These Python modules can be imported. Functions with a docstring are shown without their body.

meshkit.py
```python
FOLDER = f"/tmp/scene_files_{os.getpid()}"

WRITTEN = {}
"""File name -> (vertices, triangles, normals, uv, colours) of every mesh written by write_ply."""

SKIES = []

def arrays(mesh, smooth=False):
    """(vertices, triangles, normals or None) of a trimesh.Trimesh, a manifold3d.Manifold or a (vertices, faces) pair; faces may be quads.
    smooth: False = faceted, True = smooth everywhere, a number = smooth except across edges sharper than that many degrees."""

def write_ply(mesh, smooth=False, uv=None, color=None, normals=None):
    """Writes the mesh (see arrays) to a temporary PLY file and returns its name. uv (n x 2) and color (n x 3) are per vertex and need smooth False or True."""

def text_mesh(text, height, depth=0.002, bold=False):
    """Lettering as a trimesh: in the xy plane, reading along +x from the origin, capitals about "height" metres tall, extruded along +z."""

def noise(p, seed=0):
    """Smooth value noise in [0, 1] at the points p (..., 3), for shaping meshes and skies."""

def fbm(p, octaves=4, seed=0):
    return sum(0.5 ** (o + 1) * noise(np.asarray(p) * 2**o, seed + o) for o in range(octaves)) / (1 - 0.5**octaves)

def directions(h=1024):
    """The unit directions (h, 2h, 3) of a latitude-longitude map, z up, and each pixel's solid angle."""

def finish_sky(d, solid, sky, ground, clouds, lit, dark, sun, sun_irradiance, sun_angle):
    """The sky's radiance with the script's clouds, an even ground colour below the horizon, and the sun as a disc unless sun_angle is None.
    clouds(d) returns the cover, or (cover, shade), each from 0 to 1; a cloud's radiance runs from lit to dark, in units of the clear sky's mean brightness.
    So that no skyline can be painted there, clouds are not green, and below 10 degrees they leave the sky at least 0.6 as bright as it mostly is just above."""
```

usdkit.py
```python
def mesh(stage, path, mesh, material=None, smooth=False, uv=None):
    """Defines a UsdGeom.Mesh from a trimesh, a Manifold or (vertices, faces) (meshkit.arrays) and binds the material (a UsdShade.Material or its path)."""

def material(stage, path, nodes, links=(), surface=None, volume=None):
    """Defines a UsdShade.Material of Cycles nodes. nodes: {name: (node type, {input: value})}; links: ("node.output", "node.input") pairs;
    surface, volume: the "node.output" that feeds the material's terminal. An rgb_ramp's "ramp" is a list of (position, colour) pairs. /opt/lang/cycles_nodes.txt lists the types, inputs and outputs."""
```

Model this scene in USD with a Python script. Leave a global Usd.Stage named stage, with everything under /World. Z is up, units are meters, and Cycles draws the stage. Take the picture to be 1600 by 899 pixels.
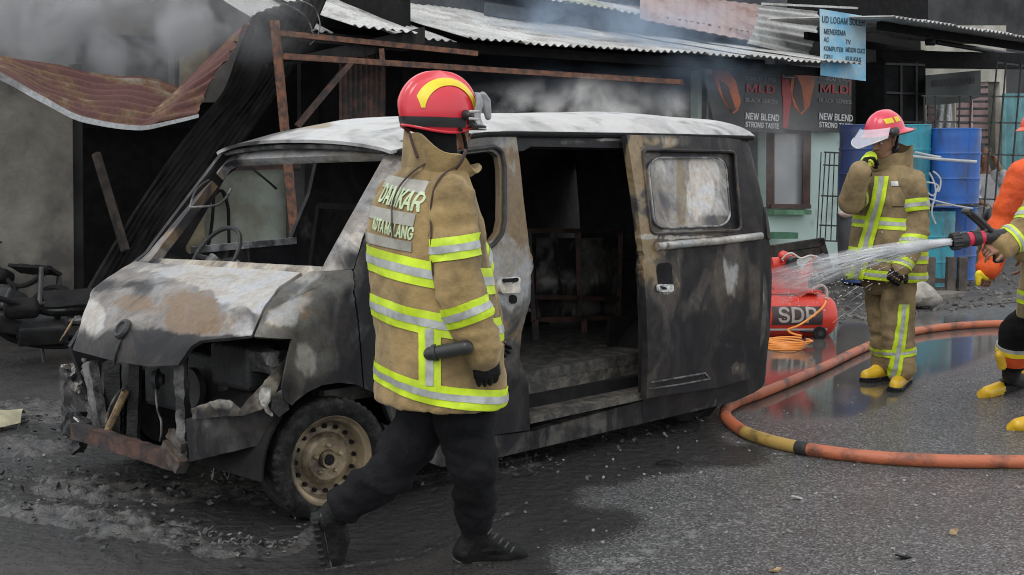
import math, random
import numpy as np, trimesh, manifold3d, shapely
from shapely.geometry import Polygon, LineString, Point
from scipy.interpolate import LinearNDInterpolator, NearestNDInterpolator, PchipInterpolator
from pxr import Usd, UsdGeom, UsdLux, UsdShade, Sdf, Gf, Vt
import usdkit, meshkit

stage = Usd.Stage.CreateInMemory()
UsdGeom.SetStageUpAxis(stage, 'Z'); UsdGeom.SetStageMetersPerUnit(stage, 1.0)
UsdGeom.Xform.Define(stage, '/World'); UsdGeom.Scope.Define(stage, '/World/Looks')
rng = np.random.default_rng(7); random.seed(7)

# ---------------------------------------------------------------- camera
CAM_H, PITCH, FPX = 1.5, math.radians(5.65), 2000.0
cam = UsdGeom.Camera.Define(stage, '/World/camera')
cam.CreateHorizontalApertureAttr(36.0); cam.CreateVerticalApertureAttr(36.0 * 899 / 1600)
cam.CreateFocalLengthAttr(36.0 * FPX / 1600); cam.CreateClippingRangeAttr(Gf.Vec2f(0.1, 500))
cam.AddTranslateOp().Set(Gf.Vec3d(0, 0, CAM_H)); cam.AddRotateXOp().Set(90 - math.degrees(PITCH))
cam.CreateExposureAttr(0.6)
# ---------------------------------------------------------------- sky and sun: overcast
SUN_EL, SUN_AZ = math.radians(52), math.radians(-150)       # behind the camera, to the left
dome = UsdLux.DomeLight.Define(stage, '/World/sky')
dome.GetPrim().SetCustomDataByKey('kind', 'structure')
skym = usdkit.material(stage, '/World/Looks/sky', {
    'sky': ('sky_texture', {'sky_type': 'single_scattering', 'sun_disc': False, 'sun_elevation': SUN_EL, 'sun_rotation': SUN_AZ, 'altitude': 100.0}),
    'co': ('texture_coordinate', {}),
    'n': ('noise_texture', {'scale': 2.2, 'detail': 6.0, 'roughness': 0.55}),
    'r': ('rgb_ramp', {'ramp': [(0.0, (6.2, 6.5, 6.9)), (0.45, (8.0, 8.2, 8.5)), (1.0, (10.5, 10.6, 10.7))]}),
    'm': ('mix_color', {'fac': 0.9, 'use_clamp': False}),
    'b': ('background_shader', {'strength': 0.1})},
    [('co.generated', 'n.vector'), ('n.fac', 'r.fac'), ('sky.color', 'm.a'), ('r.color', 'm.b'), ('m.result', 'b.color')], surface='b.background')
UsdShade.MaterialBindingAPI.Apply(dome.GetPrim()).Bind(skym)
sun = UsdLux.DistantLight.Define(stage, '/World/sun')
sun.CreateIntensityAttr(0.22); sun.CreateAngleAttr(25.0); sun.CreateNormalizeAttr(True); sun.CreateColorAttr(Gf.Vec3f(1, 0.97, 0.93))
sun.AddRotateZOp().Set(-math.degrees(SUN_AZ)); sun.AddRotateXOp().Set(-(90 - math.degrees(SUN_EL)))

# ---------------------------------------------------------------- pixels to points
EYE = np.array([0, 0, CAM_H]); CP, SP_ = math.cos(PITCH), math.sin(PITCH)
def ray(px, py):
    x, u = np.broadcast_arrays((np.asarray(px, float) - 800) / FPX, (449.5 - np.asarray(py, float)) / FPX)
    return np.stack([x, CP + u * SP_, -SP_ + u * CP], -1)
def project(P):
    d = np.asarray(P, float) - EYE
    fw, up = d[..., 1] * CP - d[..., 2] * SP_, d[..., 1] * SP_ + d[..., 2] * CP
    return np.stack([800 + FPX * d[..., 0] / fw, 449.5 - FPX * up / fw], -1)
def onplane(px, py, p0, n):
    r = ray(px, py); t = ((np.asarray(p0) - EYE) @ np.asarray(n)) / (r @ np.asarray(n))
    return EYE + r * np.asarray(t)[..., None]
def atY(px, py, Y): return onplane(px, py, np.asarray(Y, float)[..., None] * np.array([0, 1.0, 0]), (0, 1, 0))
def G(px, py, z=0.0): return onplane(px, py, (0, 0, z), (0, 0, 1))

# ---------------------------------------------------------------- prims
used = {}
def fresh(parent, name):
    k = used.get((parent, name), 0); used[(parent, name)] = k + 1
    return f'{parent}/{name}' + (f'_{k:03d}' if k else '')
def tag(prim, label=None, cat=None, group=None, kind=None):
    for k, v in (('label', label), ('category', cat), ('group', group), ('kind', kind)):
        if v: prim.SetCustomDataByKey(k, v)
    return prim
class Thing:
    def __init__(self, name, label, cat, base=(0, 0, 0), rz=0.0, group=None, kind=None):
        self.path = fresh('/World', name); x = UsdGeom.Xform.Define(stage, self.path)
        self.b, self.rz = np.array(base, float), rz
        x.AddTranslateOp().Set(Gf.Vec3d(*map(float, base)))
        if rz: x.AddRotateZOp().Set(math.degrees(rz))
        tag(x.GetPrim(), label, cat, group, kind)
    def local(self, v):
        c, s = math.cos(-self.rz), math.sin(-self.rz); d = np.asarray(v, float) - self.b
        return np.stack([d[..., 0] * c - d[..., 1] * s, d[..., 0] * s + d[..., 1] * c, d[..., 2]], -1)
    def world(self, v):
        c, s = math.cos(self.rz), math.sin(self.rz); d = np.asarray(v, float)
        return np.stack([d[..., 0] * c - d[..., 1] * s, d[..., 0] * s + d[..., 1] * c, d[..., 2]], -1) + self.b
def emit(path, mesh, mat, smooth, wear=None, thing=None, world=True):
    v, f, n = meshkit.arrays(mesh, smooth)
    c = wear(v) if wear else None
    if thing is not None and world:
        v = thing.local(v)
        if n is not None: t2 = Thing.local.__get__(type('o', (), {'b': np.zeros(3), 'rz': thing.rz})()); n = t2(n)
    m = UsdGeom.Mesh.Define(stage, path)
    m.CreatePointsAttr(Vt.Vec3fArray.FromNumpy(v.astype(np.float32)))
    m.CreateFaceVertexCountsAttr(Vt.IntArray.FromNumpy(np.full(len(f), 3, np.int32)))
    m.CreateFaceVertexIndicesAttr(Vt.IntArray.FromNumpy(f.astype(np.int32).ravel()))
    m.CreateSubdivisionSchemeAttr('none')
    if n is not None:
        m.CreateNormalsAttr(Vt.Vec3fArray.FromNumpy(n.astype(np.float32))); m.SetNormalsInterpolation('vertex')
    if c is not None:
        UsdGeom.PrimvarsAPI(m).CreatePrimvar('wear', Sdf.ValueTypeNames.Color3fArray, 'vertex').Set(Vt.Vec3fArray.FromNumpy(c.astype(np.float32)))
    UsdShade.MaterialBindingAPI.Apply(m.GetPrim()).Bind(mat)
    return m.GetPrim()
def part(thing, name, mesh, mat, smooth=30, parent=None, label=None, wear=None, world=True, kind=None):
    """One Mesh under thing (or under its part `parent`, a path)."""
    p = emit(fresh(parent or thing.path, name), mesh, mat, smooth, wear, thing, world)
    tag(p, label, None, None, kind); return str(p.GetPath())
def single(name, mesh, mat, label, cat=None, group=None, kind=None, smooth=30, wear=None):
    p = emit(fresh('/World', name), mesh, mat, smooth, wear)
    tag(p, label, cat, group, kind); return str(p.GetPath())

# ---------------------------------------------------------------- meshes
MF = manifold3d.Manifold
cat = trimesh.util.concatenate
def tm(m):
    if hasattr(m, 'to_mesh'):
        k = m.to_mesh(); return trimesh.Trimesh(np.array(k.vert_properties[:, :3], float), np.array(k.tri_verts), process=False)
    return m
ICO = {k: trimesh.creation.icosphere(subdivisions=k).vertices for k in (1, 2, 3)}
def ball(c, r, k=1, R=None):
    v = ICO[k] * np.asarray(r, float)
    if R is not None: v = v @ np.asarray(R).T
    return v + np.asarray(c, float)
def hull(*pts): return MF.hull_points(np.vstack(pts))
def chain(*jr, k=1):
    """hulls of the spheres at consecutive (point, radius) joints"""
    b = [ball(p, r, k) for p, r in jr]
    return [hull(b[i], b[i + 1]) for i in range(len(b) - 1)]
def union(ms): return MF.batch_boolean(list(ms), manifold3d.OpType.Add)
def skin(ms, edge=0.02, it=10, noise=0.0, scale=8.0, seed=0):
    m = union(ms) if isinstance(ms, (list, tuple)) else ms
    t = tm(m.refine_to_length(edge)); t.merge_vertices(digits_vertex=6)
    t.update_faces(t.nondegenerate_faces()); t.remove_unreferenced_vertices()
    if it: trimesh.smoothing.filter_taubin(t, lamb=0.5, nu=0.53, iterations=it)
    if noise:
        n = t.vertex_normals; t.vertices = t.vertices + n * ((meshkit.fbm(t.vertices * scale, 3, seed) - 0.5) * 2 * noise)[:, None]
    return t
def box(c, size, R=None, bevel=0.0):
    if bevel:
        s = np.array(size) / 2 - bevel; k = np.array(np.meshgrid(*[(-1, 1)] * 3)).reshape(3, -1).T * s
        m = tm(hull(*[ball(q, bevel) for q in k]))
    else: m = trimesh.creation.box(size)
    if R is not None: m.vertices = m.vertices @ np.asarray(R).T
    m.vertices = m.vertices + np.asarray(c); return m
def bar(a, b, w, h=None, up=(0, 0, 1)):
    """a box beam from a to b"""
    a, b = np.asarray(a, float), np.asarray(b, float); d = b - a; L = np.linalg.norm(d); x = d / L
    up = np.asarray(up, float)
    if abs(x @ up) > 0.98: up = np.array([0, 1.0, 0])
    y = np.cross(up, x); y /= np.linalg.norm(y); z = np.cross(x, y)
    return box((a + b) / 2, (L, w, h or w), np.stack([x, y, z], 1))
def tube(pts, r, sides=10, closed=False):
    p = np.asarray(pts, float); t = (np.roll(p, -1, 0) - np.roll(p, 1, 0)) if closed else np.gradient(p, axis=0)
    t /= np.linalg.norm(t, axis=1, keepdims=True) + 1e-12
    a = np.cross(t[0], [0, 0, 1.0] if abs(t[0, 2]) < .9 else [1.0, 0, 0]); A = []
    for k in range(len(p)):
        a = a - t[k] * (a @ t[k]); a /= np.linalg.norm(a) + 1e-12; A.append(a.copy())
    A = np.array(A); B = np.cross(t, A); ang = np.arange(sides) * 2 * np.pi / sides
    rr = np.broadcast_to(r, (len(p),))[:, None, None]
    v = (p[:, None] + rr * (np.cos(ang)[None, :, None] * A[:, None] + np.sin(ang)[None, :, None] * B[:, None])).reshape(-1, 3)
    f = []; n = len(p)
    for i in range(n if closed else n - 1):
        for j in range(sides):
            q = [i * sides + j, i * sides + (j + 1) % sides, ((i + 1) % n) * sides + (j + 1) % sides, ((i + 1) % n) * sides + j]
            f += [[q[0], q[1], q[2]], [q[0], q[2], q[3]]]
    if not closed:
        v = np.vstack([v, p[0], p[-1]])
        for j in range(sides):
            f += [[n * sides, (j + 1) % sides, j], [n * sides + 1, (n - 1) * sides + j, (n - 1) * sides + (j + 1) % sides]]
    return trimesh.Trimesh(v, np.array(f), process=False)
def spline(pts, n=60):
    p = np.asarray(pts, float); s = np.r_[0, np.cumsum(np.linalg.norm(np.diff(p, axis=0), axis=1))]
    return np.stack([PchipInterpolator(s, p[:, k])(np.linspace(0, s[-1], n)) for k in range(p.shape[1])], 1)
def lathe(prof, n=48, axis='y', c=(0, 0, 0)):
    """prof: (radius, along) pairs, closed profile; around the given axis"""
    P = np.asarray(prof, float); ang = np.arange(n) * 2 * np.pi / n; m = len(P)
    X, Z = P[:, 0][None] * np.cos(ang)[:, None], P[:, 0][None] * np.sin(ang)[:, None]; Yv = np.broadcast_to(P[:, 1], X.shape)
    v = {'y': np.stack([X, Yv, Z], -1), 'z': np.stack([X, Z, Yv], -1), 'x': np.stack([Yv, X, Z], -1)}[axis].reshape(-1, 3) + np.asarray(c)
    i, j = np.meshgrid(np.arange(n), np.arange(m), indexing='ij'); i2, j2 = (i + 1) % n, (j + 1) % m
    q = np.stack([i * m + j, i2 * m + j, i2 * m + j2, i * m + j2], -1).reshape(-1, 4)
    t = trimesh.Trimesh(v, np.vstack([q[:, [0, 1, 2]], q[:, [0, 2, 3]]]), process=False)
    t.update_faces(t.nondegenerate_faces()); trimesh.repair.fix_normals(t); return t
def sheet(fn, nu, nv, thick=0.0):
    """grid surface fn(u, v) -> points for u, v in 0..1; two-sided with thickness"""
    u, v = np.meshgrid(np.linspace(0, 1, nu), np.linspace(0, 1, nv), indexing='ij'); P = fn(u, v).reshape(-1, 3)
    i, j = np.meshgrid(np.arange(nu - 1), np.arange(nv - 1), indexing='ij')
    q = np.stack([i * nv + j, (i + 1) * nv + j, (i + 1) * nv + j + 1, i * nv + j + 1], -1).reshape(-1, 4)
    f = np.vstack([q[:, [0, 1, 2]], q[:, [0, 2, 3]]]); t = trimesh.Trimesh(P, f, process=False)
    if not thick: return t
    n = t.vertex_normals; N = len(P)
    idx = np.arange(N).reshape(nu, nv); rim = np.r_[idx[:, 0], idx[-1, 1:], idx[-2::-1, -1], idx[0, -2:0:-1]]; r2 = np.roll(rim, -1)
    side = np.vstack([np.stack([rim, r2, r2 + N], 1), np.stack([rim, r2 + N, rim + N], 1)])
    return trimesh.Trimesh(np.vstack([P, P - n * thick]), np.vstack([f, f[:, ::-1] + N, side[:, ::-1]]), process=False)
def flat(poly, o, x, y, depth=0.003, edge=None):
    """a shapely polygon in the plane (o; x, y), thickened along x cross y"""
    x, y = np.asarray(x, float), np.asarray(y, float); z = np.cross(x, y); z /= np.linalg.norm(z)
    gs = [g for g in (poly.geoms if hasattr(poly, 'geoms') else [poly]) if g.area > 1e-9]
    out = []
    for g in gs:
        m = trimesh.creation.extrude_polygon(g, depth, engine='earcut')
        if edge: m = tm(MF(manifold3d.Mesh(np.asarray(m.vertices, np.float32), np.asarray(m.faces, np.uint32))).refine_to_length(edge))
        out.append(m)
    m = cat(out); v = m.vertices
    m.vertices = np.asarray(o) + v[:, :1] * x + v[:, 1:2] * y + v[:, 2:] * z; return m
def lettering(text, o, x, y, height, width=None, depth=0.003, bold=True):
    m = meshkit.text_mesh(text, height, depth, bold=bold); v = m.vertices.copy()
    w = v[:, 0].max() - v[:, 0].min()
    if width: v[:, 0] *= width / w
    x, y = np.asarray(x, float), np.asarray(y, float); z = np.cross(x, y)
    m.vertices = np.asarray(o) + v[:, :1] * x + v[:, 1:2] * y + v[:, 2:] * z; return m
def ngon(pts, bulge=None): return Polygon(pts).buffer(0)
def blobpoly(c, rx, ry, seed, n=40, rough=.35):
    a = np.linspace(0, 2 * np.pi, n, endpoint=False); k = 1 + rough * (meshkit.fbm(np.stack([np.cos(a) * 1.7, np.sin(a) * 1.7, 0 * a + seed * 3.1], -1), 3, seed) - .5) * 2
    return Polygon(np.stack([c[0] + rx * k * np.cos(a), c[1] + ry * k * np.sin(a)], 1)).buffer(0)

# ---------------------------------------------------------------- materials
mats = {}
def mat(name, col, rough=0.6, var=0.25, scale=6.0, bump=0.0, bscale=60.0, metal=0.0, col2=None, fac=(0.4, 0.62), spec=0.5, coat=0.0, trans=0.0, detail=6.0, rvar=0.0, stretch=None, obj=False, sheen=0.0):
    """principled with a noise-mixed colour: col to col2 (or darker col) and optional fine bump"""
    c1 = np.array(col, float); c2 = np.array(col2, float) if col2 is not None else c1 * (1 - var)
    N = {'g': ('texture_coordinate', {}) if obj else ('geometry', {}), 'mp': ('mapping', {'mapping_type': 'point', 'scale': stretch or (1, 1, 1)}),
         'n': ('noise_texture', {'scale': scale, 'detail': detail, 'roughness': 0.62}),
         'r': ('rgb_ramp', {'ramp': [(0, c2), (fac[0], c2), (fac[1], c1), (1, c1)]}),
         'p': ('principled_bsdf', {'roughness': rough, 'metallic': metal, 'specular_ior_level': spec, 'coat_weight': coat, 'sheen_weight': sheen})}
    L = [('g.object' if obj else 'g.position', 'mp.vector'), ('mp.vector', 'n.vector'), ('n.fac', 'r.fac'), ('r.color', 'p.base_color')]
    if rvar:
        N['rr'] = ('map_range', {'from_min': 0.35, 'from_max': 0.65, 'to_min': max(.02, rough - rvar), 'to_max': rough + rvar, 'clamp': True})
        L += [('n.fac', 'rr.value'), ('rr.result', 'p.roughness')]
    if bump:
        N['bn'] = ('noise_texture', {'scale': bscale, 'detail': 4.0, 'roughness': 0.6}); N['b'] = ('bump', {'strength': bump, 'distance': 0.01})
        L += [('mp.vector', 'bn.vector'), ('bn.fac', 'b.height'), ('b.normal', 'p.normal')]
    s = 'p.BSDF'
    if trans:
        N['t'] = ('transparent_bsdf', {}); N['x'] = ('mix_closure', {'fac': trans}); L += [('p.BSDF', 'x.closure1'), ('t.BSDF', 'x.closure2')]; s = 'x.closure'
    mats[name] = usdkit.material(stage, '/World/Looks/' + name, N, L, surface=s); return mats[name]
def burnt(name, paint=(.5, .5, .5), tan=(.23, .16, .09), ash=(.55, .56, .57), soot=(.012, .012, .013), rough=.42, metal=.15, k=.55, sc=5.0, tint=.8, streak=.55, fine=.3):
    """scorched sheet metal: wear.r soot, wear.g tan rust, wear.b pale ash, each edge broken up by noise"""
    N = {'a': ('attribute', {'attribute': 'wear'}), 's': ('separate_color', {}), 'g': ('geometry', {}), 'mp': ('mapping', {'mapping_type': 'point', 'scale': (1.0, 1.0, streak)}),
         'n1': ('noise_texture', {'scale': sc * 1.5, 'detail': 8.0, 'roughness': .56, 'distortion': .7}), 'n2': ('noise_texture', {'scale': sc * 2.3, 'detail': 8.0, 'roughness': .55, 'distortion': .9}),
         'n3': ('noise_texture', {'scale': 38.0, 'detail': 6.0, 'roughness': .7}), 'n4': ('noise_texture', {'scale': sc * .9, 'detail': 7.0, 'roughness': .6, 'distortion': 1.5}),
         'tone': ('rgb_ramp', {'ramp': [(.28, tuple(np.array(paint) * .35)), (.45, tuple(np.array(paint) * .8)), (.55, paint), (.72, tuple(np.minimum(np.array(paint) * 1.45, .8)))]}),
         'tint': ('rgb_ramp', {'ramp': [(.38, (1., 1., 1.)), (.5, (1.02, .93, .80)), (.6, (.80, .66, .50)), (.68, (1., .98, .95))]}), 'mn': ('mix_color', {'blend_type': 'multiply', 'fac': tint}),
         'so': ('rgb_ramp', {'ramp': [(.3, soot), (.5, tuple(np.array(soot) * 1.6)), (.6, tuple(np.array(soot) * np.array([2.9, 2.6, 2.3]))), (.72, tuple(np.array(soot) * 1.3))]}),
         'fine': ('map_range', {'from_min': .3, 'from_max': .7, 'to_min': 1 - fine, 'to_max': 1 + fine * .4, 'clamp': True}),
         'mt': ('mix_color', {'blend_type': 'mix'}), 'ma': ('mix_color', {}), 'ms': ('mix_color', {}), 'mf': ('mix_color', {'blend_type': 'multiply', 'fac': 1.0}),
         'p': ('principled_bsdf', {'metallic': metal}), 'rr': ('map_range', {'from_min': 0, 'from_max': 1, 'to_min': rough, 'to_max': .46, 'clamp': True}), 'sp': ('map_range', {'from_min': 0, 'from_max': 1, 'to_min': .45, 'to_max': .14, 'clamp': True}), 'me': ('map_range', {'from_min': 0, 'from_max': 1, 'to_min': metal, 'to_max': 0., 'clamp': True}),
         'b': ('bump', {'strength': .35, 'distance': .006})}
    N['mt'][1]['b'] = tan; N['ma'][1]['b'] = ash; k = k * 1.35
    L = [('a.color', 's.color'), ('g.position', 'mp.vector'), ('mp.vector', 'n1.vector'), ('g.position', 'n2.vector'), ('g.position', 'n3.vector'), ('g.position', 'n4.vector'), ('n2.fac', 'tone.fac'), ('n3.fac', 'fine.value'), ('n4.fac', 'tint.fac'), ('n4.fac', 'so.fac'), ('so.color', 'ms.b')]
    for ch, nz, key, wdt in (('r', 'n1', 'fs', .16), ('g', 'n2', 'ft', .12), ('b', 'n1', 'fa', .1)):
        N[key + 'o'] = ('math', {'math_type': 'multiply_add', 'value2': k * 2, 'value3': -k})      # (n*2k - k)
        N[key + 'p'] = ('math', {'math_type': 'add'})
        N[key] = ('map_range', {'range_type': 'smoothstep', 'from_min': .5 - wdt, 'from_max': .5 + wdt, 'to_min': 0., 'to_max': 1., 'clamp': True})
        L += [(nz + '.fac', key + 'o.value1'), (key + 'o.value', key + 'p.value1'), ('s.' + ch, key + 'p.value2'), (key + 'p.value', key + '.value')]
    L += [('tone.color', 'mt.a'), ('ft.result', 'mt.fac'), ('mt.result', 'ma.a'), ('fa.result', 'ma.fac'), ('ma.result', 'mn.a'), ('tint.color', 'mn.b'), ('mn.result', 'mf.a'), ('fs.result', 'sp.value'), ('sp.result', 'p.specular_ior_level'), ('fs.result', 'me.value'), ('me.result', 'p.metallic'), ('fine.result', 'mf.b'), ('mf.result', 'ms.a'), ('fs.result', 'ms.fac'),
          ('ms.result', 'p.base_color'), ('fs.result', 'rr.value'), ('rr.result', 'p.roughness'), ('n3.fac', 'b.height'), ('b.normal', 'p.normal')]
    mats[name] = usdkit.material(stage, '/World/Looks/' + name, N, L, surface='p.BSDF'); return mats[name]
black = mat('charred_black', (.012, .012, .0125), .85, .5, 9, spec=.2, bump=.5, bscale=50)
soot_steel = mat('sooty_steel', (.035, .035, .035), .5, metal=.3, col2=(.015, .015, .016), scale=10, bump=.4, bscale=70)
ashy = mat('ashy_steel', (.16, .155, .15), .6, col2=(.02, .02, .02), scale=9, bump=.5, bscale=60, fac=(.45, .6))
rust = mat('rusty_steel', (.20, .085, .045), .75, col2=(.045, .03, .026), scale=14, bump=.4, bscale=90, fac=(.38, .62))
rust_dark = mat('dark_rusty_steel', (.085, .04, .028), .7, col2=(.02, .016, .015), scale=9, bump=.4, bscale=70, fac=(.42, .62))
tan_mat = mat('scorched_tan', (.36, .25, .13), .6, col2=(.12, .08, .045), scale=18, bump=.3)
rubber = mat('black_rubber', (.014, .014, .0145), .6, .4, 20, spec=.25, bump=.2, bscale=120)
# ================================================================ the burnt van
YAW = math.radians(46.0); VB = (-0.69, 5.35, 0.0); W = 1.65
van = Thing('van', 'burnt-out white minivan with sliding door open and no glass left in its windscreen', 'van', VB, YAW)
VL, VW = np.array([math.cos(YAW), math.sin(YAW), 0]), np.array([-math.sin(YAW), math.cos(YAW), 0])
def V(s, t, z): return van.world(np.stack(np.broadcast_arrays(np.asarray(s, float), np.asarray(t, float), np.asarray(z, float)), -1))
def VT(px, py, t): return onplane(px, py, V(0, t, 0), VW)
def VS(px, py, s): return onplane(px, py, V(s, 0, 0), VL)
_sf = PchipInterpolator([.05, .4, .6, .72, .85, .95, 1.0, 1.03, 1.1, 1.55, 1.75], [-.55, -.58, -.585, -.565, -.46, -.30, -.17, -.12, -.05, .38, .58])
_ts = PchipInterpolator([.05, .3, .5, .75, 1.0, 1.3, 1.65, 1.75], [.035, .02, .0, -.005, .012, .06, .135, .16])
_cr = PchipInterpolator([.05, .6, .9, 1.05, 1.6, 1.75], [.26, .28, .26, .17, .15, .15])
def surf(a, z, off=0.0):
    a, z = np.broadcast_arrays(np.asarray(a, float), np.asarray(z, float))
    sf, ts, r = _sf(z), _ts(z), _cr(z); A = W / 2 - ts - r; C = r * np.pi / 2
    bul = lambda t: .08 * ((t - W / 2) / (W / 2)) ** 2
    t = np.clip(ts + r - a, ts + r, W - ts - r); s = sf + bul(t)
    th = np.clip(a / r, 0, np.pi / 2); s = s + r * (1 - np.cos(th)); t = t - r * np.sin(th)
    s = s + np.maximum(a - C, 0)
    th2 = np.clip((-2 * A - a) / r, 0, np.pi / 2); s = s + r * (1 - np.cos(th2)); t = t + r * np.sin(th2)
    rear = 3.33 - .10 * np.clip((z - .9) / .8, 0, 1) ** 1.5
    over = np.maximum(s - (rear - .12), 0)                                # the rear corner rounds off
    th3 = np.clip(over / .12, 0, 1.5); s = s - over + .12 * np.sin(th3); t = t + .12 * (1 - np.cos(th3)) + np.maximum(over - .18, 0)
    P = np.stack([s, t, z], -1)
    if np.ndim(off) or off:
        e = 1e-3; n = np.cross(surf(a + e, z) - surf(a - e, z), surf(a, z + e) - surf(a, z - e)); n /= np.linalg.norm(n, axis=-1, keepdims=True)
        P = P + n * np.asarray(off)[..., None] if np.ndim(off) else P + n * off
    return P
_inv = {}
def inverse(off):
    if off not in _inv:
        a, z = np.meshgrid(np.r_[np.linspace(-1.5, .5, 90), np.linspace(.52, 4.1, 130)], np.linspace(.08, 1.72, 90), indexing='ij')
        P = van.world(surf(a, z, off)); e = 1e-3
        n = np.cross(surf(a + e, z) - surf(a - e, z), surf(a, z + e) - surf(a, z - e)); n /= np.linalg.norm(n, axis=-1, keepdims=True)
        view = van.local(EYE) - van.local(P); view /= np.linalg.norm(view, axis=-1, keepdims=True)
        ok = (n * view).sum(-1) > .03; q = project(P)[ok]; az = np.stack([a[ok], z[ok]], 1)
        _inv[off] = (LinearNDInterpolator(q, az), NearestNDInterpolator(q, az))
    return _inv[off]
def px2az(pts, off=0.0):
    pts = np.asarray(pts, float); L = LineString(pts).segmentize(18.0); q = np.asarray(L.coords)
    lin, near = inverse(off); r = lin(q); bad = np.isnan(r).any(1); r[bad] = near(q[bad]); return r
def rounded(x0, y0, x1, y1, x2, y2, x3, y3, r, n=6):
    """a quadrilateral of pixels with round corners"""
    p = Polygon([(x0, y0), (x1, y1), (x2, y2), (x3, y3)]); return np.asarray(p.buffer(-r).buffer(r, quad_segs=n).exterior.coords)
def patch(outer, holes=(), off=0.0, thick=.014, edge=.035, smoothpx=0, dent=0.0, seed=0):
    o = np.asarray(outer, float)
    if smoothpx: o = np.asarray(Polygon(o).buffer(-smoothpx).buffer(2 * smoothpx).buffer(-smoothpx).exterior.coords)
    pol = Polygon(px2az(np.vstack([o, o[:1]]), off)).buffer(0)
    for h in holes:
        h = np.asarray(h, float); pol = pol.difference(Polygon(px2az(np.vstack([h, h[:1]]), off)).buffer(0))
    ms = []
    for g in (pol.geoms if hasattr(pol, 'geoms') else [pol]):
        if g.area < 1e-4: continue
        m = trimesh.creation.extrude_polygon(g.simplify(.0015), thick, engine='earcut')
        ms.append(tm(MF(manifold3d.Mesh(np.asarray(m.vertices, np.float32), np.asarray(m.faces, np.uint32))).refine_to_length(edge)))
    m = cat(ms); v = m.vertices; d = off - thick + v[:, 2]
    if dent: d = d + dent * (meshkit.fbm(np.stack([v[:, 0] * 4, v[:, 1] * 4, 0 * v[:, 0] + seed], -1), 3, seed) - .5) * 2
    m.vertices = van.world(surf(v[:, 0], v[:, 1], d)); return m
def stains(base, *spots):
    """spots: (px, py, rx, ry, soot, tan, ash); gaussian marks added to the base levels"""
    def f(v):
        q = project(v); c = np.tile(np.array(base, float), (len(v), 1))
        for px, py, rx, ry, *d in spots:
            w = np.exp(-(np.abs((q[:, 0] - px) / rx) ** 2.6 + np.abs((q[:, 1] - py) / ry) ** 2.6)); c += w[:, None] * np.array(d)
        return np.clip(c, -.6, 1.6)
    return f
hood_m = burnt('scorched_white_paint', paint=(.22, .22, .225), tan=(.17, .12, .075), ash=(.40, .41, .42), soot=(.016, .016, .017), metal=.35, rough=.36, k=.5, sc=3.2, streak=.9)
side_m = burnt('scorched_grey_paint', paint=(.085, .088, .088), tan=(.16, .12, .072), ash=(.26, .27, .275), soot=(.011, .011, .012), metal=.3, rough=.38, k=.55, sc=3.6)
roof_m = burnt('ash_covered_roof', paint=(.37, .375, .375), tan=(.26, .22, .15), ash=(.46, .465, .465), soot=(.025, .024, .024), rough=.55, metal=.05, k=.45, sc=2.2, tint=.25, streak=.9, fine=.12)
door_m = burnt('scorched_door_paint', paint=(.065, .06, .056), tan=(.21, .165, .10), ash=(.33, .335, .33), soot=(.010, .010, .011), metal=.3, rough=.32, k=.5, sc=3.4)

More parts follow.
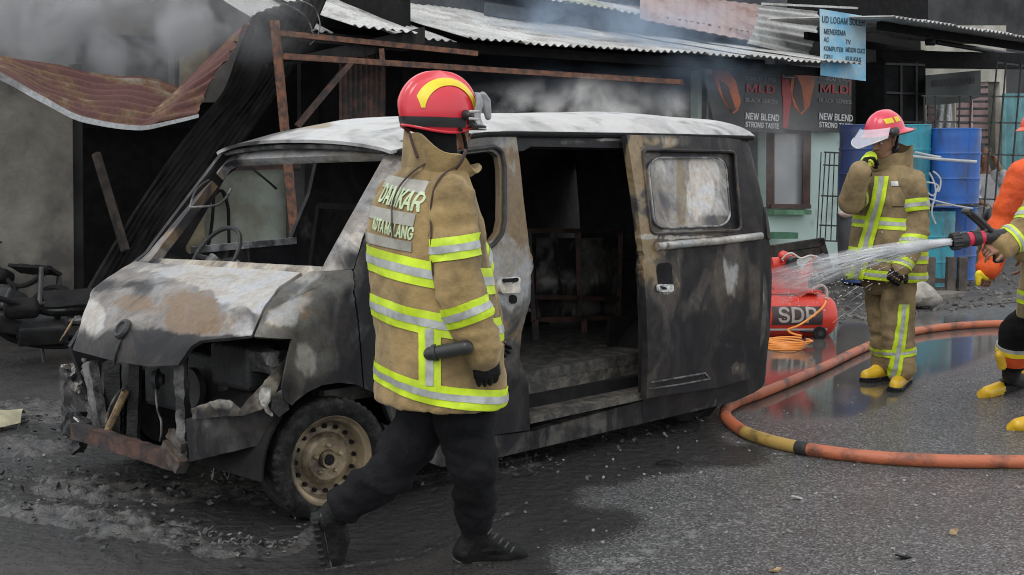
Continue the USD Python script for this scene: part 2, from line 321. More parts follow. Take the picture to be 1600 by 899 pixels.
# hood
HOOD = [(206, 409), (240, 411), (350, 417), (470, 426), (438, 447), (413, 479), (393, 524), (346, 529), (313, 533), (299, 542), (278, 571), (232, 573), (172, 563), (113, 547), (122, 520), (129, 492), (146, 450), (168, 428)]
hood_w = stains((.16, .12, .42), (180, 553, 110, 24, 1.0, 0, -.4), (260, 556, 90, 22, 1.0, 0, -.4), (200, 520, 90, 12, .45, 0, 0), (330, 530, 90, 8, .5, 0, 0), (300, 490, 46, 34, 0, .95, -.7), (210, 475, 28, 15, .1, .8, -.5),
                (185, 440, 26, 16, .35, 0, -.5), (160, 455, 20, 25, .38, 0, -.4), (222, 448, 24, 18, .36, .1, -.4), (375, 495, 22, 22, .42, 0, -.5), (380, 450, 60, 40, -.2, 0, .6), (340, 425, 150, 10, -.2, 0, .5), (150, 500, 14, 40, -.1, .2, .5), (270, 545, 12, 25, -.2, .5, 0))
part(van, 'hood', patch(HOOD, off=.006, thick=.02, edge=.025, dent=.006, seed=3), hood_m, 40, wear=hood_w, label='scorched white hood with bare tan and grey patches')
# emblem: a round badge on the hood
def disc_at(px, py, r, th=.02, off=.01):
    az = px2az([(px - 3, py), (px + 3, py)])[0]; c = surf(az[0], az[1], off); e = 1e-3
    n = np.cross(surf(az[0] + e, az[1]) - surf(az[0] - e, az[1]), surf(az[0], az[1] + e) - surf(az[0], az[1] - e)); n /= np.linalg.norm(n)
    m = lathe([(0.0, 0), (r, 0), (r, th * .5), (r * .85, th), (r * .62, th), (r * .55, th * .6), (0, th * .6)], 28, 'z')
    R = trimesh.geometry.align_vectors([0, 0, 1], n)[:3, :3]; m.vertices = van.world(m.vertices @ R.T + c); return m
em = part(van, 'emblem', disc_at(199, 517, .048), soot_steel)
em_o = V(*surf(*px2az([(196, 517), (202, 517)])[0], .02))
part(van, 'drip', tube(spline([em_o + (.01, -.01, -.03), em_o + (-.02, -.02, -.10), em_o + (-.035, -.01, -.16)], 14), .006), soot_steel, parent=em)
# cowl under the windscreen
part(van, 'cowl', patch([(226, 403), (350, 408), (510, 417), (512, 430), (480, 432), (350, 424), (230, 414)], off=-.012, thick=.03), burnt('ash_cowl', paint=(.30, .29, .27), tan=(.30, .25, .18), ash=(.5, .48, .44), rough=.7), 40, wear=stains((.22, .3, .4), (240, 408, 20, 10, .6, 0, -.3)))
# fender (left, wraps the corner), with the opening of the missing headlight
FEN = [(482, 424), (549, 421), (553, 450), (560, 520), (567, 606), (556, 601), (530, 598), (503, 602), (480, 613), (462, 627), (456, 634), (444, 624), (441, 606), (450, 560), (457, 530), (397, 526), (416, 481), (441, 450)]
fen_w = stains((.40, .12, .12), (470, 470, 45, 40, -.3, .2, .5), (520, 480, 40, 50, .25, 0, -.2), (480, 560, 25, 30, -.25, 0, .55), (545, 560, 40, 60, .35, 0, 0), (430, 500, 30, 22, -.3, .35, .3), (500, 430, 60, 14, -.3, 0, .3), (450, 610, 20, 25, .1, .3, .2))
part(van, 'fender', patch(FEN, off=.004, thick=.016, edge=.028, dent=.004, seed=5), side_m, 40, wear=fen_w)
# windscreen pillars and header
PIL = [(500, 424), (524, 380), (560, 316), (596, 252), (601, 243), (590, 241), (365, 250), (352, 256), (240, 400), (232, 409), (206, 409), (216, 402), (300, 308), (342, 250), (362, 238), (420, 232), (520, 229), (612, 227), (655, 206), (668, 212), (640, 260), (608, 300), (585, 330), (566, 372), (552, 420)]
pil_w = stains((.22, .12, .3), (300, 320, 70, 90, .35, .75, -.2), (580, 330, 40, 90, -.1, 0, .1), (350, 250, 30, 14, .5, 0, 0), (470, 245, 140, 10, .05, .1, .4), (545, 410, 30, 20, .3, 0, 0), (630, 225, 30, 20, .2, 0, 0))
part(van, 'windscreen_frame', patch(PIL, off=.0, thick=.045, edge=.03), hood_m, 40, wear=pil_w)
# front door: pillar and window frame, handle and lock
DOOR = [(552, 424), (568, 376), (590, 332), (645, 258), (680, 222), (806, 208), (812, 250), (818, 310), (826, 380), (832, 410), (829, 470), (815, 520), (812, 560), (826, 600), (828, 672), (700, 690), (640, 690), (612, 660), (600, 630), (584, 614), (570, 607), (563, 520), (556, 450)]
DWIN = np.vstack([[(600, 400), (606, 352), (640, 290), (690, 240)], [(770, 230), (782, 238), (786, 262), (786, 345), (782, 366), (770, 382), (740, 400)]])
DIN = [(604, 396), (610, 354), (644, 294), (692, 245), (768, 236), (778, 243), (781, 264), (781, 344), (777, 362), (766, 377), (738, 395)]
DIN = np.asarray(Polygon(DIN).buffer(-9).buffer(9, quad_segs=6).exterior.coords)[:-1]
door_w = stains((.35, .25, .2), (800, 300, 30, 90, -.3, .75, .1), (800, 440, 40, 45, -.35, -.1, .75), (815, 400, 25, 25, -.2, .5, .2), (790, 220, 50, 16, .1, .1, .2), (770, 520, 60, 40, .1, .3, 0), (740, 640, 120, 60, .7, 0, -.2), (600, 500, 60, 100, .4, 0, 0), (785, 370, 25, 25, -.1, .4, .2))
fd = part(van, 'front_door', patch(DOOR, holes=[DIN], off=.006, thick=.03, edge=.03, dent=.003), side_m, 40, wear=door_w)
DWIN = np.asarray(Polygon(DWIN).buffer(-12).buffer(12, quad_segs=6).exterior.coords); ring = DWIN
part(van, 'window_trim', tube(V(*surf(*px2az(ring).T, .012).T), .011, 8, True), soot_steel, parent=fd)
part(van, 'handle', patch(rounded(782, 434, 814, 432, 814, 458, 783, 459, 5), off=.03, thick=.03), burnt('ash_handle', paint=(.5, .5, .48), soot=(.03, .03, .03)), 40, parent=fd, wear=stains((.1, .1, .5), (798, 438, 12, 3, 1.2, 0, 0)))
part(van, 'handle_slot', patch(rounded(786, 436, 811, 434, 811, 440, 786, 442, 2), off=.036, thick=.01), black, parent=fd)
part(van, 'lock', patch(rounded(797, 461, 808, 461, 808, 475, 797, 475, 5), off=.012, thick=.008), black, parent=fd)
# sill below the doors and the rear quarter
part(van, 'sill', patch([(600, 664), (700, 690), (832, 674), (1000, 628), (1120, 612), (1120, 640), (1010, 676), (838, 708), (690, 730), (610, 700)], off=.0, thick=.05, dent=.006), burnt('sooty_sill', paint=(.09, .09, .085), tan=(.10, .08, .06), ash=(.22, .21, .20), rough=.4), 40, wear=stains((.62, .1, .05), (690, 672, 16, 14, -.6, 0, 1.2), (900, 660, 60, 8, -.2, .2, .3)))
QUA = [(984, 216), (1150, 216), (1181, 214), (1190, 240), (1203, 300), (1211, 345), (1215, 420), (1216, 480), (1213, 560), (1204, 590), (1190, 606), (1178, 614), (1120, 640), (1060, 660), (1004, 674), (1004, 500), (1000, 380)]
qua_w = stains((.85, .05, -.1), (1190, 470, 12, 40, -.6, 0, .5), (1150, 580, 20, 14, -.4, 0, .6), (1205, 350, 10, 40, -.2, 0, .25), (1200, 540, 20, 30, -.35, .1, .15), (1185, 450, 10, 30, -.5, .1, .4))
part(van, 'rear_quarter', patch(QUA, off=0, thick=.03, edge=.035), side_m, 40, wear=qua_w)
part(van, 'lamp_socket', patch(rounded(1196, 322, 1210, 318, 1213, 372, 1199, 376, 6), off=.012, thick=.012), soot_steel)
# header over the sliding door opening and its track
part(van, 'door_header', patch([(806, 208), (985, 213), (985, 232), (830, 229), (818, 236), (810, 236)], off=-.006, thick=.05), side_m, 40, wear=stains((.85, 0, .0), (960, 217, 30, 4, -.9, 0, .7), (890, 222, 60, 4, -.3, 0, .25)))
# sliding door, slid back outside the quarter
SD = .062
SDP = [(979, 211), (1060, 212), (1140, 216), (1158, 219), (1168, 262), (1178, 320), (1188, 366), (1193, 400), (1192, 470), (1188, 540), (1176, 590), (1120, 606), (1010, 622), (1012, 560), (1010, 470), (1003, 376), (995, 310)]
RECO = rounded(1003, 234, 1148, 237, 1158, 360, 1018, 366, 8)
sd_w = stains((.66, .12, .0), (992, 260, 16, 60, -.8, .8, .1), (1035, 222, 34, 12, -.7, .45, .3), (1008, 380, 14, 50, -.8, .8, .2), (1060, 370, 70, 5, -.9, .2, .8), (1040, 430, 30, 50, -.35, .3, 0), (1140, 430, 20, 42, -.75, 0, .55), (1040, 452, 16, 14, -.5, 0, .6),
              (1090, 470, 22, 30, -.1, .15, 0), (1180, 455, 8, 40, -.6, 0, .45), (1100, 545, 60, 50, .3, 0, 0), (1130, 540, 20, 8, -.4, 0, .2), (1030, 520, 20, 60, -.1, 0, .1), (1150, 575, 9, 9, -.6, 0, .5), (1100, 300, 100, 60, .2, 0, 0))
sd = part(van, 'sliding_door', patch(SDP, holes=[RECO], off=SD, thick=.04, edge=.026, dent=.004, seed=9), door_m, 40, wear=sd_w, label='scorched sliding door slid back over the rear quarter')
WINO = rounded(1014, 246, 1136, 246, 1145, 352, 1026, 357, 20)
part(van, 'window_frame', patch(RECO, holes=[WINO], off=SD - .022, thick=.02, edge=.03), door_m, 40, parent=sd, wear=stains((.6, .1, .1), (1010, 300, 14, 80, -.5, .5, .2), (1080, 362, 70, 6, -.6, .2, .5), (1150, 300, 8, 60, .3, 0, 0)))
pane_m = burnt('sooty_glass', paint=(.34, .345, .35), tan=(.24, .21, .15), ash=(.56, .565, .57), soot=(.06, .06, .062), rough=.25, metal=0, k=.45, sc=3.5)
part(van, 'pane', patch(WINO, off=SD - .03, thick=.008, edge=.02), pane_m, 40, parent=sd, wear=stains((.12, .1, .3), (1064, 300, 8, 60, .2, .9, -.3), (1035, 320, 30, 40, .4, 0, -.1), (1095, 290, 24, 50, -.2, 0, .45), (1125, 345, 30, 12, .7, 0, -.3)))
part(van, 'window_trim', tube(V(*surf(*px2az(np.vstack([WINO, WINO[:1]]), SD).T, SD - .012).T), .006, 6, True), mat('pale_trim', (.38, .38, .37), .4, col2=(.05, .05, .05), scale=9), parent=sd)
part(van, 'window_trim', tube(V(*surf(*px2az(np.vstack([RECO, RECO[:1]]), SD).T, SD + .0).T), .009, 6, True), door_m, parent=sd, wear=stains((.45, .3, .2), (1080, 235, 80, 8, .3, 0, 0)))
az = px2az([(1024, 386), (1060, 382), (1120, 377), (1186, 369)], SD)
part(van, 'guide_rail', tube(V(*surf(*az.T, SD + .012).T), .022, 10), burnt('ash_rail', paint=(.36, .37, .37), ash=(.55, .56, .56), soot=(.03, .03, .03), rough=.35, metal=.4), 40, parent=sd, wear=stains((.2, 0, .4), (1100, 386, 60, 6, .3, 0, 0)))
part(van, 'handle_recess', patch(rounded(1026, 412, 1050, 410, 1052, 450, 1030, 452, 7), off=SD + .004, thick=.006), black, parent=sd)
part(van, 'latch', patch(rounded(1028, 444, 1053, 444, 1053, 456, 1030, 457, 4), off=SD + .018, thick=.014), mat('pale_latch', (.62, .62, .6), .5, scale=40, col2=(.2, .2, .2)), parent=sd)
part(van, 'latch_hole', patch([(1032, 447), (1040, 449), (1043, 452), (1036, 453)], off=SD + .021, thick=.004), black, parent=sd)
part(van, 'trim_strip', tube(V(*surf(*px2az([(1014, 598), (1060, 590), (1100, 583), (1108, 592)], SD).T, SD + .006).T), .006, 6), ashy, parent=sd)
part(van, 'trim_strip', tube(V(*surf(*px2az([(1012, 608), (1060, 601), (1108, 592)], SD).T, SD + .004).T), .005, 6), ashy, parent=sd)
# roof, one pressed sheet with shallow buckles
def roof_fn(u, v):
    s = .36 + (3.24 - .36) * u + .0 * v; t = .135 + (W - .27) * v; k = (2 * v - 1)
    zc = np.interp(u, [0, .08, .18, .35, .7, 1], [1.60, 1.665, 1.715, 1.752, 1.79, 1.772]); zg = np.interp(u, [0, .1, .25, 1], [1.545, 1.60, 1.645, 1.652])
    z = zg + (zc - zg) * (1 - np.abs(k) ** 2.6) ** .8
    z = z + .012 * (meshkit.fbm(np.stack([s * 2.3, t * 1.6, 0 * s], -1), 3, 4) - .5) * (1 - np.abs(k) ** 4)
    s = s - .05 * (1 - k ** 2) * (1 - u) + .05 * (1 - k ** 2) * u
    return V(s, t, z)
roof_w = stains((.08, .1, .55), (400, 212, 60, 20, .55, 0, -.4), (470, 195, 50, 6, .1, 1., -.5), (430, 200, 40, 10, .45, .2, -.3), (370, 232, 24, 14, .5, 0, 0), (1150, 205, 60, 14, .25, 0, -.2), (640, 200, 60, 10, .15, 0, 0), (930, 196, 40, 8, -.1, .25, 0))
rf = part(van, 'roof', sheet(roof_fn, 70, 36, .016), roof_m, 45, wear=roof_w, label='roof bleached pale grey by ash')
def gut(t, off): return spline([V(s, t, z + off) for s, z in ((.40, 1.548), (.65, 1.597), (1.0, 1.638), (1.6, 1.645), (2.4, 1.649), (3.2, 1.648))], 40)
for t in (.125, W - .125): part(van, 'gutter', tube(gut(t, -.012), .014, 8), black, parent=rf)
part(van, 'roof_rim', tube(spline([V(.41 - .06 * (1 - ((t - .825) / .7) ** 2), t, 1.535 + .035 * (1 - ((t - .825) / .7) ** 2)) for t in np.linspace(.16, W - .16, 12)], 30), .012), ashy, parent=rf)

# far side, tail, floor: what shows through the openings
def side_panel(pts, holes, t0, th, inward=1):
    pol = Polygon(pts)
    for h in holes: pol = pol.difference(Polygon(h).buffer(.03).buffer(-.0))
    m = trimesh.creation.extrude_polygon(pol, th, engine='earcut')
    m = tm(MF(manifold3d.Mesh(np.asarray(m.vertices, np.float32), np.asarray(m.faces, np.uint32))).refine_to_length(.08)); v = m.vertices
    m.vertices = V(v[:, 0], t0 - _ts(np.clip(v[:, 1], .06, 1.74)) - v[:, 2], v[:, 1]); return m
far_win = [van.local(VT(px, py, W - .07)) for px, py in ((302, 388), (330, 330), (352, 282), (380, 258), (478, 256), (474, 300), (452, 372))]
far_win = [(p[0], p[2]) for p in far_win]
inner_m = burnt('sooty_inner_wall', paint=(.16, .16, .157), tan=(.09, .06, .045), ash=(.34, .345, .34), soot=(.012, .012, .013), rough=.6, k=.6, sc=4)
part(van, 'far_side', side_panel([(-.30, .2), (-.42, .6), (-.2, .9), (0, 1.04), (.42, 1.57), (.9, 1.65), (3.36, 1.65), (3.40, 1.3), (3.40, .3), (2.96, .26), (2.9, .5), (2.65, .6), (2.4, .5), (2.34, .22), (.36, .2), (.3, .5), (0, .6), (-.26, .5)], [far_win], W, .03), inner_m, 40,
     wear=stains((.75, .05, -.05), (960, 420, 50, 50, -.45, .0, .4), (900, 440, 40, 30, -.25, 0, .3), (985, 470, 22, 70, -.5, 0, .4), (970, 540, 40, 20, -.4, 0, .4), (900, 250, 200, 80, .5, 0, -.3)))
part(van, 'window_rail', bar(VT(300, 391, W - .09), VT(462, 376, W - .09), .02, .035), mat('bare_steel', (.34, .34, .35), .35, metal=.5, col2=(.06, .06, .06), scale=12), label='bare window rail of the far front door')
part(van, 'tailgate', cat([sheet(lambda u, v: V(3.27 - .10 * np.clip((.3 + 1.35 * u - .9) / .8, 0, 1) ** 1.5 + .04 * (1 - (2 * v - 1) ** 2), .13 + (W - .26) * v, .3 + .55 * u), 6, 10, .02), sheet(lambda u, v: V(3.245 - .1 * np.clip((.85 + .8 * u - .9) / .8, 0, 1) ** 1.5 + .04 * (1 - (2 * v - 1) ** 2), .13 + (W - .26) * v, .85 + .8 * u), 6, 10, .02)]), soot_steel)
part(van, 'floor', cat([box((1.85, .86, .40), (2.75, 1.42, .05)), box((.35, .95, .52), (.6, 1.3, .05))]) .apply_transform(trimesh.transformations.rotation_matrix(0, [0, 0, 1])) if False else
     (lambda m: (setattr(m, 'vertices', van.world(m.vertices)), m)[1])(cat([box((1.98, .90, .40), (2.5, 1.36, .06)), box((.33, .83, .50), (.80, 1.5, .06))])), mat('ash_floor', (.075, .07, .06), .7, col2=(.025, .024, .022), scale=12, bump=.8, bscale=40, fac=(.42, .6)), label='floor strewn with ash')
L3 = lambda m: (setattr(m, 'vertices', van.world(m.vertices)), m)[1]
part(van, 'step', L3(cat([box((1.70, .13, .235), (1.14, .25, .03)), box((1.70, .232, .315), (1.14, .02, .14))])), mat('step_ash', (.10, .09, .072), .7, col2=(.03, .028, .026), scale=14, bump=.8, bscale=50, fac=(.42, .6)))
part(van, 'bulkhead', L3(box((.80, .86, .72), (.04, 1.42, .42))), black)
for k in range(3):
    c = [(.58, .50), (.58, 1.15), (1.12, .5)][k] if k < 2 else None
    if c: part(van, 'seat_frame', L3(cat([box((c[0], c[1], .66), (.42, .44, .05)), *[bar((c[0] + .2, c[1] + q, .66), (c[0] + .30, c[1] + q * .9, 1.26), .03) for q in (-.2, .2)], bar((c[0] + .30, c[1] - .18, 1.26), (c[0] + .30, c[1] + .18, 1.26), .03)])), black)
# bench frame seen through the side opening
B = lambda px, py, t=1.0: VT(px, py, t)
bench = [(822, 361, 970, 361), (970, 361, 966, 498), (832, 500, 966, 496), (826, 361, 834, 500), (902, 362, 906, 497), (832, 464, 968, 467)]
part(van, 'bench_back', cat([bar(B(a, b), B(c, d), .028) for a, b, c, d in bench]), rust_dark, label='bare rusty frame of the rear bench')
for a_, b_, w_ in ((B(912, 497), B(914, 552), .035), (B(836, 500), B(840, 572), .04), (B(960, 497), B(962, 545), .03)): part(van, 'bench_leg', bar(a_, b_, w_), rust_dark)
part(van, 'bench_panel', sheet(lambda u, v: VT(838 + 126 * u, 372 + 124 * v, 1.06), 12, 12, .006), inner_m, wear=stains((.65, .1, 0), (930, 400, 30, 40, -.3, 0, .4), (900, 440, 60, 14, -.2, 0, .5), (850, 440, 20, 20, -.2, 0, .3), (925, 480, 40, 12, -.35, 0, .35)))
# steering wheel, column and dash
sw = V(.12, 1.18, 1.03); swR = np.stack([VW, np.array([VL[0] * .35, VL[1] * .35, .93]), np.cross(VW, [VL[0] * .35, VL[1] * .35, .93])], 1)
circ = lambda r, n=40: np.stack([[r * math.cos(a), r * math.sin(a), 0] for a in np.linspace(0, 2 * math.pi, n, endpoint=False)])
swR2 = np.stack([VW, VL * .55 + np.array([0, 0, .83]), np.cross(VW, VL * .55 + np.array([0, 0, .83]))], 1)
st = part(van, 'steering_wheel', tube(sw + circ(.17) @ swR2.T, .011, 8, True), soot_steel)
part(van, 'spoke', cat([bar(sw + swR2 @ np.array([.16 * c, .16 * s, 0]), sw - swR2 @ np.array([0, 0, -.04]), .018) for c, s in ((1, 0), (-1, 0), (0, -1))]), soot_steel, parent=st)
part(van, 'column', tube([sw, V(-.12, 1.18, .82)], .028), ashy, parent=st)
dm = box((0.02, .825, .84), (.22, 1.36, .16), bevel=.03); dm.vertices = dm.vertices + (meshkit.fbm(dm.vertices * 9, 2)[:, None] - .5) * .03
part(van, 'dashboard', L3(dm), black)
part(van, 'dash_bar', tube(spline([V(.1, .3, .96), V(.06, .8, .985), V(.04, 1.0, .98), V(.1, 1.45, .985)], 20), .02), ashy)
part(van, 'wire', tube(spline([V(.30, 1.50, 1.40), V(.16, 1.42, 1.33), V(.10, 1.36, 1.27), V(.2, 1.28, 1.28), V(.3, 1.3, 1.36)], 24), .006), ashy)
part(van, 'wire', tube(spline([V(.36, 1.22, 1.47), V(.38, 1.16, 1.43), V(.45, 1.12, 1.36)], 14), .006), black)
part(van, 'burnt_electrics', L3(cat([box((.0 + .05 * k, 1.15 + .1 * math.sin(k * 2.4), .93 + .03 * math.cos(k * 3.1)), (.07, .08, .06), trimesh.transformations.euler_matrix(k, k * .7, .3)[:3, :3]) for k in range(6)])), ashy)

# bare nose: beam, radiator support posts, battered headlight cavity, wiring
NS = -.42
def nose(px, py, s=NS): return VS(px, py, s)
def ruff(m, amp=.008, sc=25, edge=.025, seed=1):
    t = tm(MF(manifold3d.Mesh(np.asarray(m.vertices, np.float32), np.asarray(m.faces, np.uint32))).refine_to_length(edge)) if len(m.split()) == 1 else m.subdivide_to_size(edge)
    n = np.stack([meshkit.fbm(t.vertices * sc + k * 7.7, 3, seed + k) - .5 for k in range(3)], 1); t.vertices = t.vertices + n * 2 * amp; return t
part(van, 'cross_beam', ruff(bar(nose(118, 672, -.48), nose(278, 722, -.48), .05, .075), .007), rust_dark, 50, label='rusty lower beam of the bare nose')
part(van, 'beam_bracket', ruff(cat([bar(nose(258, 698, -.49), nose(286, 730, -.49), .05, .07), bar(nose(266, 676, -.47), nose(288, 700, -.47), .03, .04)]), .010, 24, .02), burnt('bracket', paint=(.08, .07, .065), tan=(.10, .06, .045), ash=(.30, .29, .27), rough=.7), 60, wear=stains((.4, .4, .4)))
part(van, 'beam_bracket', ruff(cat([bar(nose(108, 655, -.46), nose(128, 700, -.46), .06, .10), bar(nose(104, 640, -.44), nose(136, 666, -.44), .04, .04)]), .02, 28, .02), soot_steel, 60)
part(van, 'support_post', ruff(bar(nose(140, 566, -.40), nose(158, 668, -.40), .045, .07), .006), ashy, 50)
part(van, 'support_post', ruff(bar(nose(212, 565, -.36), nose(208, 690, -.36), .05, .05), .005), soot_steel, 50)
part(van, 'support_post', ruff(bar(nose(283, 560, -.44), nose(288, 715, -.44), .04, .09), .008), ashy, 50)
part(van, 'support_post', ruff(bar(nose(176, 570, -.33), nose(176, 690, -.33), .08, .03), .006), soot_steel, 50)
part(van, 'radiator_tube', tube([nose(196, 612, -.42), nose(164, 682, -.45)], .018, 10), tan_mat, label='scorched tan pipe leaning in the nose')
part(van, 'radiator_tube', tube(spline([nose(196, 606, -.43), nose(176, 628, -.44), nose(166, 660, -.45)], 12), .006), ashy)
part(van, 'horn', lathe([(0, 0), (.045, 0), (.05, .02), (.03, .03), (.025, .045), (0, .045)], 24, 'x', (0, 0, 0)).apply_translation(nose(240, 593, -.42)), soot_steel)
part(van, 'wire', tube(spline([nose(244, 600), nose(246, 640, -.44), nose(252, 660, -.44), nose(250, 690, -.44)], 20), .005), ashy)
part(van, 'wire', tube(spline([nose(114, 652, -.46), nose(132, 668, -.46), nose(146, 690, -.46)], 14), .006), mat('pale_wire', (.45, .45, .45), .5, scale=40))
part(van, 'wire', tube(spline([nose(122, 656, -.46), nose(134, 670, -.46), nose(146, 688, -.46)], 14), .005), ashy)
part(van, 'firewall', L3(box((-.08, .83, .66), (.04, 1.42, .66))), black)
eng = cat([box((-.18, .85, .5), (.2, .7, .3), bevel=.03), box((-.22, .45, .62), (.16, .3, .2), bevel=.03), box((-.24, 1.15, .66), (.12, .26, .14), bevel=.02), lathe([(0, 0), (.09, 0), (.09, .03), (0, .03)], 20, 'x', (-.34, .7, .5))])
part(van, 'engine_bay', L3(eng), soot_steel)
part(van, 'headlight_mount', ruff(L3(cat([box((-.24, .27, .66), (.10, .26, .09), bevel=.02), box((-.30, .16, .69), (.05, .10, .05))])), .012, 22), ashy, 50)
part(van, 'inner_wing', ruff(cat([patch([(290, 655), (440, 622), (446, 640), (420, 692), (296, 722)], off=-.07, thick=.012, edge=.04)]), .004, 12, .05), burnt('inner_wing', paint=(.04, .04, .04), tan=(.05, .04, .03), ash=(.12, .12, .115), rough=.5), 50, wear=stains((.6, .05, .0), (330, 655, 22, 22, -.4, 0, .55), (380, 690, 40, 20, -.25, 0, .3)))
part(van, 'torn_metal', ruff(cat([patch([(300, 636), (340, 624), (356, 626), (372, 640), (392, 622), (420, 592), (456, 548), (459, 556), (432, 612), (412, 640), (380, 650), (300, 656)], off=-.05, thick=.008, edge=.03)]), .013, 16, .025), burnt('torn', paint=(.10, .095, .088), tan=(.15, .11, .07), ash=(.25, .25, .235), rough=.5, metal=.3), 60, wear=stains((.5, .2, .2), (415, 615, 20, 26, -.4, .3, .8), (340, 632, 40, 8, -.2, 0, .5)))
part(van, 'torn_metal', ruff(patch([(408, 602), (424, 606), (420, 634), (428, 650), (414, 644), (404, 622)], off=-.02, thick=.008, edge=.02), .02, 30, .02), mat('bright_tear', (.5, .49, .46), .45, metal=.3, col2=(.12, .11, .1), scale=25), 60)
part(van, 'headlight_bracket', patch([(426, 620), (446, 606), (452, 640), (436, 652), (424, 640)], off=-.01, thick=.01), ashy)
part(van, 'far_headlight', ruff(cat([bar(nose(98, 574, -.34), nose(134, 572, -.36), .02), bar(nose(134, 574, -.36), nose(124, 612, -.36), .02), bar(nose(98, 576, -.34), nose(122, 610, -.36), .025), bar(nose(112, 590, -.35), nose(132, 560, -.35), .03), bar(nose(124, 556, -.35), nose(136, 572, -.35), .02)]), .014, 40, .015), burnt('far_lamp', paint=(.3, .3, .3), ash=(.55, .55, .54)), 60, wear=stains((.45, 0, .35)))
part(van, 'far_wing', ruff(cat([bar(nose(110, 590, -.30), nose(118, 660, -.38), .10, .16)]), .02, 20, .03), soot_steel, 60)

# wheels
RIM = [(r * 1.03, y) for r, y in [(.0, .030), (.035, .030), (.040, .018), (.050, .016), (.085, .012), (.098, .022), (.112, .040), (.135, .046), (.150, .040), (.158, .020), (.163, -.004), (.176, -.010), (.184, -.024), (.190, -.022), (.191, -.012), (.183, -.006), (.180, .03), (.168, .08), (.168, .15), (.0, .15)]]
def wheel(s, t, z, steer=0.0, side=-1, mtyre=None, mrim=None, label=None):
    """built facing -t; side +1 turns it about"""
    R = trimesh.transformations.rotation_matrix(steer + (math.pi if side > 0 else 0), [0, 0, 1]); Tm = trimesh.transformations.translation_matrix((s, t, z))
    def put(m):
        m = m.copy(); m.apply_transform(R); m.apply_transform(Tm); m.vertices = van.world(m.vertices); return m
    ty = lathe([(.186, -.012), (.20, -.035), (.228, -.046), (.256, -.040), (.270, -.015), (.273, .06), (.270, .145), (.252, .165), (.22, .168), (.186, .15), (.186, .05)], 72)
    ty = ty.subdivide(); a = np.arctan2(ty.vertices[:, 2], ty.vertices[:, 0]); rr = np.hypot(ty.vertices[:, 0], ty.vertices[:, 2]); tread = rr > .258
    gro = ((np.sin(a * 46 + np.where((ty.vertices[:, 1] * 34).astype(int) % 2, 0, 1.5)) > .2) | (np.abs((ty.vertices[:, 1] * 1000 % 42) - 21) < 6)) & tread
    k = 1 - .03 * gro + .02 * (meshkit.fbm(ty.vertices * 22, 3, 2) - .5); ty.vertices = ty.vertices * np.stack([k, np.ones_like(k), k], 1)
    low = ty.vertices[:, 2] < -.2; fl = -z + .006
    bul = np.clip((-.15 - ty.vertices[:, 2]) / .1, 0, 1); ty.vertices[:, 1] -= bul * .035 * np.sign(.06 - ty.vertices[:, 1]) * -1 * np.where(ty.vertices[:, 1] < .06, -1, 1) * -1
    ty.vertices[:, 2] = np.maximum(ty.vertices[:, 2], fl)
    tp = part(van, 'wheel', put(ty), mtyre or rubber, 35, label=label)
    rim = lathe(RIM, 64); part(van, 'rim', put(rim), mrim or soot_steel, 35, parent=tp)
    holes = []
    for k in range(16):
        b = k * 2 * math.pi / 16; c = np.array([.150 * math.cos(b), .034, .150 * math.sin(b)]) * [.93, 1, .93]
        holes.append(lathe([(0, -.004), (.0095, -.004), (.0095, .02), (0, .02)], 10, 'y', c + (0, .002, 0)))
    for h_ in holes: part(van, 'vent_hole', put(h_), black, parent=tp)
    part(van, 'hub_bore', put(lathe([(0, -.0055), (.021, -.0055), (.021, .02), (0, .02)], 20)), black, parent=tp)
    part(van, 'hub', put(cat([lathe([(0, .012), (.022, .012), (.024, .0), (.034, -.004), (.036, .03), (0, .03)], 28)])), mrim or soot_steel, 35, parent=tp)
    for k in range(5):
        b = math.pi / 2 + k * 2 * math.pi / 5
        part(van, 'wheel_nut', put(lathe([(0, -.004), (.008, -.004), (.0115, .002), (.0115, .03), (0, .03)], 6, 'y', (.062 * math.cos(b), .0, .062 * math.sin(b)))), mrim or soot_steel, False, parent=tp)
rim_m = mat('scorched_rim', (.30, .24, .155), .42, metal=.45, col2=(.07, .055, .042), scale=7, bump=.25, bscale=80, fac=(.38, .6))
wheel(-.085, .03, .243, math.radians(-9), -1, mat('burnt_tyre', (.028, .028, .028), .8, col2=(.009, .009, .009), scale=22, bump=.6, bscale=60, fac=(.45, .62), spec=.2), rim_m, 'burnt flat tyre on a bare tan steel rim')
wheel(2.65, .13, .225); wheel(0, W - .045, .262, 0, 1); wheel(2.65, W - .05, .262, 0, 1)
part(van, 'wheel_house', L3(cat([sheet(lambda u, v: np.stack([.0 + .40 * np.cos(np.pi * u), .06 + .5 * v, .20 + .40 * np.sin(np.pi * u)], -1), 20, 4, .01), box((0.02, .58, .42), (.6, .02, .4))])), black)
part(van, 'wheel_house', L3(cat([sheet(lambda u, v: np.stack([2.65 + .36 * np.cos(np.pi * u), .06 + .4 * v, .22 + .36 * np.sin(np.pi * u)], -1), 20, 4, .01), box((2.65, .47, .35), (.74, .02, .5))])), black)
part(van, 'underbody', L3(box((1.45, .825, .28), (2.0, 1.3, .06))), black)
part(van, 'axle', L3(bar((0, .1, .26), (0, 1.55, .26), .06)), black); part(van, 'axle', L3(bar((2.65, .1, .24), (2.65, 1.55, .24), .07)), black)
part(van, 'drop_handle', ruff(bar(G(960, 640, .16), G(1004, 634, .16), .03, .02), .006, 40, .02), mat('pale_plate', (.5, .5, .47), .5, col2=(.2, .19, .17), scale=30), label='pale bent plate under the sill')
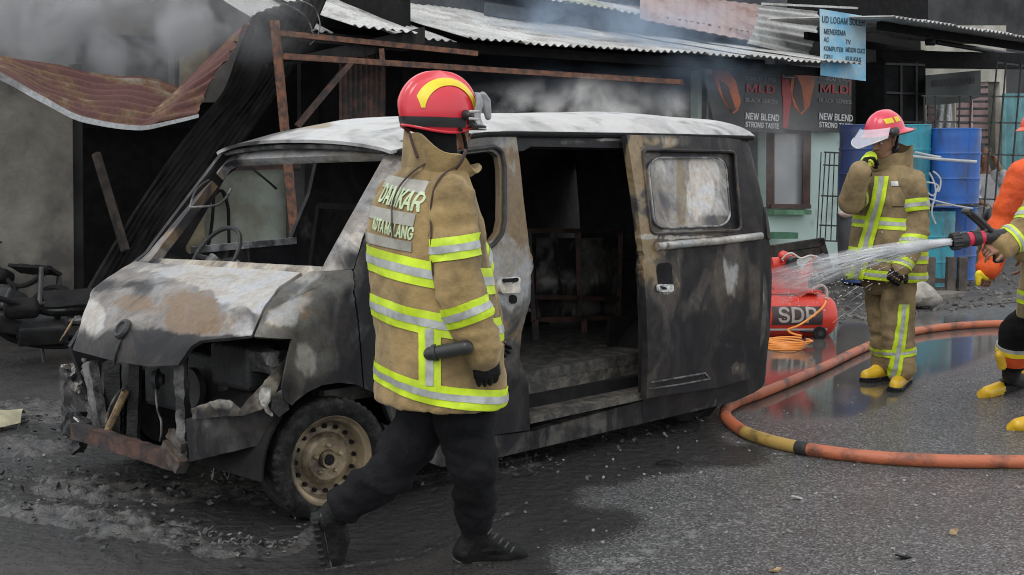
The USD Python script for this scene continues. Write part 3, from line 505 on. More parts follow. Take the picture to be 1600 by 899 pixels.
# ================================================================ ground
SO, SU, SN = np.array([-4.3, 11.5, 0]), np.array([.829, .5593, 0]), np.array([.5593, -.829, 0]); UPZ = np.array([0, 0, 1.0])
def S(u, d, z): u, d, z = np.broadcast_arrays(np.asarray(u, float), np.asarray(d, float), np.asarray(z, float)); return SO + u[..., None] * SU + d[..., None] * SN + z[..., None] * UPZ
def onS(px, py, d): return onplane(px, py, SO + np.asarray(d, float)[..., None] * SN, SN)
def uz(px, py, d): p = onS(px, py, d); return np.stack([(p - SO) @ SU, p[..., 2]], -1)
def slab(poly, d, th=.06, holes=(), edge=None, wob=0.0):
    """a wall piece: pixel outline on the plane d in front of the shop row, th thick to the back"""
    f = lambda q: uz(*np.asarray(q, float).T, d)
    g = Polygon(f(poly)).buffer(0)
    for h in holes: g = g.difference(Polygon(f(h)).buffer(0))
    m = flat(g, SO + (d - th) * SN, SU, UPZ, th, edge)
    if wob: m.vertices = m.vertices + SN * ((meshkit.fbm(m.vertices * 1.7, 3, 5) - .5) * 2 * wob)[:, None]
    return m
def wet(name, c1, c2, sc, r1, r2, bstr, bsc, fac=(.4, .62), rsc=.9, bdist=.008, vor=False):
    N = {'g': ('geometry', {}), 'n': ('noise_texture', {'scale': sc, 'detail': 8., 'roughness': .65}), 'r': ('rgb_ramp', {'ramp': [(0, c2), (fac[0], c2), (fac[1], c1), (1, c1)]}),
         'f': ('noise_texture', {'scale': 170., 'detail': 3., 'roughness': .7}), 'fr': ('map_range', {'from_min': .3, 'from_max': .7, 'to_min': .55, 'to_max': 1.5, 'clamp': True}), 'mu': ('mix_color', {'blend_type': 'multiply', 'fac': 1.0, 'use_clamp': False}),
         'q': ('noise_texture', {'scale': rsc, 'detail': 6., 'roughness': .6}), 'qr': ('map_range', {'from_min': .38, 'from_max': .62, 'to_min': r1, 'to_max': r2, 'clamp': True}),
         'bn': ('noise_texture', {'scale': bsc, 'detail': 3., 'roughness': .65}), 'b': ('bump', {'strength': bstr, 'distance': bdist}), 'p': ('principled_bsdf', {'specular_ior_level': .5})}
    L = [('g.position', k + '.vector') for k in ('n', 'f', 'q', 'bn')] + [('n.fac', 'r.fac'), ('r.color', 'mu.a'), ('f.fac', 'fr.value'), ('fr.result', 'mu.b'), ('mu.result', 'p.base_color'), ('q.fac', 'qr.value'), ('qr.result', 'p.roughness'), ('bn.fac', 'b.height'), ('b.normal', 'p.normal')]
    if vor:
        N['bn'] = ('voronoi_texture', {'scale': bsc, 'feature': 'f1'}); L[-2] = ('bn.distance', 'b.height')
    return usdkit.material(stage, '/World/Looks/' + name, N, L, surface='p.BSDF')
earth = wet('dark_earth', (.05, .043, .038), (.022, .02, .019), 2.5, .3, .6, .8, 30.)
def roadmat():
    """asphalt; wear.r sooty film, wear.g standing water, wear.b pale worn strip or brown mud by its sign of depth"""
    N = {'a': ('attribute', {'attribute': 'wear'}), 's': ('separate_color', {}), 'g': ('geometry', {}),
         'n1': ('noise_texture', {'scale': 2.2, 'detail': 9., 'roughness': .7}), 'n2': ('noise_texture', {'scale': 90., 'detail': 3., 'roughness': .7}), 'v': ('voronoi_texture', {'scale': 105., 'feature': 'f1'}), 'vc': ('voronoi_texture', {'scale': 105., 'feature': 'f1'}), 'n3': ('noise_texture', {'scale': 16., 'detail': 7., 'roughness': .65}),
         'stone': ('rgb_ramp', {'ramp': [(0, (.03, .03, .031)), (.45, (.068, .068, .068)), (.8, (.12, .12, .118)), (1, (.26, .26, .255))]}), 'sep': ('separate_color', {}),
         'big': ('map_range', {'from_min': .3, 'from_max': .7, 'to_min': .75, 'to_max': 1.2, 'clamp': True}), 'c1': ('mix_color', {'blend_type': 'multiply', 'fac': 1.}), 'c2': ('mix_color', {'b': (.19, .19, .185)}), 'c3': ('mix_color', {'b': (.009, .0088, .0085)}), 'c4': ('mix_color', {'b': (.034, .032, .029)}),
         'r1': ('mix_float', {'a': .22, 'b': .45}), 'r2': ('mix_float', {'b': .24}), 'r3': ('mix_float', {'b': .035}), 'h1': ('mix_float', {'b': .5}), 'h2': ('mix_float', {'b': .5}), 'bs': ('mix_float', {'a': 1.0, 'b': .012}), 'b': ('bump', {'distance': .012}), 'p': ('principled_bsdf', {'specular_ior_level': .5}),
         'rv': ('map_range', {'from_min': .35, 'from_max': .65, 'to_min': .06, 'to_max': .34, 'clamp': True}), 'h2m': ('math', {'math_type': 'multiply', 'value2': 3.2})}
    L = [('a.color', 's.color')] + [('g.position', k + '.vector') for k in ('n1', 'n2', 'n3', 'v', 'vc')] + [('vc.color', 'sep.color'), ('sep.r', 'stone.fac'), ('n1.fac', 'big.value'), ('stone.color', 'c1.a'), ('big.result', 'c1.b'), ('c1.result', 'c2.a'), ('c2.result', 'c3.a'), ('c3.result', 'c4.a'), ('c4.result', 'p.base_color')]
    for ch, key, k, nz in (('r', 'fr', .9, 'n2'), ('g', 'fg', .8, 'n2'), ('b', 'fb', .9, 'n3')):
        N[key + 'o'] = ('math', {'math_type': 'multiply_add', 'value2': 2 * k, 'value3': -k}); N[key + 'p'] = ('math', {'math_type': 'add'}); N[key] = ('map_range', {'range_type': 'smoothstep', 'from_min': .35, 'from_max': .65, 'to_min': 0., 'to_max': 1., 'clamp': True})
        L += [(nz + '.fac', key + 'o.value1'), (key + 'o.value', key + 'p.value1'), ('s.' + ch, key + 'p.value2'), (key + 'p.value', key + '.value')]
    L += [('fb.result', 'c2.fac'), ('fr.result', 'c3.fac'), ('fg.result', 'c4.fac'), ('fb.result', 'r1.fac'), ('r1.result', 'r2.a'), ('fr.result', 'r2.fac'), ('n3.fac', 'rv.value'), ('rv.result', 'r2.b'), ('r2.result', 'r3.a'), ('fg.result', 'r3.fac'), ('r3.result', 'p.roughness'),
          ('v.distance', 'h1.a'), ('n3.fac', 'h2m.value1'), ('h2m.value', 'h1.b'), ('fr.result', 'h1.fac'), ('h1.result', 'b.height'), ('fg.result', 'bs.fac'), ('bs.result', 'b.strength'), ('b.normal', 'p.normal')]
    return usdkit.material(stage, '/World/Looks/wet_asphalt', N, L, surface='p.BSDF')
asphalt = roadmat()
mudw = wet('muddy_water', (.075, .066, .056), (.03, .027, .024), .9, .10, .35, .25, 14., rsc=1.6, bdist=.004)
def gpoly(pts, z, n=8, wob=.05, seed=1, holes=()):
    p = G(*np.asarray(pts, float).T)[:, :2]; L = LineString(np.vstack([p, p[:1]])).segmentize(.08); q = np.asarray(L.coords)[:-1]
    q = q + wob * 2 * np.stack([meshkit.fbm(np.c_[q * 3, 0 * q[:, 0] + seed], 4, 1) - .5, meshkit.fbm(np.c_[q * 3, 0 * q[:, 0] + seed + 9], 4, 2) - .5], 1)
    return flat(Polygon(q).buffer(0), (0, 0, z - .02), (1, 0, 0), (0, 1, 0), .02)
single('ground', sheet(lambda u, v: np.stack([-150 + 300 * u, -60 + 300 * v, 0 * u - .05], -1), 2, 2), earth, 'dark wet earth beyond the road', kind='structure')
def soft(q, pts, w):
    """1 inside the outline, 0 outside, w pixels of slope"""
    p = Polygon(pts); shapely.prepare(p); pt = shapely.points(q); d = shapely.distance(pt, p.exterior) * np.where(shapely.contains(p, pt), 1, -1); return 1 / (1 + np.exp(-np.clip(d / w, -30, 30)))
FILM = [(-900, 1200), (800, 1200), (885, 899), (905, 850), (935, 800), (1010, 752), (1085, 720), (1170, 668), (1190, 632), (1140, 560), (1000, 500), (300, 480), (-900, 480)]
PUD = [(1190, 585), (1216, 528), (1300, 505), (1440, 490), (1575, 500), (1600, 530), (1500, 578), (1440, 592), (1400, 628), (1330, 655), (1225, 660), (1150, 640)]
PUD2 = [(-600, 840), (-60, 828), (160, 838), (330, 868), (470, 880), (560, 860), (640, 800), (760, 780), (870, 770), (850, 850), (820, 960), (-600, 960)]
STRIP = [(840, 905), (950, 905), (1130, 830), (1330, 772), (1480, 738), (1440, 732), (1250, 774), (1060, 828), (930, 872)]
FOAM = [([(-40, 792), (90, 812), (200, 836), (330, 862), (430, 868), (470, 850)], 7), ([(140, 798), (230, 810), (330, 832)], 4), ([(300, 846), (400, 852), (480, 838), (560, 786)], 5), ([(620, 752), (720, 738), (830, 716)], 6), ([(500, 890), (640, 872), (800, 800)], 4), ([(0, 742), (120, 758), (260, 772)], 5)]
def road_wear(v):
    q = project(v); far = v[:, 1] < 1.5; q[far] = [3000, 3000]
    r = soft(q, FILM, 38); g = np.maximum(1.15 * soft(q, PUD, 14), .62 * soft(q, PUD2, 25)); b = .54 * soft(q, STRIP, 13) + .09
    fm = np.zeros(len(q))
    for pts, w in FOAM: fm = np.maximum(fm, np.exp(-(shapely.distance(shapely.points(q), LineString(pts)) / w) ** 2))
    fm *= (q[:, 1] > 600) & (q[:, 0] < 1200)
    r = r + .9 * (meshkit.fbm(v * [1.6, 1.6, 0], 4, 12) - .5) * np.clip(4 * r * (1 - r), 0, 1) * 2
    return np.stack([r * 1.5 - .25 - fm * .95, g * 1.4 - .3 - fm * .6, b * 1.2 - .3 * (1 - b) + fm * .55], 1)
gx = np.r_[-60, -30, -12, np.arange(-3.4, 3.2, .04), np.arange(3.2, 7.6, .08), 12, 30, 60]; gy = np.r_[-30, -5, 1, np.arange(3.2, 7.0, .04), np.arange(7.0, 16, .08), 20, 40, 90]
def roadgrid(u, v): return np.stack([np.interp(u, np.linspace(0, 1, len(gx)), gx), np.interp(v, np.linspace(0, 1, len(gy)), gy), 0 * u], -1)
single('road', sheet(roadgrid, len(gx), len(gy)), asphalt, 'wet grey asphalt road, black with soot round the van', kind='structure', wear=road_wear)
# verge of gravel and rubble
single('verge', flat(Polygon([p[:2] for p in (S(-30, -.2, 0), S(45, -.2, 0), S(45, 3.72, 0), S(-30, 3.72, 0))]), (0, 0, -.01), (1, 0, 0), (0, 1, 0), .022), wet('gravel', (.10, .092, .085), (.035, .032, .03), 9., .35, .7, 1., 45., vor=True, bdist=.02), 'dark gravel strip before the shops', kind='structure')
def pebble(seed, size):
    m = trimesh.creation.icosphere(subdivisions=1); r = np.random.default_rng(seed)
    m.vertices = m.vertices * (1 + .25 * r.normal(size=(len(m.vertices), 1))) * size * np.array([1, r.uniform(.6, 1), r.uniform(.35, .7)]); return m
def scatter(pts, mk, tilt=.4):
    out = []
    for k, p in enumerate(pts):
        m = mk(k); R = trimesh.transformations.euler_matrix(rng.normal(0, tilt), rng.normal(0, tilt), rng.uniform(0, 6.28)); m.apply_transform(R); m.vertices = m.vertices + p; out.append(m)
    return cat(out)
single('sooty_ground', flat(Polygon([p[:2] for p in (S(-30, -.1, 0), S(5.2, -.1, 0), S(4.6, 1.5, 0), S(5.0, 3.9, 0), S(-30, 3.9, 0))]), (0, 0, -.004), (1, 0, 0), (0, 1, 0), .02), wet('black_mud', (.022, .019, .017), (.008, .008, .008), 3., .2, .6, 1., 26., bdist=.02), 'soot-blackened muddy ground before the burnt house', kind='structure')
pts = [S(rng.uniform(4.5, 12), d, .01) for d in rng.uniform(.3, 3.9, 900)]
single('rubble', scatter(pts, lambda k: pebble(k, rng.uniform(.015, .05))), mat('rubble_stone', (.17, .155, .14), .6, col2=(.05, .046, .042), scale=7, bump=.4), 'wet rubble and stones along the verge', kind='stuff', smooth=False)
def flake(k, lo=.01, hi=.05):
    n = 3; a, b = rng.uniform(lo, hi), rng.uniform(lo, hi) * .7; c = rng.uniform(-.4, .6) * a
    m = sheet(lambda u, v: np.stack([(u - .5) * a + .2 * a * np.sin(v * 9 + k), (v - .5) * b, c * (u - .5) ** 2 * 2 + .15 * b * np.sin(u * 6 + k)], -1), n, n); return m
def along(px, n, spread):
    p = spline(G(*np.asarray(px, float).T), 200)[rng.integers(0, 200, n)]; return p + np.c_[rng.normal(0, spread, (n, 2)), np.zeros(n)] + [0, 0, .014]
ashm = mat('pale_ash_flakes', (.13, .126, .12), .45, col2=(.05, .048, .046), scale=20, fac=(.45, .55)); ashd = mat('dark_ash_flakes', (.035, .034, .033), .45, col2=(.015, .015, .015), scale=20)
A1 = np.vstack([along([(0, 780), (120, 800), (230, 818), (330, 850)], 117, .09), along([(300, 842), (400, 858), (470, 850)], 72, .05), along([(430, 855), (560, 770), (640, 745)], 54, .12), along([(700, 740), (800, 720), (860, 730)], 40, .10), along([(120, 760), (250, 780), (400, 760)], 72, .16), along([(0, 640), (100, 650)], 63, .20), along([(0, 720), (90, 730)], 54, .18), along([(330, 745), (380, 750)], 27, .05), along([(620, 880), (860, 800), (1000, 740)], 31, .2)])
single('ash_flakes', scatter(A1, lambda k: flake(k, .005, .028), .4), ashm, 'pale curled ash flakes on the wet ground', kind='stuff', smooth=False)
A2 = np.vstack([along([(0, 800), (160, 815), (300, 850), (420, 862)], 96, .10), along([(60, 740), (250, 775), (420, 770)], 120, .18), along([(0, 650), (110, 690)], 96, .25), along([(430, 790), (700, 740), (900, 700), (1100, 660)], 72, .15)])
single('charred_flakes', scatter(A2, lambda k: flake(k, .01, .05), .35), ashd, 'black charred flakes on the wet ground', kind='stuff', smooth=False)
# low ridges of burnt sludge
def ridge(px, w, h, seed):
    c = spline(G(*np.asarray(px, float).T), 120); t = np.gradient(c, axis=0); nrm = np.stack([-t[:, 1], t[:, 0]], 1); nrm /= np.linalg.norm(nrm, axis=1, keepdims=True)
    def fn(u, v):
        k = np.clip((u * 119).round().astype(int), 0, 119); o = (v - .5) * 2; env = np.sqrt(np.clip(np.sin(np.pi * u), 0, 1))
        wd = w * env * (.5 + meshkit.fbm(np.stack([u * 14, 0 * u + seed, v * 0], -1), 3, seed))
        P = np.zeros(u.shape + (3,)); P[..., :2] = c[k][..., :2] + nrm[k] * (o * wd)[..., None]
        P[..., 2] = h * env * (1 - o ** 2) * (.15 + 1.5 * meshkit.fbm(np.stack([P[..., 0] * 18, P[..., 1] * 18, 0 * u + seed], -1), 4, seed) ** 1.6) - .004; return P
    return sheet(fn, 120, 24)
slud = wet('burnt_sludge', (.055, .052, .048), (.014, .014, .014), 14., .06, .32, 1., 70., rsc=20.)
RID = [([(-60, 785), (60, 800), (160, 815), (260, 838), (330, 858)], .17, .05), ([(250, 846), (330, 858), (420, 864), (480, 850)], .09, .028), ([(140, 800), (230, 812), (320, 826)], .05, .03), ([(60, 740), (200, 770), (330, 770), (440, 790)], .22, .035), ([(430, 866), (470, 846), (490, 820)], .05, .025), ([(640, 760), (720, 742), (860, 722)], .12, .02), ([(-60, 690), (40, 700), (110, 700)], .3, .05), ([(-40, 630), (60, 640), (120, 660)], .35, .04)]
single('sludge', cat([ridge(p, w, h, 3 + k) for k, (p, w, h) in enumerate(RID)]), slud, 'low ridges of burnt sludge in front of the van', kind='stuff', smooth=60)
for k, (px, py, a, b, lab) in enumerate([(1045, 723, .13, .035, 'black plastic strip lying on the asphalt'), (1245, 777, .05, .02, 'pale scrap on the asphalt below the yellow hose section'), (1412, 868, .06, .03, 'small black twig on the asphalt near the bottom right'), (1212, 888, .05, .02, 'yellow fallen leaf at the bottom edge of the road'), (1490, 829, .05, .03, 'small yellow leaf on the asphalt at right')]):
    p = G(px, py, .012); m = sheet(lambda u, v: np.stack([(u - .5) * a, (v - .5) * b, .12 * a * np.sin(3 * u + k)], -1), 8, 4, .006); m.apply_transform(trimesh.transformations.rotation_matrix(.3 * k - .1, [0, 0, 1])); m.vertices = m.vertices + p
    single('plastic_strip' if k == 0 else ('twig' if k == 2 else ('leaf' if k > 2 else 'scrap')), m, [black, mats['pale_plate'], black, tan_mat, tan_mat][k], lab, ['debris', 'scrap', 'twig', 'leaf', 'leaf'][k])

gp = [G(*q, .006) for q in np.stack([rng.uniform(820, 1640, 240), rng.uniform(600, 905, 240)], 1)]
single('grit', scatter(gp, lambda k: pebble(k + 50, rng.uniform(.003, .008))), mat('pale_grit', (.34, .33, .31), .6, var=.6, scale=30), 'loose pale grit on the asphalt', kind='stuff', smooth=False)
# ================================================================ buildings of the shop row
con = mat('stained_concrete', (.25, .235, .195), .85, col2=(.07, .066, .06), scale=1.6, bump=.35, bscale=25, fac=(.35, .68), detail=9)
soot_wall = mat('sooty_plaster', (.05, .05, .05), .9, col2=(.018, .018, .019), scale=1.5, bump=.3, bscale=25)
def house(name, label, px, py, d): return Thing(name, label, 'building', onS(px, py, d) * [1, 1, 0])
bh = house('burnt_house', 'burnt-out house with a stained concrete wall behind the motorcycle', 60, 480, 0)
part(bh, 'wall', slab([(-220, 100), (113, 108), (117, 620), (-220, 700)], 0, .15, edge=.3, wob=.01), con, label='stained grey concrete wall')
part(bh, 'door_post', slab([(113, 100), (128, 100), (132, 600), (117, 600)], -.1, .12), soot_wall)
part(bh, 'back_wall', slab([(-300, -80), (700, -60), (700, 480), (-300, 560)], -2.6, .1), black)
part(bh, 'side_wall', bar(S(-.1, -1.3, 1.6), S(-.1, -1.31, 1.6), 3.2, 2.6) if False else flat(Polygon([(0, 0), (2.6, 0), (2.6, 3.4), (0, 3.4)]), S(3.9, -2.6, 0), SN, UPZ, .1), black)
part(bh, 'inner_wall', slab([(283, 262), (452, 256), (454, 430), (280, 430)], -.75, .1, edge=.1), mat('green_plaster', (.27, .30, .26), .85, col2=(.17, .17, .13), scale=2.2, bump=.25, bscale=30, detail=9, fac=(.4, .6)), label='stained pale green inner wall')
part(bh, 'inner_wall', slab([(262, 266), (316, 262), (322, 430), (262, 430)], -.70, .1, edge=.1), mat('tan_plaster', (.26, .22, .14), .9, col2=(.12, .10, .07), scale=4, bump=.4, bscale=25), label='bare tan plaster beside the green wall')
part(bh, 'lintel', bar(onS(300, 262, -.6), onS(468, 256, -.6), .08, .10), rust_dark)
part(bh, 'door_jamb', slab([(452, 256), (476, 256), (476, 430), (452, 430)], -.6, .08), soot_wall)
for pts in ([(334, 300), (332, 340), (322, 400)], [(348, 300), (357, 330), (358, 400)], [(335, 305), (345, 298), (354, 312)]):
    part(bh, 'burnt_cable', tube(spline([onS(x, y, -.68) + [0, 0, 0] for x, y in pts], 14), .018, 6), black)
single('plank', bar(onS(150, 240, .1), onS(196, 392, .45), .05, .07), mat('charred_wood', (.06, .045, .035), .8, col2=(.018, .016, .015), scale=8, bump=.4, bscale=40), 'charred pole leaning in the black doorway', 'pole')
ub = house('burnt_upper_house', 'smoke-blackened upper house above the buckled roof sheet', 240, 100, -1.6)
part(ub, 'wall', slab([(-300, -200), (425, -200), (425, 160), (-300, 160)], -1.6, .12, holes=[[(118, 52), (286, 62), (286, 190), (118, 190)]], edge=.35, wob=.01), mat('smoky_plaster', (.17, .16, .145), .9, col2=(.065, .062, .058), scale=1.3, bump=.3, bscale=20, detail=9, fac=(.38, .62)))
part(ub, 'window_frame', cat([bar(onS(a, b, -1.62), onS(c, e, -1.62), .07) for a, b, c, e in ((118, 56, 286, 66), (190, 60, 192, 150), (268, 66, 270, 150))]), soot_wall)
part(ub, 'back_wall', slab([(60, 20), (340, 20), (340, 200), (60, 200)], -2.2, .05), black)
part(ub, 'plaster_patch', slab([(282, 92), (325, 70), (332, 110), (318, 150), (280, 160)], -1.585, .03), mats['tan_plaster'])
def corr(fn, nu, nv, waves, amp, along='u', th=.0):
    """a corrugated sheet over fn(u, v); waves across v, running along u"""
    b = sheet(fn, nu, nv); n = b.vertex_normals; u, v = np.meshgrid(np.linspace(0, 1, nu), np.linspace(0, 1, nv), indexing='ij')
    ph = (v if along == 'u' else u).ravel() * waves * 2 * np.pi
    P = b.vertices + n * (np.sin(ph) * amp)[:, None]
    return sheet(lambda a, c: P.reshape(nu, nv, 3), nu, nv, th or .004)
def roofmat(name, c, c2, c3, sc=2.2, rough=.5, metal=.15, soot=.5):
    N = {'g': ('geometry', {}), 'n': ('noise_texture', {'scale': sc, 'detail': 9., 'roughness': .65}), 'r': ('rgb_ramp', {'ramp': [(.3, c3), (.44, c2), (.52, c), (.75, tuple(np.array(c) * 1.15))]}), 'f': ('noise_texture', {'scale': 40., 'detail': 5.}),
         'fr': ('map_range', {'from_min': .3, 'from_max': .7, 'to_min': .75, 'to_max': 1.15, 'clamp': True}), 'mu': ('mix_color', {'blend_type': 'multiply', 'fac': 1.0}), 'p': ('principled_bsdf', {'roughness': rough, 'metallic': metal}), 'b': ('bump', {'strength': .2, 'distance': .005})}
    return usdkit.material(stage, '/World/Looks/' + name, N, [('g.position', 'n.vector'), ('g.position', 'f.vector'), ('n.fac', 'r.fac'), ('r.color', 'mu.a'), ('f.fac', 'fr.value'), ('fr.result', 'mu.b'), ('mu.result', 'p.base_color'), ('f.fac', 'b.height'), ('b.normal', 'p.normal')], surface='p.BSDF')
zinc = roofmat('grey_zinc', (.38, .38, .365), (.30, .29, .27), (.10, .09, .085)); zinc2 = roofmat('pale_zinc', (.46, .46, .44), (.33, .32, .30), (.2, .18, .16)); zinc3 = roofmat('dull_zinc', (.34, .35, .35), (.24, .24, .24), (.08, .08, .08))
rustroof = roofmat('rust_red_zinc', (.30, .22, .20), (.24, .15, .13), (.14, .08, .07)); fallen = roofmat('rusted_fallen_zinc', (.085, .030, .024), (.12, .060, .026), (.21, .195, .16), sc=2.6, metal=.1, rough=.6)
darkroof = mat('burnt_zinc', (.020, .019, .018), .6, col2=(.009, .009, .009), scale=6, bump=.4, metal=.1, spec=.25)
# buckled sheet at upper left
lowL, higL = [(-70, 88, 1.5), (0, 118, 1.5), (60, 152, 1.5), (130, 186, 1.45), (215, 199, 1.4)], [(-60, 78, .6), (20, 92, .6), (90, 102, .55), (150, 112, .5), (215, 120, .5), (284, 138, .55)]
lowR, higR = [(215, 199, 1.4), (262, 191, 1.36), (306, 181, 1.3)], [(284, 138, .55), (336, 84, .62), (393, 31, .7)]
low = lowL
cv = lambda q, n: spline([onS(x, y, d) for x, y, d in q], n)
lowc, higc = np.vstack([cv(lowL, 76), cv(lowR, 35)[1:]]), np.vstack([cv(higL, 76), cv(higR, 35)[1:]])
def fall(u, v):
    k = np.clip((u * 109).round().astype(int), 0, 109); sag = .05 * np.sin(np.pi * v) * np.clip(1 - np.abs(u - .3) * 2.5, 0, 1) - .06 * np.sin(np.pi * v) * np.clip((u - .7) / .3, 0, 1)
    P = lowc[k] * (1 - v)[..., None] + higc[k] * v[..., None]; P += ((higc[109] - higc[100]) * .7 * (meshkit.fbm(np.stack([v * 9, 0 * v, 0 * v], -1), 3, 8) - .5)[..., None]) * np.clip((u - .85) / .15, 0, 1)[..., None]; P[..., 2] -= sag - .03 * (meshkit.fbm(np.stack([u * 7, v * 2, 0 * u], -1), 2, 2) - .5) * 2; return P
def fall_wear(v): return np.zeros((len(v), 3))
single('roof_sheet', corr(fall, 110, 96, 8, .024, th=.004), fallen, 'rust-red corrugated roof sheet buckled into a V over the burnt house', 'roof sheet', smooth=50)
rim = spline([onS(x, y, d) for x, y, d in lowL + lowR[1:]], 60)
single('roof_sheet', sheet(lambda u, v: rim[np.clip((u * 59).round().astype(int), 0, 59)] + (v * .065)[..., None] * np.array([0, -.2, -1.]) * (1 - .55 * u)[..., None] + np.array([.03, -.03, .012]), 60, 4, .005), zinc3, 'pale bent metal strip along the lower edge of the buckled sheet', 'metal strip')
dl = [(395, 22), (372, 80), (350, 140), (300, 200), (215, 320), (118, 485)]; dr = [(516, -14), (478, 70), (430, 150), (370, 235), (300, 330), (215, 470)]
dlc, drc = spline([onS(x, y, .75 - .1 * k) for k, (x, y) in enumerate(dl)], 60), spline([onS(x, y, .55 - .12 * k) for k, (x, y) in enumerate(dr)], 60)
def drape(u, v):
    k = np.clip((u * 59).round().astype(int), 0, 59); return dlc[k] * (1 - v)[..., None] + drc[k] * v[..., None] + (.22 * (meshkit.fbm(np.stack([u * 6, v * 2.5, 0 * u], -1), 3, 2) - .5))[..., None] * np.array([.4, -1., .3])
single('roof_sheet', corr(drape, 60, 80, 10, .02), darkroof, 'soot-black corrugated sheet hanging down beside the rusty post', 'roof sheet', smooth=50)
for pts in ([(470, 2), (492, 14), (500, 40), (484, 70)], [(440, 6), (480, 30), (490, 60)]):
    single('wire', tube(spline([onS(x, y, .95) for x, y in pts], 20), .006, 5), ashy, 'thin wire curling off the black hanging sheet, the %s one' % ('longer' if pts[0][0] == 470 else 'shorter'), 'wire')
# rusty frame
fr = Thing('steel_frame', 'rusty red steel frame of post, rails and brace behind the van', 'frame', onS(452, 420, .95) * [1, 1, 0])
for nm, a, b, w in (('post', (429, 32), (470, 470), .075), ('rail', (436, 52), (745, 84), .05), ('rail', (438, 88), (1066, 129), .055), ('brace', (549, 96), (464, 198), .05), ('strut', (596, 76), (598, 98), .045)):
    part(fr, nm, bar(onS(*a, .95), onS(*b, .95), w, w), rust if nm != 'brace' else rust_dark)
single('ribbed_sheet', corr(lambda u, v: onS(*(lambda x, y: (x, y))(530 + 72 * v, 74 - 8 * v + (128) * u), .55), 30, 60, 9, .012), rust_dark, 'dark rusty ribbed panel standing behind the foreground helmet', 'metal sheet', smooth=50)
single('ribbed_sheet', corr(lambda u, v: onS(412 + 252 * v + 0 * u, 100 - 58 * v + (3 + 27 * v ** .7 + 4 * np.sin(v * 23) * v) * u, .90), 12, 90, 12, .012), darkroof, 'jagged black sheet edge below the grey roof sheets', 'metal sheet', smooth=50)

# burnt shop: black room, awning of zinc sheets, mint wall with window and posters
sh = house('shop', 'burnt shop with zinc awning and mint green front wall', 1260, 400, 0)
ev0, ev1 = uz(455, 66, 1.0)[0], uz(1346, 105, 1.0)[0]; nS = 12; wS = (ev1 - ev0) / nS
for k in range(nS):
    u0, u1 = ev0 + k * wS - .03, ev0 + (k + 1) * wS + .03; dz = .012 * (k % 2)
    def aw(u, v, u0=u0, u1=u1, k=k, dz=dz):
        uu = u0 + (u1 - u0) * v; e = (uu - ev0) / (ev1 - ev0); dfront = 1.0 + .04 * math.sin(k * 2.3) - (.5 if k == 0 else .25 if k == 2 else 0); dd = -2.0 + (dfront + 2.0) * u
        z = 2.70 + .07 * np.clip(1 - e * 3.6, 0, 1) + (.84 - .32 * e) * (1 - u) + dz + .025 * (meshkit.fbm(np.stack([uu * 1.3, dd * 1.2, 0 * u], -1), 3, 6) - .5) - .03 * np.sin(np.pi * u) * (.4 + .6 * math.sin(k * 1.7) ** 2)
        return S(uu, dd, z)
    part(sh, 'roof_sheet', corr(aw, 22, 46, 7, .014, th=.004), (zinc, zinc2, zinc)[k % 3], 50)
part(sh, 'awning_beam', bar(S(ev0 + .2, .7, 2.66), S(ev1 - .1, .7, 2.60), .06, .10), black)
part(sh, 'awning_beam', bar(S(ev0 + .2, -.6, 2.86), S(ev1 - .1, -.6, 2.80), .06, .10), black)
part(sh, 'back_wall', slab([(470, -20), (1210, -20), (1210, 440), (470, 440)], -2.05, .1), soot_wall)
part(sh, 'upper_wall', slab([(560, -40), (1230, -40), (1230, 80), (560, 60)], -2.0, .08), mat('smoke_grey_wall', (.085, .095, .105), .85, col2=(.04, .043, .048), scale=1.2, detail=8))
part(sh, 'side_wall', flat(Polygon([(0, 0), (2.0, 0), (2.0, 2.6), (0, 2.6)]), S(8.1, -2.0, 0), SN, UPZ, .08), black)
mint = mat('mint_paint', (.60, .76, .69), .75, col2=(.40, .50, .45), scale=1.9, bump=.15, bscale=25, detail=10, fac=(.30, .42))
part(sh, 'wall', slab([(1196, 120), (1326, 120), (1312, 420), (1196, 430)], 0, .14, holes=[[(1203, 203), (1261, 203), (1260, 324), (1203, 324)]], edge=.15), mint, label='mint green front wall')
part(sh, 'pillar', slab([(1091, 110), (1107, 110), (1107, 420), (1091, 420)], 0, .14), mint)
wf = mat('brown_frame', (.13, .075, .06), .6, var=.5)
fw = part(sh, 'window_frame', cat([bar(onS(a, b, .02), onS(c, e, .02), .10, .055) for a, b, c, e in ((1203, 203, 1203, 326), (1261, 203, 1259, 326), (1201, 322, 1263, 323), (1201, 205, 1263, 206))]), wf)
part(sh, 'mullion', bar(onS(1206, 205, .0), onS(1206, 322, .0), .06, .05), wf, parent=fw)
part(sh, 'pane', slab([(1203, 203), (1262, 203), (1260, 324), (1203, 324)], -.05, .012), mat('smoky_glass', (.46, .47, .47), .2, col2=(.36, .37, .375), scale=1.3, detail=2), parent=fw)
part(sh, 'sill', bar(onS(1203, 332, .06), onS(1262, 332, .06), .14, .06), mat('green_sill', (.20, .42, .24), .7, col2=(.1, .2, .12), scale=6))
part(sh, 'ledge', bar(onS(1200, 368, .2), onS(1238, 368, .2), .2, .08), mat('green_ledge', (.10, .26, .15), .6), label='dark green ledge board')
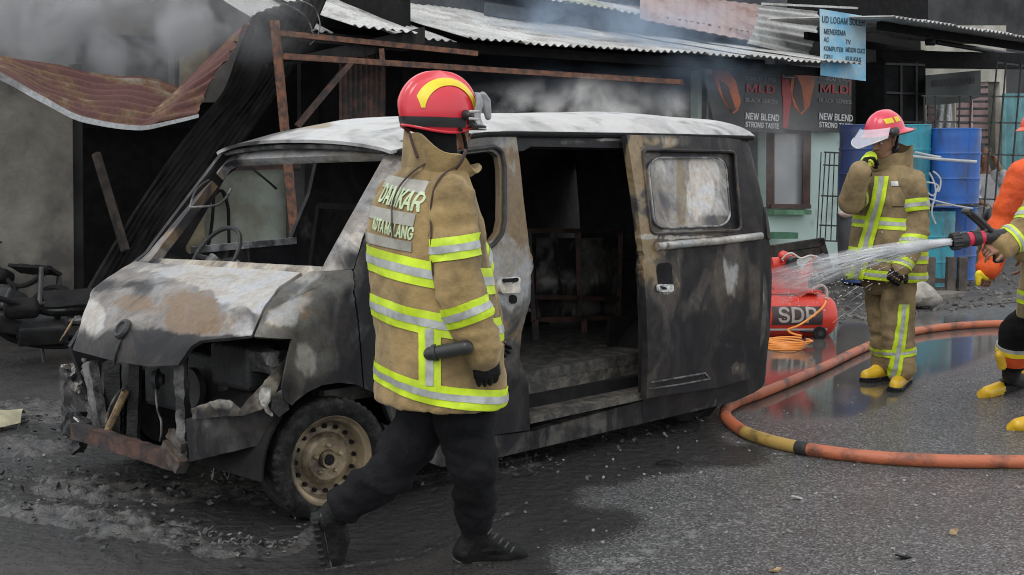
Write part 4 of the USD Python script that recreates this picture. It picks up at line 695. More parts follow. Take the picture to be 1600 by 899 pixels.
# posters
def on_plane_frame(px, py, d): return onS(px, py, d)
def poster(px0, label, name='poster'):
    t = Thing(name, label, 'poster', onS(px0 + 2, 104, .22)); d = .22; ks = 1.0
    def q(x, y): return uz(px0 + x, 104 + y + x * .065, d)
    def art(pts, lay, m, nm, lab=None): part(t, nm, flat(Polygon([q(*p) for p in pts]).buffer(0), SO + (d + lay) * SN, SU, UPZ, .003), m, label=lab)
    def words(s, x, y, h, w, m, nm='lettering', bold=True):
        o, e, tp = q(x, y), q(x + w, y), q(x, y - h)
        xd = np.array([e[0] - o[0], e[1] - o[1]]); wd = np.linalg.norm(xd); xd3 = (SU * xd[0] + UPZ * xd[1]) / wd; yd3 = np.cross(SN, xd3)
        part(t, nm, lettering(s, SO + o[0] * SU + o[1] * UPZ + (d + .0145) * SN, xd3, yd3, tp[1] - o[1], wd, .002, bold), m, False)
    return t, art, words
pbk = mat('poster_black', (.020, .019, .02), .35, var=.4, scale=4, bump=.5, bscale=5); por = mat('poster_orange', (.62, .15, .035), .4, col2=(.26, .05, .015), scale=3.0, fac=(.35, .65)); pred = mat('poster_red', (.40, .03, .035), .4); pwh = mat('poster_white', (.72, .72, .72), .5, var=.1); pgr = mat('poster_grey', (.30, .30, .31), .5); pdk = mat('poster_shadow', (.045, .02, .018), .4)
for px0, lab in ((1113, 'black cigarette poster hanging above the van roof, its lower left corner torn'), (1222, 'black cigarette poster hanging above the shop window')):
    t, art, words = poster(px0, lab); w = 113 if px0 == 1113 else 109
    art([(-18, -4), (w, -4), (w - 1, 98), (4, 98)] if px0 == 1113 else [(0, -4), (w, -4), (w - 2, 98), (0, 98)], 0, pbk, 'banner')
    art([(-4, 6), (24, 4), (36, 20), (44, 52), (40, 66), (32, 72), (18, 56), (6, 30)] if px0 == 1113 else [(16, 2), (48, 2), (50, 24), (42, 60), (30, 74), (18, 62), (12, 36)], .004, por, 'orange_leaf')
    art([(10, 20), (24, 30), (36, 66), (30, 70), (16, 48)] if px0 == 1113 else [(20, 10), (30, 30), (34, 66), (28, 70), (16, 44)], .008, pdk, 'leaf_shadow')
    if px0 == 1222: art([(1, 20), (10, 20), (14, 50), (8, 96), (1, 96)], .004, pred, 'red_band')
    art([(-14, 2), (-2, 2), (-2, 14), (-12, 14)] if px0 == 1113 else [(1, 3), (20, 3), (20, 17), (1, 17)], .008, pgr if px0 == 1113 else pwh, 'price_panel')
    if px0 == 1222: art([(2, 4), (19, 4), (19, 16), (2, 16)], .010, pbk, 'price_ground')
    words('24.000' if px0 == 1222 else '.00', -12 if px0 == 1113 else 3, 11, 6, 9 if px0 == 1113 else 15, pwh)
    words('/12 BTG', -10 if px0 == 1113 else 8, 15.5, 2.5, 7 if px0 == 1113 else 10, pgr)
    x0 = 50 if px0 == 1113 else 56
    words('DJARUM SUPER', x0, 18, 5.5, 48, pgr, bold=False); words('MLD', x0, 36, 12, 44, pred); words('BLACK SERIES', x0, 52, 6, 50, pgr, bold=False)
    words('NEW BLEND', x0, 79, 10, 52, pwh); words('STRONG TASTE', x0, 91, 8, 52, pwh)
    art([(w - 5, 8), (w - 3, 8), (w - 3, 38), (w - 5, 38)], .006, pred, 'red_line')
# blue banner
bb = Thing('banner', 'pale blue shop banner with black lettering above the posters', 'banner', onS(1317, 70, .8))
bm = mat('banner_blue', (.10, .42, .66), .55, col2=(.42, .55, .60), scale=2.0, bump=.4, bscale=6, fac=(.42, .66))
part(bb, 'sheet', slab([(1281, 14), (1353, 26), (1353, 127), (1282, 118)], .8, .004), bm)
btx = mat('banner_ink', (.04, .07, .10), .6)
def bw(s, x, y, h, w, m=btx):
    o, e, tp = uz(x, y, .805), uz(x + w, y + w * .09, .805), uz(x, y - h, .805); xd = e - o; wd = np.linalg.norm(xd); x3 = (SU * xd[0] + UPZ * xd[1]) / wd
    part(bb, 'lettering', lettering(s, SO + o[0] * SU + o[1] * UPZ + .803 * SN, x3, np.cross(SN, x3), tp[1] - o[1], wd, .002), m, False)
bw('UD LOGAM SOLEH', 1284, 35, 10, 66); bw('MENERIMA', 1287, 53, 8, 34); bw('AC', 1287, 65, 7, 8); bw('TV', 1321, 69, 7, 8); bw('KOMPUTER', 1287, 79, 7, 30); bw('MESIN CUCI', 1321, 81, 7, 30); bw('CPU', 1287, 92, 7, 13); bw('KULKAS', 1321, 95, 7, 24)
# roof of the upper storey, curled sheet, right-hand awning
up = house('upper_house', 'upper storey under mossy red-brown zinc roof behind the awning', 1000, 30, -2.2)
for k in range(5):
    a0 = uz(800, 0, -1.2)[0] + k * .82; 
    def uf(u, v, a0=a0, k=k):
        uu = a0 + .86 * v; z = 3.53 - .062 * (uu - 6.0) + 1.0 * (1 - u) + .012 * (k % 2); return S(uu, -4.6 + 3.4 * u, z)
    part(up, 'roof_sheet', corr(uf, 12, 46, 8, .014), (zinc3, roofmat('mossy_zinc', (.32, .31, .22), (.22, .24, .12), (.14, .13, .09)), zinc2, rustroof, rustroof)[k], 50)
part(up, 'fascia', bar(S(5.8, -1.5, 3.36), S(10.2, -1.5, 3.10), .04, .16), mats['smoke_grey_wall'])
single('roof_sheet', corr(lambda u, v: onS(1184 + 94 * u - 18 * v + 6 * np.sin(3 * v), 8 + 10 * u + 72 * v - 12 * v * (1 - u), -.9 + 1.3 * (1 - np.cos(v * 1.5)) * .4), 30, 60, 6, .02), zinc, 'grey corrugated sheet curling down beside the blue banner', 'roof sheet', smooth=50)
single('roof_sheet', corr(lambda u, v: onS(1000 + 192 * v, -14 + 22 * v + (44 + 16 * v) * u, -1.0 - .9 * (1 - u)), 14, 90, 12, .007), rustroof, 'faded red-brown corrugated sheet at the top of the picture', 'roof sheet', smooth=50)
single('metal_strip', bar(onS(1190, 6, .5), onS(1340, 13, .9), .02, .025), zinc2, 'pale roof edge strip above the blue banner', 'metal strip')
sc = house('scrap_shop', 'dark open scrap shop under a long zinc awning at right', 1480, 380, -1.0)
r0, r1 = uz(1398, 26, 1.5)[0], uz(1640, 66, 1.5)[0] + .4
for k in range(6):
    ua, ub2 = r0 + (r1 - r0) * k / 6 - .02, r0 + (r1 - r0) * (k + 1) / 6 + .02
    part(sc, 'roof_sheet', corr(lambda u, v: S(ua + (ub2 - ua) * v, -.6 + 2.1 * u, 3.235 - .04 * (ua + (ub2 - ua) * v - r0) + .16 * (1 - u) + .01 * (k % 2)), 12, 46, 8, .016), zinc2 if k % 2 else zinc, 50)
part(sc, 'rafter', bar(S(r0 + .3, 1.0, 3.19), S(r1, 1.0, 3.06), .06, .10), black); part(sc, 'rafter', bar(S(r0 + .6, -.5, 3.20), S(r1, -.8, 3.10), .06, .10), black)
crm = mat('dirty_cream_wall', (.46, .44, .37), .8, col2=(.26, .25, .21), scale=1.8, detail=9, bump=.15)
part(sc, 'wall', slab([(1447, 40), (1572, 40), (1572, 420), (1447, 420)], -1.2, .1, holes=[[(1448, 148), (1492, 148), (1492, 215), (1448, 215)], [(1494, 128), (1562, 128), (1562, 420), (1494, 420)]], edge=.3), crm, label='dirty cream back wall')
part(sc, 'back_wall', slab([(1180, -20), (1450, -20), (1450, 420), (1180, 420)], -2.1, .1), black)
part(sc, 'beam', slab([(1380, 78), (1620, 84), (1620, 108), (1380, 106)], .2, .12), black)
shm = mat('pink_shutter', (.33, .22, .21), .55, var=.3, scale=4)
for k in range(17): part(sc, 'shutter_slat', bar(onS(1494, 131 + 11.2 * k, -1.26), onS(1543, 131 + 11.2 * k, -1.26), .02, .075), shm)
part(sc, 'shutter_rail', bar(onS(1518, 126, -1.22), onS(1518, 320, -1.22), .03, .05), mat('shutter_rail', (.40, .30, .29), .5)); part(sc, 'door_panel', slab([(1543, 126), (1563, 126), (1563, 420), (1543, 420)], -1.28, .04), con)
for k in range(6): part(sc, 'window_louvre', bar(onS(1449, 152 + 11 * k, -1.3), onS(1491, 152 + 11 * k, -1.3), .02, .075), shm)
part(sc, 'plastic_sheet', sheet(lambda u, v: onS(1459 + 26 * u + 4 * v, 146 + 58 * v, -1.1 + .05 * np.sin(u * 14 + v * 5)), 24, 12, .004), mat('milky_plastic', (.40, .41, .41), .25, col2=(.22, .23, .23), scale=6), label='crumpled milky plastic over the window')
part(sc, 'teal_door', corr(lambda u, v: onS(1566 + 60 * v, 146 + 240 * u, -.9), 6, 40, 5, .02), mat('teal_paint', (.10, .26, .28), .55, var=.4, scale=3), 50)
cab = part(sc, 'cabinet', slab([(1382, 96), (1446, 96), (1446, 420), (1382, 420)], .35, .5), black)
for a, b, c, e in ((1384, 100, 1444, 102), (1384, 145, 1444, 147), (1408, 98, 1408, 200), (1432, 98, 1432, 200), (1384, 190, 1444, 192)): part(sc, 'cabinet_rail', bar(onS(a, b, .37), onS(c, e, .37), .03, .03), soot_steel, parent=cab)
part(sc, 'pipe', tube([onS(1462, 66, .1), onS(1620, 92, .1)], .035, 10), soot_steel); part(sc, 'lamp_bracket', lathe([(0, 0), (.05, 0), (.05, .12), (0, .12)], 16, 'x', onS(1447, 66, .1)), ashy)
db = Thing('banner', 'dark green sagging shop banner under the right awning', 'banner', onS(1488, 140, .55))
part(db, 'sheet', sheet(lambda u, v: onS(1446 + 86 * u, 118 - 8 * u + (46 - 4 * u) * v + 4 * np.sin(np.pi * u) * v, .55 + .03 * np.sin(u * 9 + v * 2)), 30, 10, .005), mat('dark_banner', (.030, .036, .032), .6, var=.4, scale=5))
o = onS(1457, 136, .60); e = onS(1522, 130, .60); x3 = (e - o) / np.linalg.norm(e - o)
part(db, 'lettering', lettering('UD SOLEH LOGAM', o, x3, np.cross(SN, x3), .085, np.linalg.norm(e - o), .003), mat('faded_ink', (.008, .008, .008), .6), False)
fe = Thing('fence', 'black iron bar fence in front of the roller shutter', 'fence', onS(1540, 400, 1.0) * [1, 1, 0])
iron = mat('black_iron', (.02, .02, .02), .5)
for a, b, c, e in ((1440, 150, 1680, 152), (1440, 190, 1680, 194), (1440, 238, 1680, 246), (1440, 308, 1680, 316), (1556, 98, 1680, 112)): part(fe, 'rail', bar(onS(a, b, 1.0), onS(c, e, 1.0), .022, .022), iron)
for a, c in ((1444, 1446), (1462, 1460), (1500, 1490), (1518, 1506), (1558, 1531), (1572, 1548), (1596, 1570), (1620, 1596)): part(fe, 'bar', bar(onS(a, 98 if a > 1550 else 150, 1.02), onS(c, 400, 1.02), .018, .018), iron)
# far brick house at the top right
bk = house('brick_house', 'bare brick house with pale columns above the right awning', 1320, 0, -7)
b_m = [mat('brick_%s' % n, c, .85, var=.35, scale=9, bump=.4, bscale=30) for n, c in (('red', (.33, .16, .11)), ('tan', (.38, .25, .17)), ('grey', (.33, .29, .25)))]
part(bk, 'wall', slab([(1170, -140), (1462, -140), (1462, 60), (1170, 60)], -7.02, .1), mat('mortar', (.34, .31, .28), .9, var=.3))
(ua, za), (ub3, zb) = uz(1188, 24, -7), uz(1440, -8, -7)
for r_ in range(int((zb - za) / .085) + 5):
    for c in range(int((ub3 - ua) / .24) + 1):
        u = ua + c * .24 + (.12 if r_ % 2 else 0); z = za + r_ * .085 - .1
        if not -30 < project(S(u, -7, z))[1] < 40: continue
        part(bk, 'brick', box(S(u, -7.0 + .004 * rng.normal(), z), (.225, .07, .068), np.stack([SU, SN, UPZ], 1)), b_m[rng.integers(0, 3)], False)
part(bk, 'column', slab([(1440, -140), (1462, -140), (1462, 60), (1440, 60)], -6.6, .3), mat('pale_plaster', (.50, .49, .45), .8, var=.3, scale=3)); part(bk, 'lintel', slab([(1462, -4), (1510, -8), (1510, 4), (1462, 8)], -6.6, .3), mats['pale_plaster'])
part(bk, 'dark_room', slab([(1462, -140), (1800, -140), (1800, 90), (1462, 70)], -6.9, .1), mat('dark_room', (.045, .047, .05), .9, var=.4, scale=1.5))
part(sc, 'rear_wall', slab([(1400, -20), (1900, -20), (1900, 440), (1400, 440)], -3.0, .1), soot_wall)
# closing ends of the street so that light comes as between houses
for nm, p0, p1, lab in (('far_house', (-9.0, 9.0), (-20, 2), 'plain dark house further along the row, out of the picture to the left'),):
    pass
# ================================================================ people
def unit(v): v = np.asarray(v, float); return v / np.linalg.norm(v)
def ring_pts(c, r, f, a, b, n=28, p=2.4):
    t = np.arange(n) * 2 * np.pi / n; cx, sx = np.cos(t), np.sin(t)
    return np.asarray(c) + (np.sign(cx) * np.abs(cx) ** (2 / p) * a)[:, None] * r + (np.sign(sx) * np.abs(sx) ** (2 / p) * b)[:, None] * f
def torso(rings):
    """rings: (centre, right, forward, half width, half depth)"""
    P = [ring_pts(*q) for q in rings]; return [hull(P[i], P[i + 1]) for i in range(len(P) - 1)]
def folds(t, axis, amp, along=16.0, across=5.0, seed=0):
    """creases running round the axis of a limb or a coat"""
    axis = unit(axis); v = t.vertices; h = v @ axis; q = (v - h[:, None] * axis) * across + (h * along)[:, None] * axis
    k = 1 - np.abs(meshkit.fbm(q + 3.3 * seed, 3, seed) - .5) * 4; t.vertices = v + t.vertex_normals * (amp * np.clip(k, -1, 1))[:, None]; return t
def cut(mesh, *planes):
    m = mesh
    for o, n in planes: m = trimesh.intersections.slice_mesh_plane(m, plane_normal=n, plane_origin=o)
    return m
def proud(m, off, base=None):
    m = m.copy(); m.merge_vertices(); m.vertices = m.vertices + m.vertex_normals * off; return m
def tape(thing, mesh, o, axis, w, parent=None, extra=(), off=.004):
    """yellow reflective tape with a silver middle round a garment"""
    axis = unit(axis); w = w * .92
    b = cut(mesh, (o - axis * w / 2, axis), (o + axis * w / 2, -axis), *extra)
    if not len(b.faces): return
    p = part(thing, 'reflective_tape', proud(b, off), yel, True, parent=parent)
    s = cut(mesh, (o - axis * w * .165, axis), (o + axis * w * .165, -axis), *extra)
    if len(s.faces): part(thing, 'silver_tape', proud(s, off + .0025), sil, True, parent=None)
def hand(wrist, d, palm, curl=.5, thumb=1, k=1.0, fat=0.0, spread=.12, curls=None):
    """palm, four jointed fingers, thumb; d points along the hand, palm is the palm's normal, thumb +1/-1 picks its side"""
    d, palm = unit(d), unit(palm); palm = unit(palm - d * (d @ palm)); s = np.cross(d, palm) * thumb; w = np.asarray(wrist, float); fat = fat * k
    pts = [ball(w + s * q * .024 * k, (.020 * k + fat)) for q in (-1, 1)] + [ball(w + d * .085 * k + s * q * k, .013 * k + fat) for q in (-.032, .030)]
    out = [hull(*pts)]
    for i, (off, L, r) in enumerate(((.030, .072, .0092), (.010, .080, .0096), (-.012, .074, .0092), (-.032, .058, .0082))):
        p = w + d * .085 * k + s * off * k; a = 0.0; c = (curls[i] if curls else curl); js = [(p, r * k + fat)]; sp = s * spread * off * 8
        for q, fr_ in enumerate((.45, .31, .24)):
            a += c * (.9, 1.1, .8)[q]; p = p + (d * math.cos(a) + palm * math.sin(a) + sp * .3) * L * fr_ * k; js.append((p, (r - .0009 * (q + 1)) * k + fat))
        out += chain(*js)
    t0 = w + d * .025 * k + s * .030 * k; td = unit(d * .62 + s * .62 + palm * .45); t1 = t0 + td * .040 * k; t2 = t1 + unit(d * .85 + s * .18 + palm * .5) * .030 * k
    out += chain((t0, .014 * k + fat), (t1, .0115 * k + fat), (t2, .0095 * k + fat)); return out
def head_parts(c, f, up, k=1.0):
    """skull, jaw, nose, lips, brow and ears as solids round c"""
    f, up = unit(f), unit(up); up = unit(up - f * (f @ up)); r = np.cross(f, up); R = np.stack([f, r, up], 1)
    P = lambda a, b, z: np.asarray(c) + (f * a + r * b + up * z) * k
    s = [hull(ball(P(-.012, 0, .03), np.array([.092, .073, .086]) * k, 2, R)), hull(ball(P(.02, 0, -.005), np.array([.068, .062, .07]) * k, 2, R), ball(P(.052, 0, -.082), np.array([.026, .032, .024]) * k, 2, R)),
         hull(ball(P(.085, 0, .012), .008 * k), ball(P(.107, 0, -.022), .0105 * k), ball(P(.092, .014, -.026), .008 * k), ball(P(.092, -.014, -.026), .008 * k)),
         hull(ball(P(.084, -.02, -.052), .006 * k), ball(P(.091, 0, -.050), .0075 * k), ball(P(.084, .02, -.052), .006 * k)),
         hull(ball(P(.079, -.018, -.062), .006 * k), ball(P(.087, 0, -.063), .0075 * k), ball(P(.079, .018, -.062), .006 * k)),
         hull(ball(P(.080, -.04, .026), .009 * k), ball(P(.088, 0, .026), .009 * k), ball(P(.080, .04, .026), .009 * k))]
    for q in (-1, 1): s.append(hull(ball(P(-.008, q * .074, .012), np.array([.016, .007, .02]) * k, 1, R), ball(P(0, q * .072, -.018), np.array([.010, .006, .012]) * k, 1, R)))
    return s, P
def eyes(t, P, k, skinp):
    for q in (-1, 1):
        e = part(t, 'eye', tm(hull(ball(P(.073, q * .031, .006), np.array([.010, .014, .008]) * k, 2))), mat_eye, True); part(t, 'pupil', tm(hull(ball(P(.0815, q * .031, .006), .0055 * k, 1))), black, True, parent=e)
        part(t, 'eyebrow', tm(chain((P(.085, q * .016, .031), .0045 * k), (P(.078, q * .046, .030), .0035 * k))[0]), hairm, True)
mat_eye = mat('eye_white', (.55, .52, .48), .3, var=.1); hairm = mat('black_hair', (.012, .011, .010), .5)
skinm = mat('brown_skin', (.30, .155, .095), .5, col2=(.22, .11, .065), scale=14, bump=.15, bscale=120)
jm = mat('tan_turnout', (.325, .228, .098), .85, spec=.22, col2=(.135, .096, .045), scale=4.5, bump=1.0, bscale=15, detail=10, fac=(.34, .58), sheen=.1)
jm2 = mat('olive_tan_turnout', (.27, .20, .105), .85, spec=.22, col2=(.12, .09, .05), scale=4.5, bump=1.0, bscale=14, detail=10, fac=(.36, .58))
yel = mat('lime_tape', (.60, .80, .02), .5, col2=(.42, .56, .02), scale=9, detail=9); sil = mat('silver_tape', (.44, .46, .44), .4, metal=.2, col2=(.32, .33, .31), scale=20)
grey_t = mat('grey_tape', (.36, .35, .31), .5, metal=.1, col2=(.26, .25, .21), scale=10)
blkcloth = mat('black_cloth', (.011, .011, .0125), .85, spec=.16, col2=(.005, .005, .0055), scale=8, bump=.9, bscale=22); leather = mat('black_leather', (.005, .005, .005), .42, spec=.12, col2=(.012, .012, .011), scale=12, bump=.5, bscale=60)
helm_r = mat('red_helmet', (.68, .022, .045), .32, col2=(.58, .02, .035), scale=2.5, coat=.4); plast = mat('black_plastic', (.02, .02, .02), .4); yel2 = mat('yellow_mark', (.80, .62, .02), .45); strap = mat('brown_strap', (.05, .025, .02), .6)
def limb(js, edge=.02, it=8, amp=.006, seed=0, along=18, k=2):
    t = skin(chain(*js, k=k), edge, it); return folds(t, np.asarray(js[-1][0]) - np.asarray(js[0][0]), amp, along, 6, seed)
weltm = mat('boot_welt', (.05, .05, .05), .5)
def boot(t, name, ankle, heel, toe, mat_, sole, r=.05, shaft=None, cap=None, label=None):
    """shaft, foot and a flat sole; heel and toe are on the sole line"""
    ankle, heel, toe = (np.asarray(q, float) for q in (ankle, heel, toe)); d = unit(toe - heel); upv = unit(ankle - heel - d * ((ankle - heel) @ d)); s = np.cross(d, upv); L = np.linalg.norm(toe - heel)
    Q = lambda a, b, z: heel + d * a + s * b + upv * z
    js = [hull(ball(ankle, r), ball(Q(.035, 0, .05), r * .95)), hull(ball(Q(.035, 0, .06), r * .92), ball(Q(L * .42, 0, .075), .047), ball(Q(L * .62, 0, .048), .046)), hull(ball(Q(L * .62, .004, .046), .046), ball(Q(L - .045, 0, .040), .038)), hull(ball(Q(.03, 0, .03), .036), ball(Q(L - .05, 0, .03), .036))]
    if shaft is not None: js += chain((ankle, r), (np.asarray(shaft, float), r * 1.15))
    b = part(t, name, folds(skin(js, .012, 3), upv, .0035, 34, 10), mat_, True, label=label)
    pts = [(.008, .026), (-.004, 0), (.008, -.026), (.06, -.032), (L * .55, -.032), (L * .75, -.040), (L - .04, -.034), (L - .014, -.016), (L - .010, 0), (L - .014, .016), (L - .04, .034), (L * .75, .040), (L * .55, .032), (.06, .032)]
    part(t, 'sole', flat(Polygon(pts).buffer(.008), Q(0, 0, -.004), d, np.cross(upv, d), .034, .03), sole, 40, parent=b)
    if cap is not None:
        c = skin([hull(ball(Q(L * .60, 0, .052), .0475), ball(Q(L - .045, 0, .044), .041)), hull(ball(Q(L - .09, 0, .03), .044), ball(Q(L - .04, 0, .03), .038))], .014, 4); part(t, 'toe_cap', c, cap, True, parent=b)
    if sole is not rubber: return b
    wl = np.asarray(Polygon(pts).buffer(.009).exterior.segmentize(.02).coords)[:-1]; part(t, 'welt', tube(Q(0, 0, .031) + wl[:, :1] * d + wl[:, 1:2] * np.cross(upv, d), .004, 5, True), weltm, parent=b)
    for q_ in np.arange(.02, L - .03, .026): part(t, 'tread_block', tm(hull(ball(Q(q_, -.043, .010), .009), ball(Q(q_, .043, .010), .009), ball(Q(q_, -.043, -.001), .008), ball(Q(q_, .043, -.001), .008))), sole, 40, parent=b)
    return b
class Helm:
    def __init__(self, c, f, up):
        self.c = np.asarray(c, float); self.f = unit(f); up = unit(up); self.u = unit(up - self.f * (self.f @ up)); self.r = np.cross(self.f, self.u)
    def P(self, a, b, z): a, b, z = np.broadcast_arrays(np.asarray(a, float), np.asarray(b, float), np.asarray(z, float)); return self.c + a[..., None] * self.f + b[..., None] * self.r + z[..., None] * self.u
    def dome(self, rf, rb, rs, ru, zb, crest=0.0, n=120, m=40, flare=None, grow=0.0):
        def fn(u, v):
            th = 2 * np.pi * u; lo = zb(th); e = lo + (1 - lo) * v; ph = np.arcsin(np.clip(e, -1, 1)); cr = np.cos(ph) ** .9
            ca = np.cos(th); A = np.where(ca > 0, rf, rb); k = 1 + grow
            b = rs * np.sin(th) * cr; a = A * ca * cr; z = ru * np.sin(ph)
            cs = crest * np.exp(-(b / .024) ** 6) * np.clip((z / ru + .25) * 2, 0, 1); q = 1 + cs
            if flare: w = np.clip((flare[0] - v) / flare[0], 0, 1) ** 1.3 * flare[1](th); a, b = a + ca * w, b + np.sin(th) * w
            return self.P(a * k * q, b * k, z * k * q)
        t = sheet(fn, n, m, .0)
        if (t.vertex_normals * (t.vertices - self.c)).sum() < 0: t.invert()
        return t
    def lat(self, lo, hi): return [(self.P(0, lo, 0), self.r), (self.P(0, hi, 0), -self.r)]

# ---- the firefighter walking past in front
def pz(px, py, Y): return atY(px, py, Y)
a1 = math.radians(36); F1, R1 = np.array([math.cos(a1), math.sin(a1), 0]), np.array([math.sin(a1), -math.cos(a1), 0]); Y1 = 4.66
ff = Thing('person', 'walking firefighter in tan turnout coat and red helmet, back turned, before the van', 'person', atY(690, 880, Y1) * [1, 1, 0], group=None)
cz = lambda px, z: np.array([(px - 800) / 2000 * Y1 * 1.0 * (1 + .0), Y1, z])
RS, RE, RW = pz(702, 314, 4.50), pz(717, 450, 4.42), pz(755, 552, 4.45); LS, LE, LW = pz(624, 312, 4.80), pz(732, 395, 4.98), pz(758, 505, 5.0)
RH, RK, RA = pz(724, 640, 4.60), pz(741, 738, 4.60), pz(744, 828, 4.70); LH, LK, LA = pz(668, 645, 4.74), pz(614, 735, 4.68), pz(524, 798, 4.68)
HC = pz(694, 180, 4.67)
hs, HP = head_parts(HC + F1 * .012 - np.array([0, 0, .02]), F1 * 1 + R1 * .12, (0, 0, 1))
body = hs + chain((HC - [0, 0, .10], .055), (cz(682, 1.44), .062)) + torso([(cz(682, 1.46), R1, F1, .09, .07), (cz(668, 1.38), R1, F1, .17, .10), (cz(672, 1.1), R1, F1, .15, .11), (cz(684, .85), R1, F1, .16, .12)])
for a, b, c in ((RS, RE, RW), (LS, LE, LW)): body += chain((a, .055), (b, .042), (c, .03))
for a, b, c in ((RH, RK, RA), (LH, LK, LA)): body += chain((a + [0, 0, .05], .06), (b, .045), (c, .035))
body += hand(RW + [0, 0, .01], pz(766, 600, 4.45) - RW, F1 * .2 - R1, .55, -1, .84) + hand(LW, pz(782, 560, 5.0) - LW, R1, .55, 1, .84)
part(ff, 'body', skin(body, .018, 3), skinm, True)
JR = [(cz(687, .625), R1, F1, .262, .205), (cz(684, .80), R1, F1, .26, .20), (cz(675, 1.02), R1, F1, .25, .19), (cz(666, 1.22), R1, F1, .248, .178), (cz(664, 1.36), R1, F1, .225, .150), (cz(670, 1.44), R1, F1, .165, .115), (cz(682, 1.50), R1, F1, .10, .095)]
jk = skin(torso(JR) + [hull(ball(cz(684, 1.45), .075, 2), ball(RS, .080, 2)), hull(ball(cz(676, 1.45), .075, 2), ball(LS, .080, 2))], .02, 10); folds(jk, (.1, 0, 1), .012, 6, 5, 3)
jk.vertices = jk.vertices + jk.vertex_normals * ((meshkit.fbm(jk.vertices * [6, 6, 3.5], 3, 8) - .5) * .035)[:, None]
jp = part(ff, 'coat', jk, jm, True, label='tan turnout coat with reflective bands')
sl = limb([(RS, .084), ((RS * .55 + RE * .45), .080), (RE, .078), (RE * .45 + RW * .55, .074), (RW, .062)], .016, 5, .015, 5, 15); sp = part(ff, 'sleeve', sl, jm, True)
sl2 = limb([(LS, .088), (LE, .080), (LW, .066)], .02, 6, .008, 6); part(ff, 'sleeve', sl2, jm, True)
# collar
def collar(u, v):
    th = 2 * np.pi * u; c0 = cz(682, 1.455) * 1.0; c1 = pz(692, 233, 4.66); c = c0[None] * (1 - v.reshape(-1, 1)) + c1[None] * v.reshape(-1, 1)
    w = (.122 + .012 * v + .012 * np.sin(3 * th + 1)).ravel(); P = c + (np.cos(th).ravel() * w * .92)[:, None] * F1 + (np.sin(th).ravel() * w)[:, None] * R1; P[:, 2] += (-.055 * np.cos(th) * v - .035 * np.sin(th) * v + .012 * np.sin(5 * th) * v).ravel(); return P.reshape(u.shape + (3,))
cl = part(ff, 'collar', sheet(collar, 48, 10, .014), jm, 60)
ct = cut(sheet(lambda u, v: collar(u, v) , 48, 10), (cz(682, 1.40), (0, 0, 1)))
part(ff, 'collar_tab', tube(spline([pz(640, 208, 4.56), pz(645, 226, 4.55), pz(652, 246, 4.54)], 10), .006, 6), strap, parent=cl); part(ff, 'collar_tab', tube(spline([pz(728, 234, 4.53), pz(722, 250, 4.52), pz(712, 264, 4.53)], 10), .007, 6), strap, parent=cl)
zpy = lambda py: 1.5 + (251.6 - py) / 429.0
for py, w in ((413, .098), (486, .090), (592, .080)): tape(ff, jk, np.array([0, 0, zpy(py)]), np.array([.0, 0, 1]) + R1 * -.10, w) if False else tape(ff, jk, cz(640, zpy(py)), np.array([.17, 0, 1]), w)
for py, w in ((288, .045), (338, .045), (378, .036)):
    b = cut(jk, (cz(640, zpy(py) - w / 2), np.array([.12, 0, .99])), (cz(640, zpy(py) + w / 2), -np.array([.12, 0, .99])), (cz(660, 1) + F1 * -.02, -F1), (cz(664, 1) + R1 * .16, -R1)); part(ff, 'grey_band', proud(b, .004), grey_t, True)
# upright strip at the hip, on the right side of the coat
c0 = cz(687, .9); tape_pl = [(np.array([0, 0, zpy(586)]), (0, 0, 1)), (np.array([0, 0, zpy(500)]), (0, 0, -1)), (c0, R1 - F1 * .3)]
xd = np.array([1.0, 0, 0]); b = cut(jk, (pz(656, 550, 4.45), xd), (pz(690, 550, 4.45), -xd), *tape_pl); part(ff, 'reflective_tape', proud(b, .0045), yel, True)
b = cut(jk, (pz(667, 550, 4.45), xd), (pz(679, 550, 4.45), -xd), *tape_pl); part(ff, 'silver_tape', proud(b, .007), sil, True)
tape(ff, sl, pz(712, 386, 4.44), (-.14, 0, 1), .085); tape(ff, sl, pz(736, 484, 4.44), (-.34, 0, 1), .082); tape(ff, sl2, pz(757, 402, 4.98), LE - LS, .085)
tb = cut(jk, (c0, (0, 0, 1)))
def on_back(m):
    """lays lettering from its plane on the coat's back"""
    bd = -F1; v = jk.vertices; ok = jk.vertex_normals @ bd > .15; q = np.stack([v[ok] @ R1, v[ok][:, 2]], 1); lin = LinearNDInterpolator(q, v[ok] @ bd); nea = NearestNDInterpolator(q, v[ok] @ bd)
    w = m.vertices; qq = np.stack([w @ R1, w[:, 2]], 1); d = lin(qq); bad = np.isnan(d); d[bad] = nea(qq[bad]); base = (w @ bd); m.vertices = w + bd * (d + .004 + (base - base.min()) - base)[:, None]; return m
def backtext(s, px0, py0, px1, py1, h):
    o, e = pz(px0, py0, 4.60), pz(px1, py1, 4.47); o = o - F1 * ((o - cz(664, 1)) @ F1); e = e - F1 * ((e - cz(664, 1)) @ F1)
    xd_ = unit(e - o); m = lettering(s, o - F1 * .3, xd_, np.cross(-F1, xd_) * 1.0, h, np.linalg.norm(e - o), .003); mm = []
    m = m.subdivide_to_size(.02); return on_back(m)
lime = mat('pale_lime_print', (.50, .60, .38), .5, var=.1)
part(ff, 'lettering', backtext('DAMKAR', 570, 314, 668, 330, .064), lime, False); part(ff, 'lettering', backtext('KOTA MALANG', 570, 357, 664, 374, .042), lime, False)
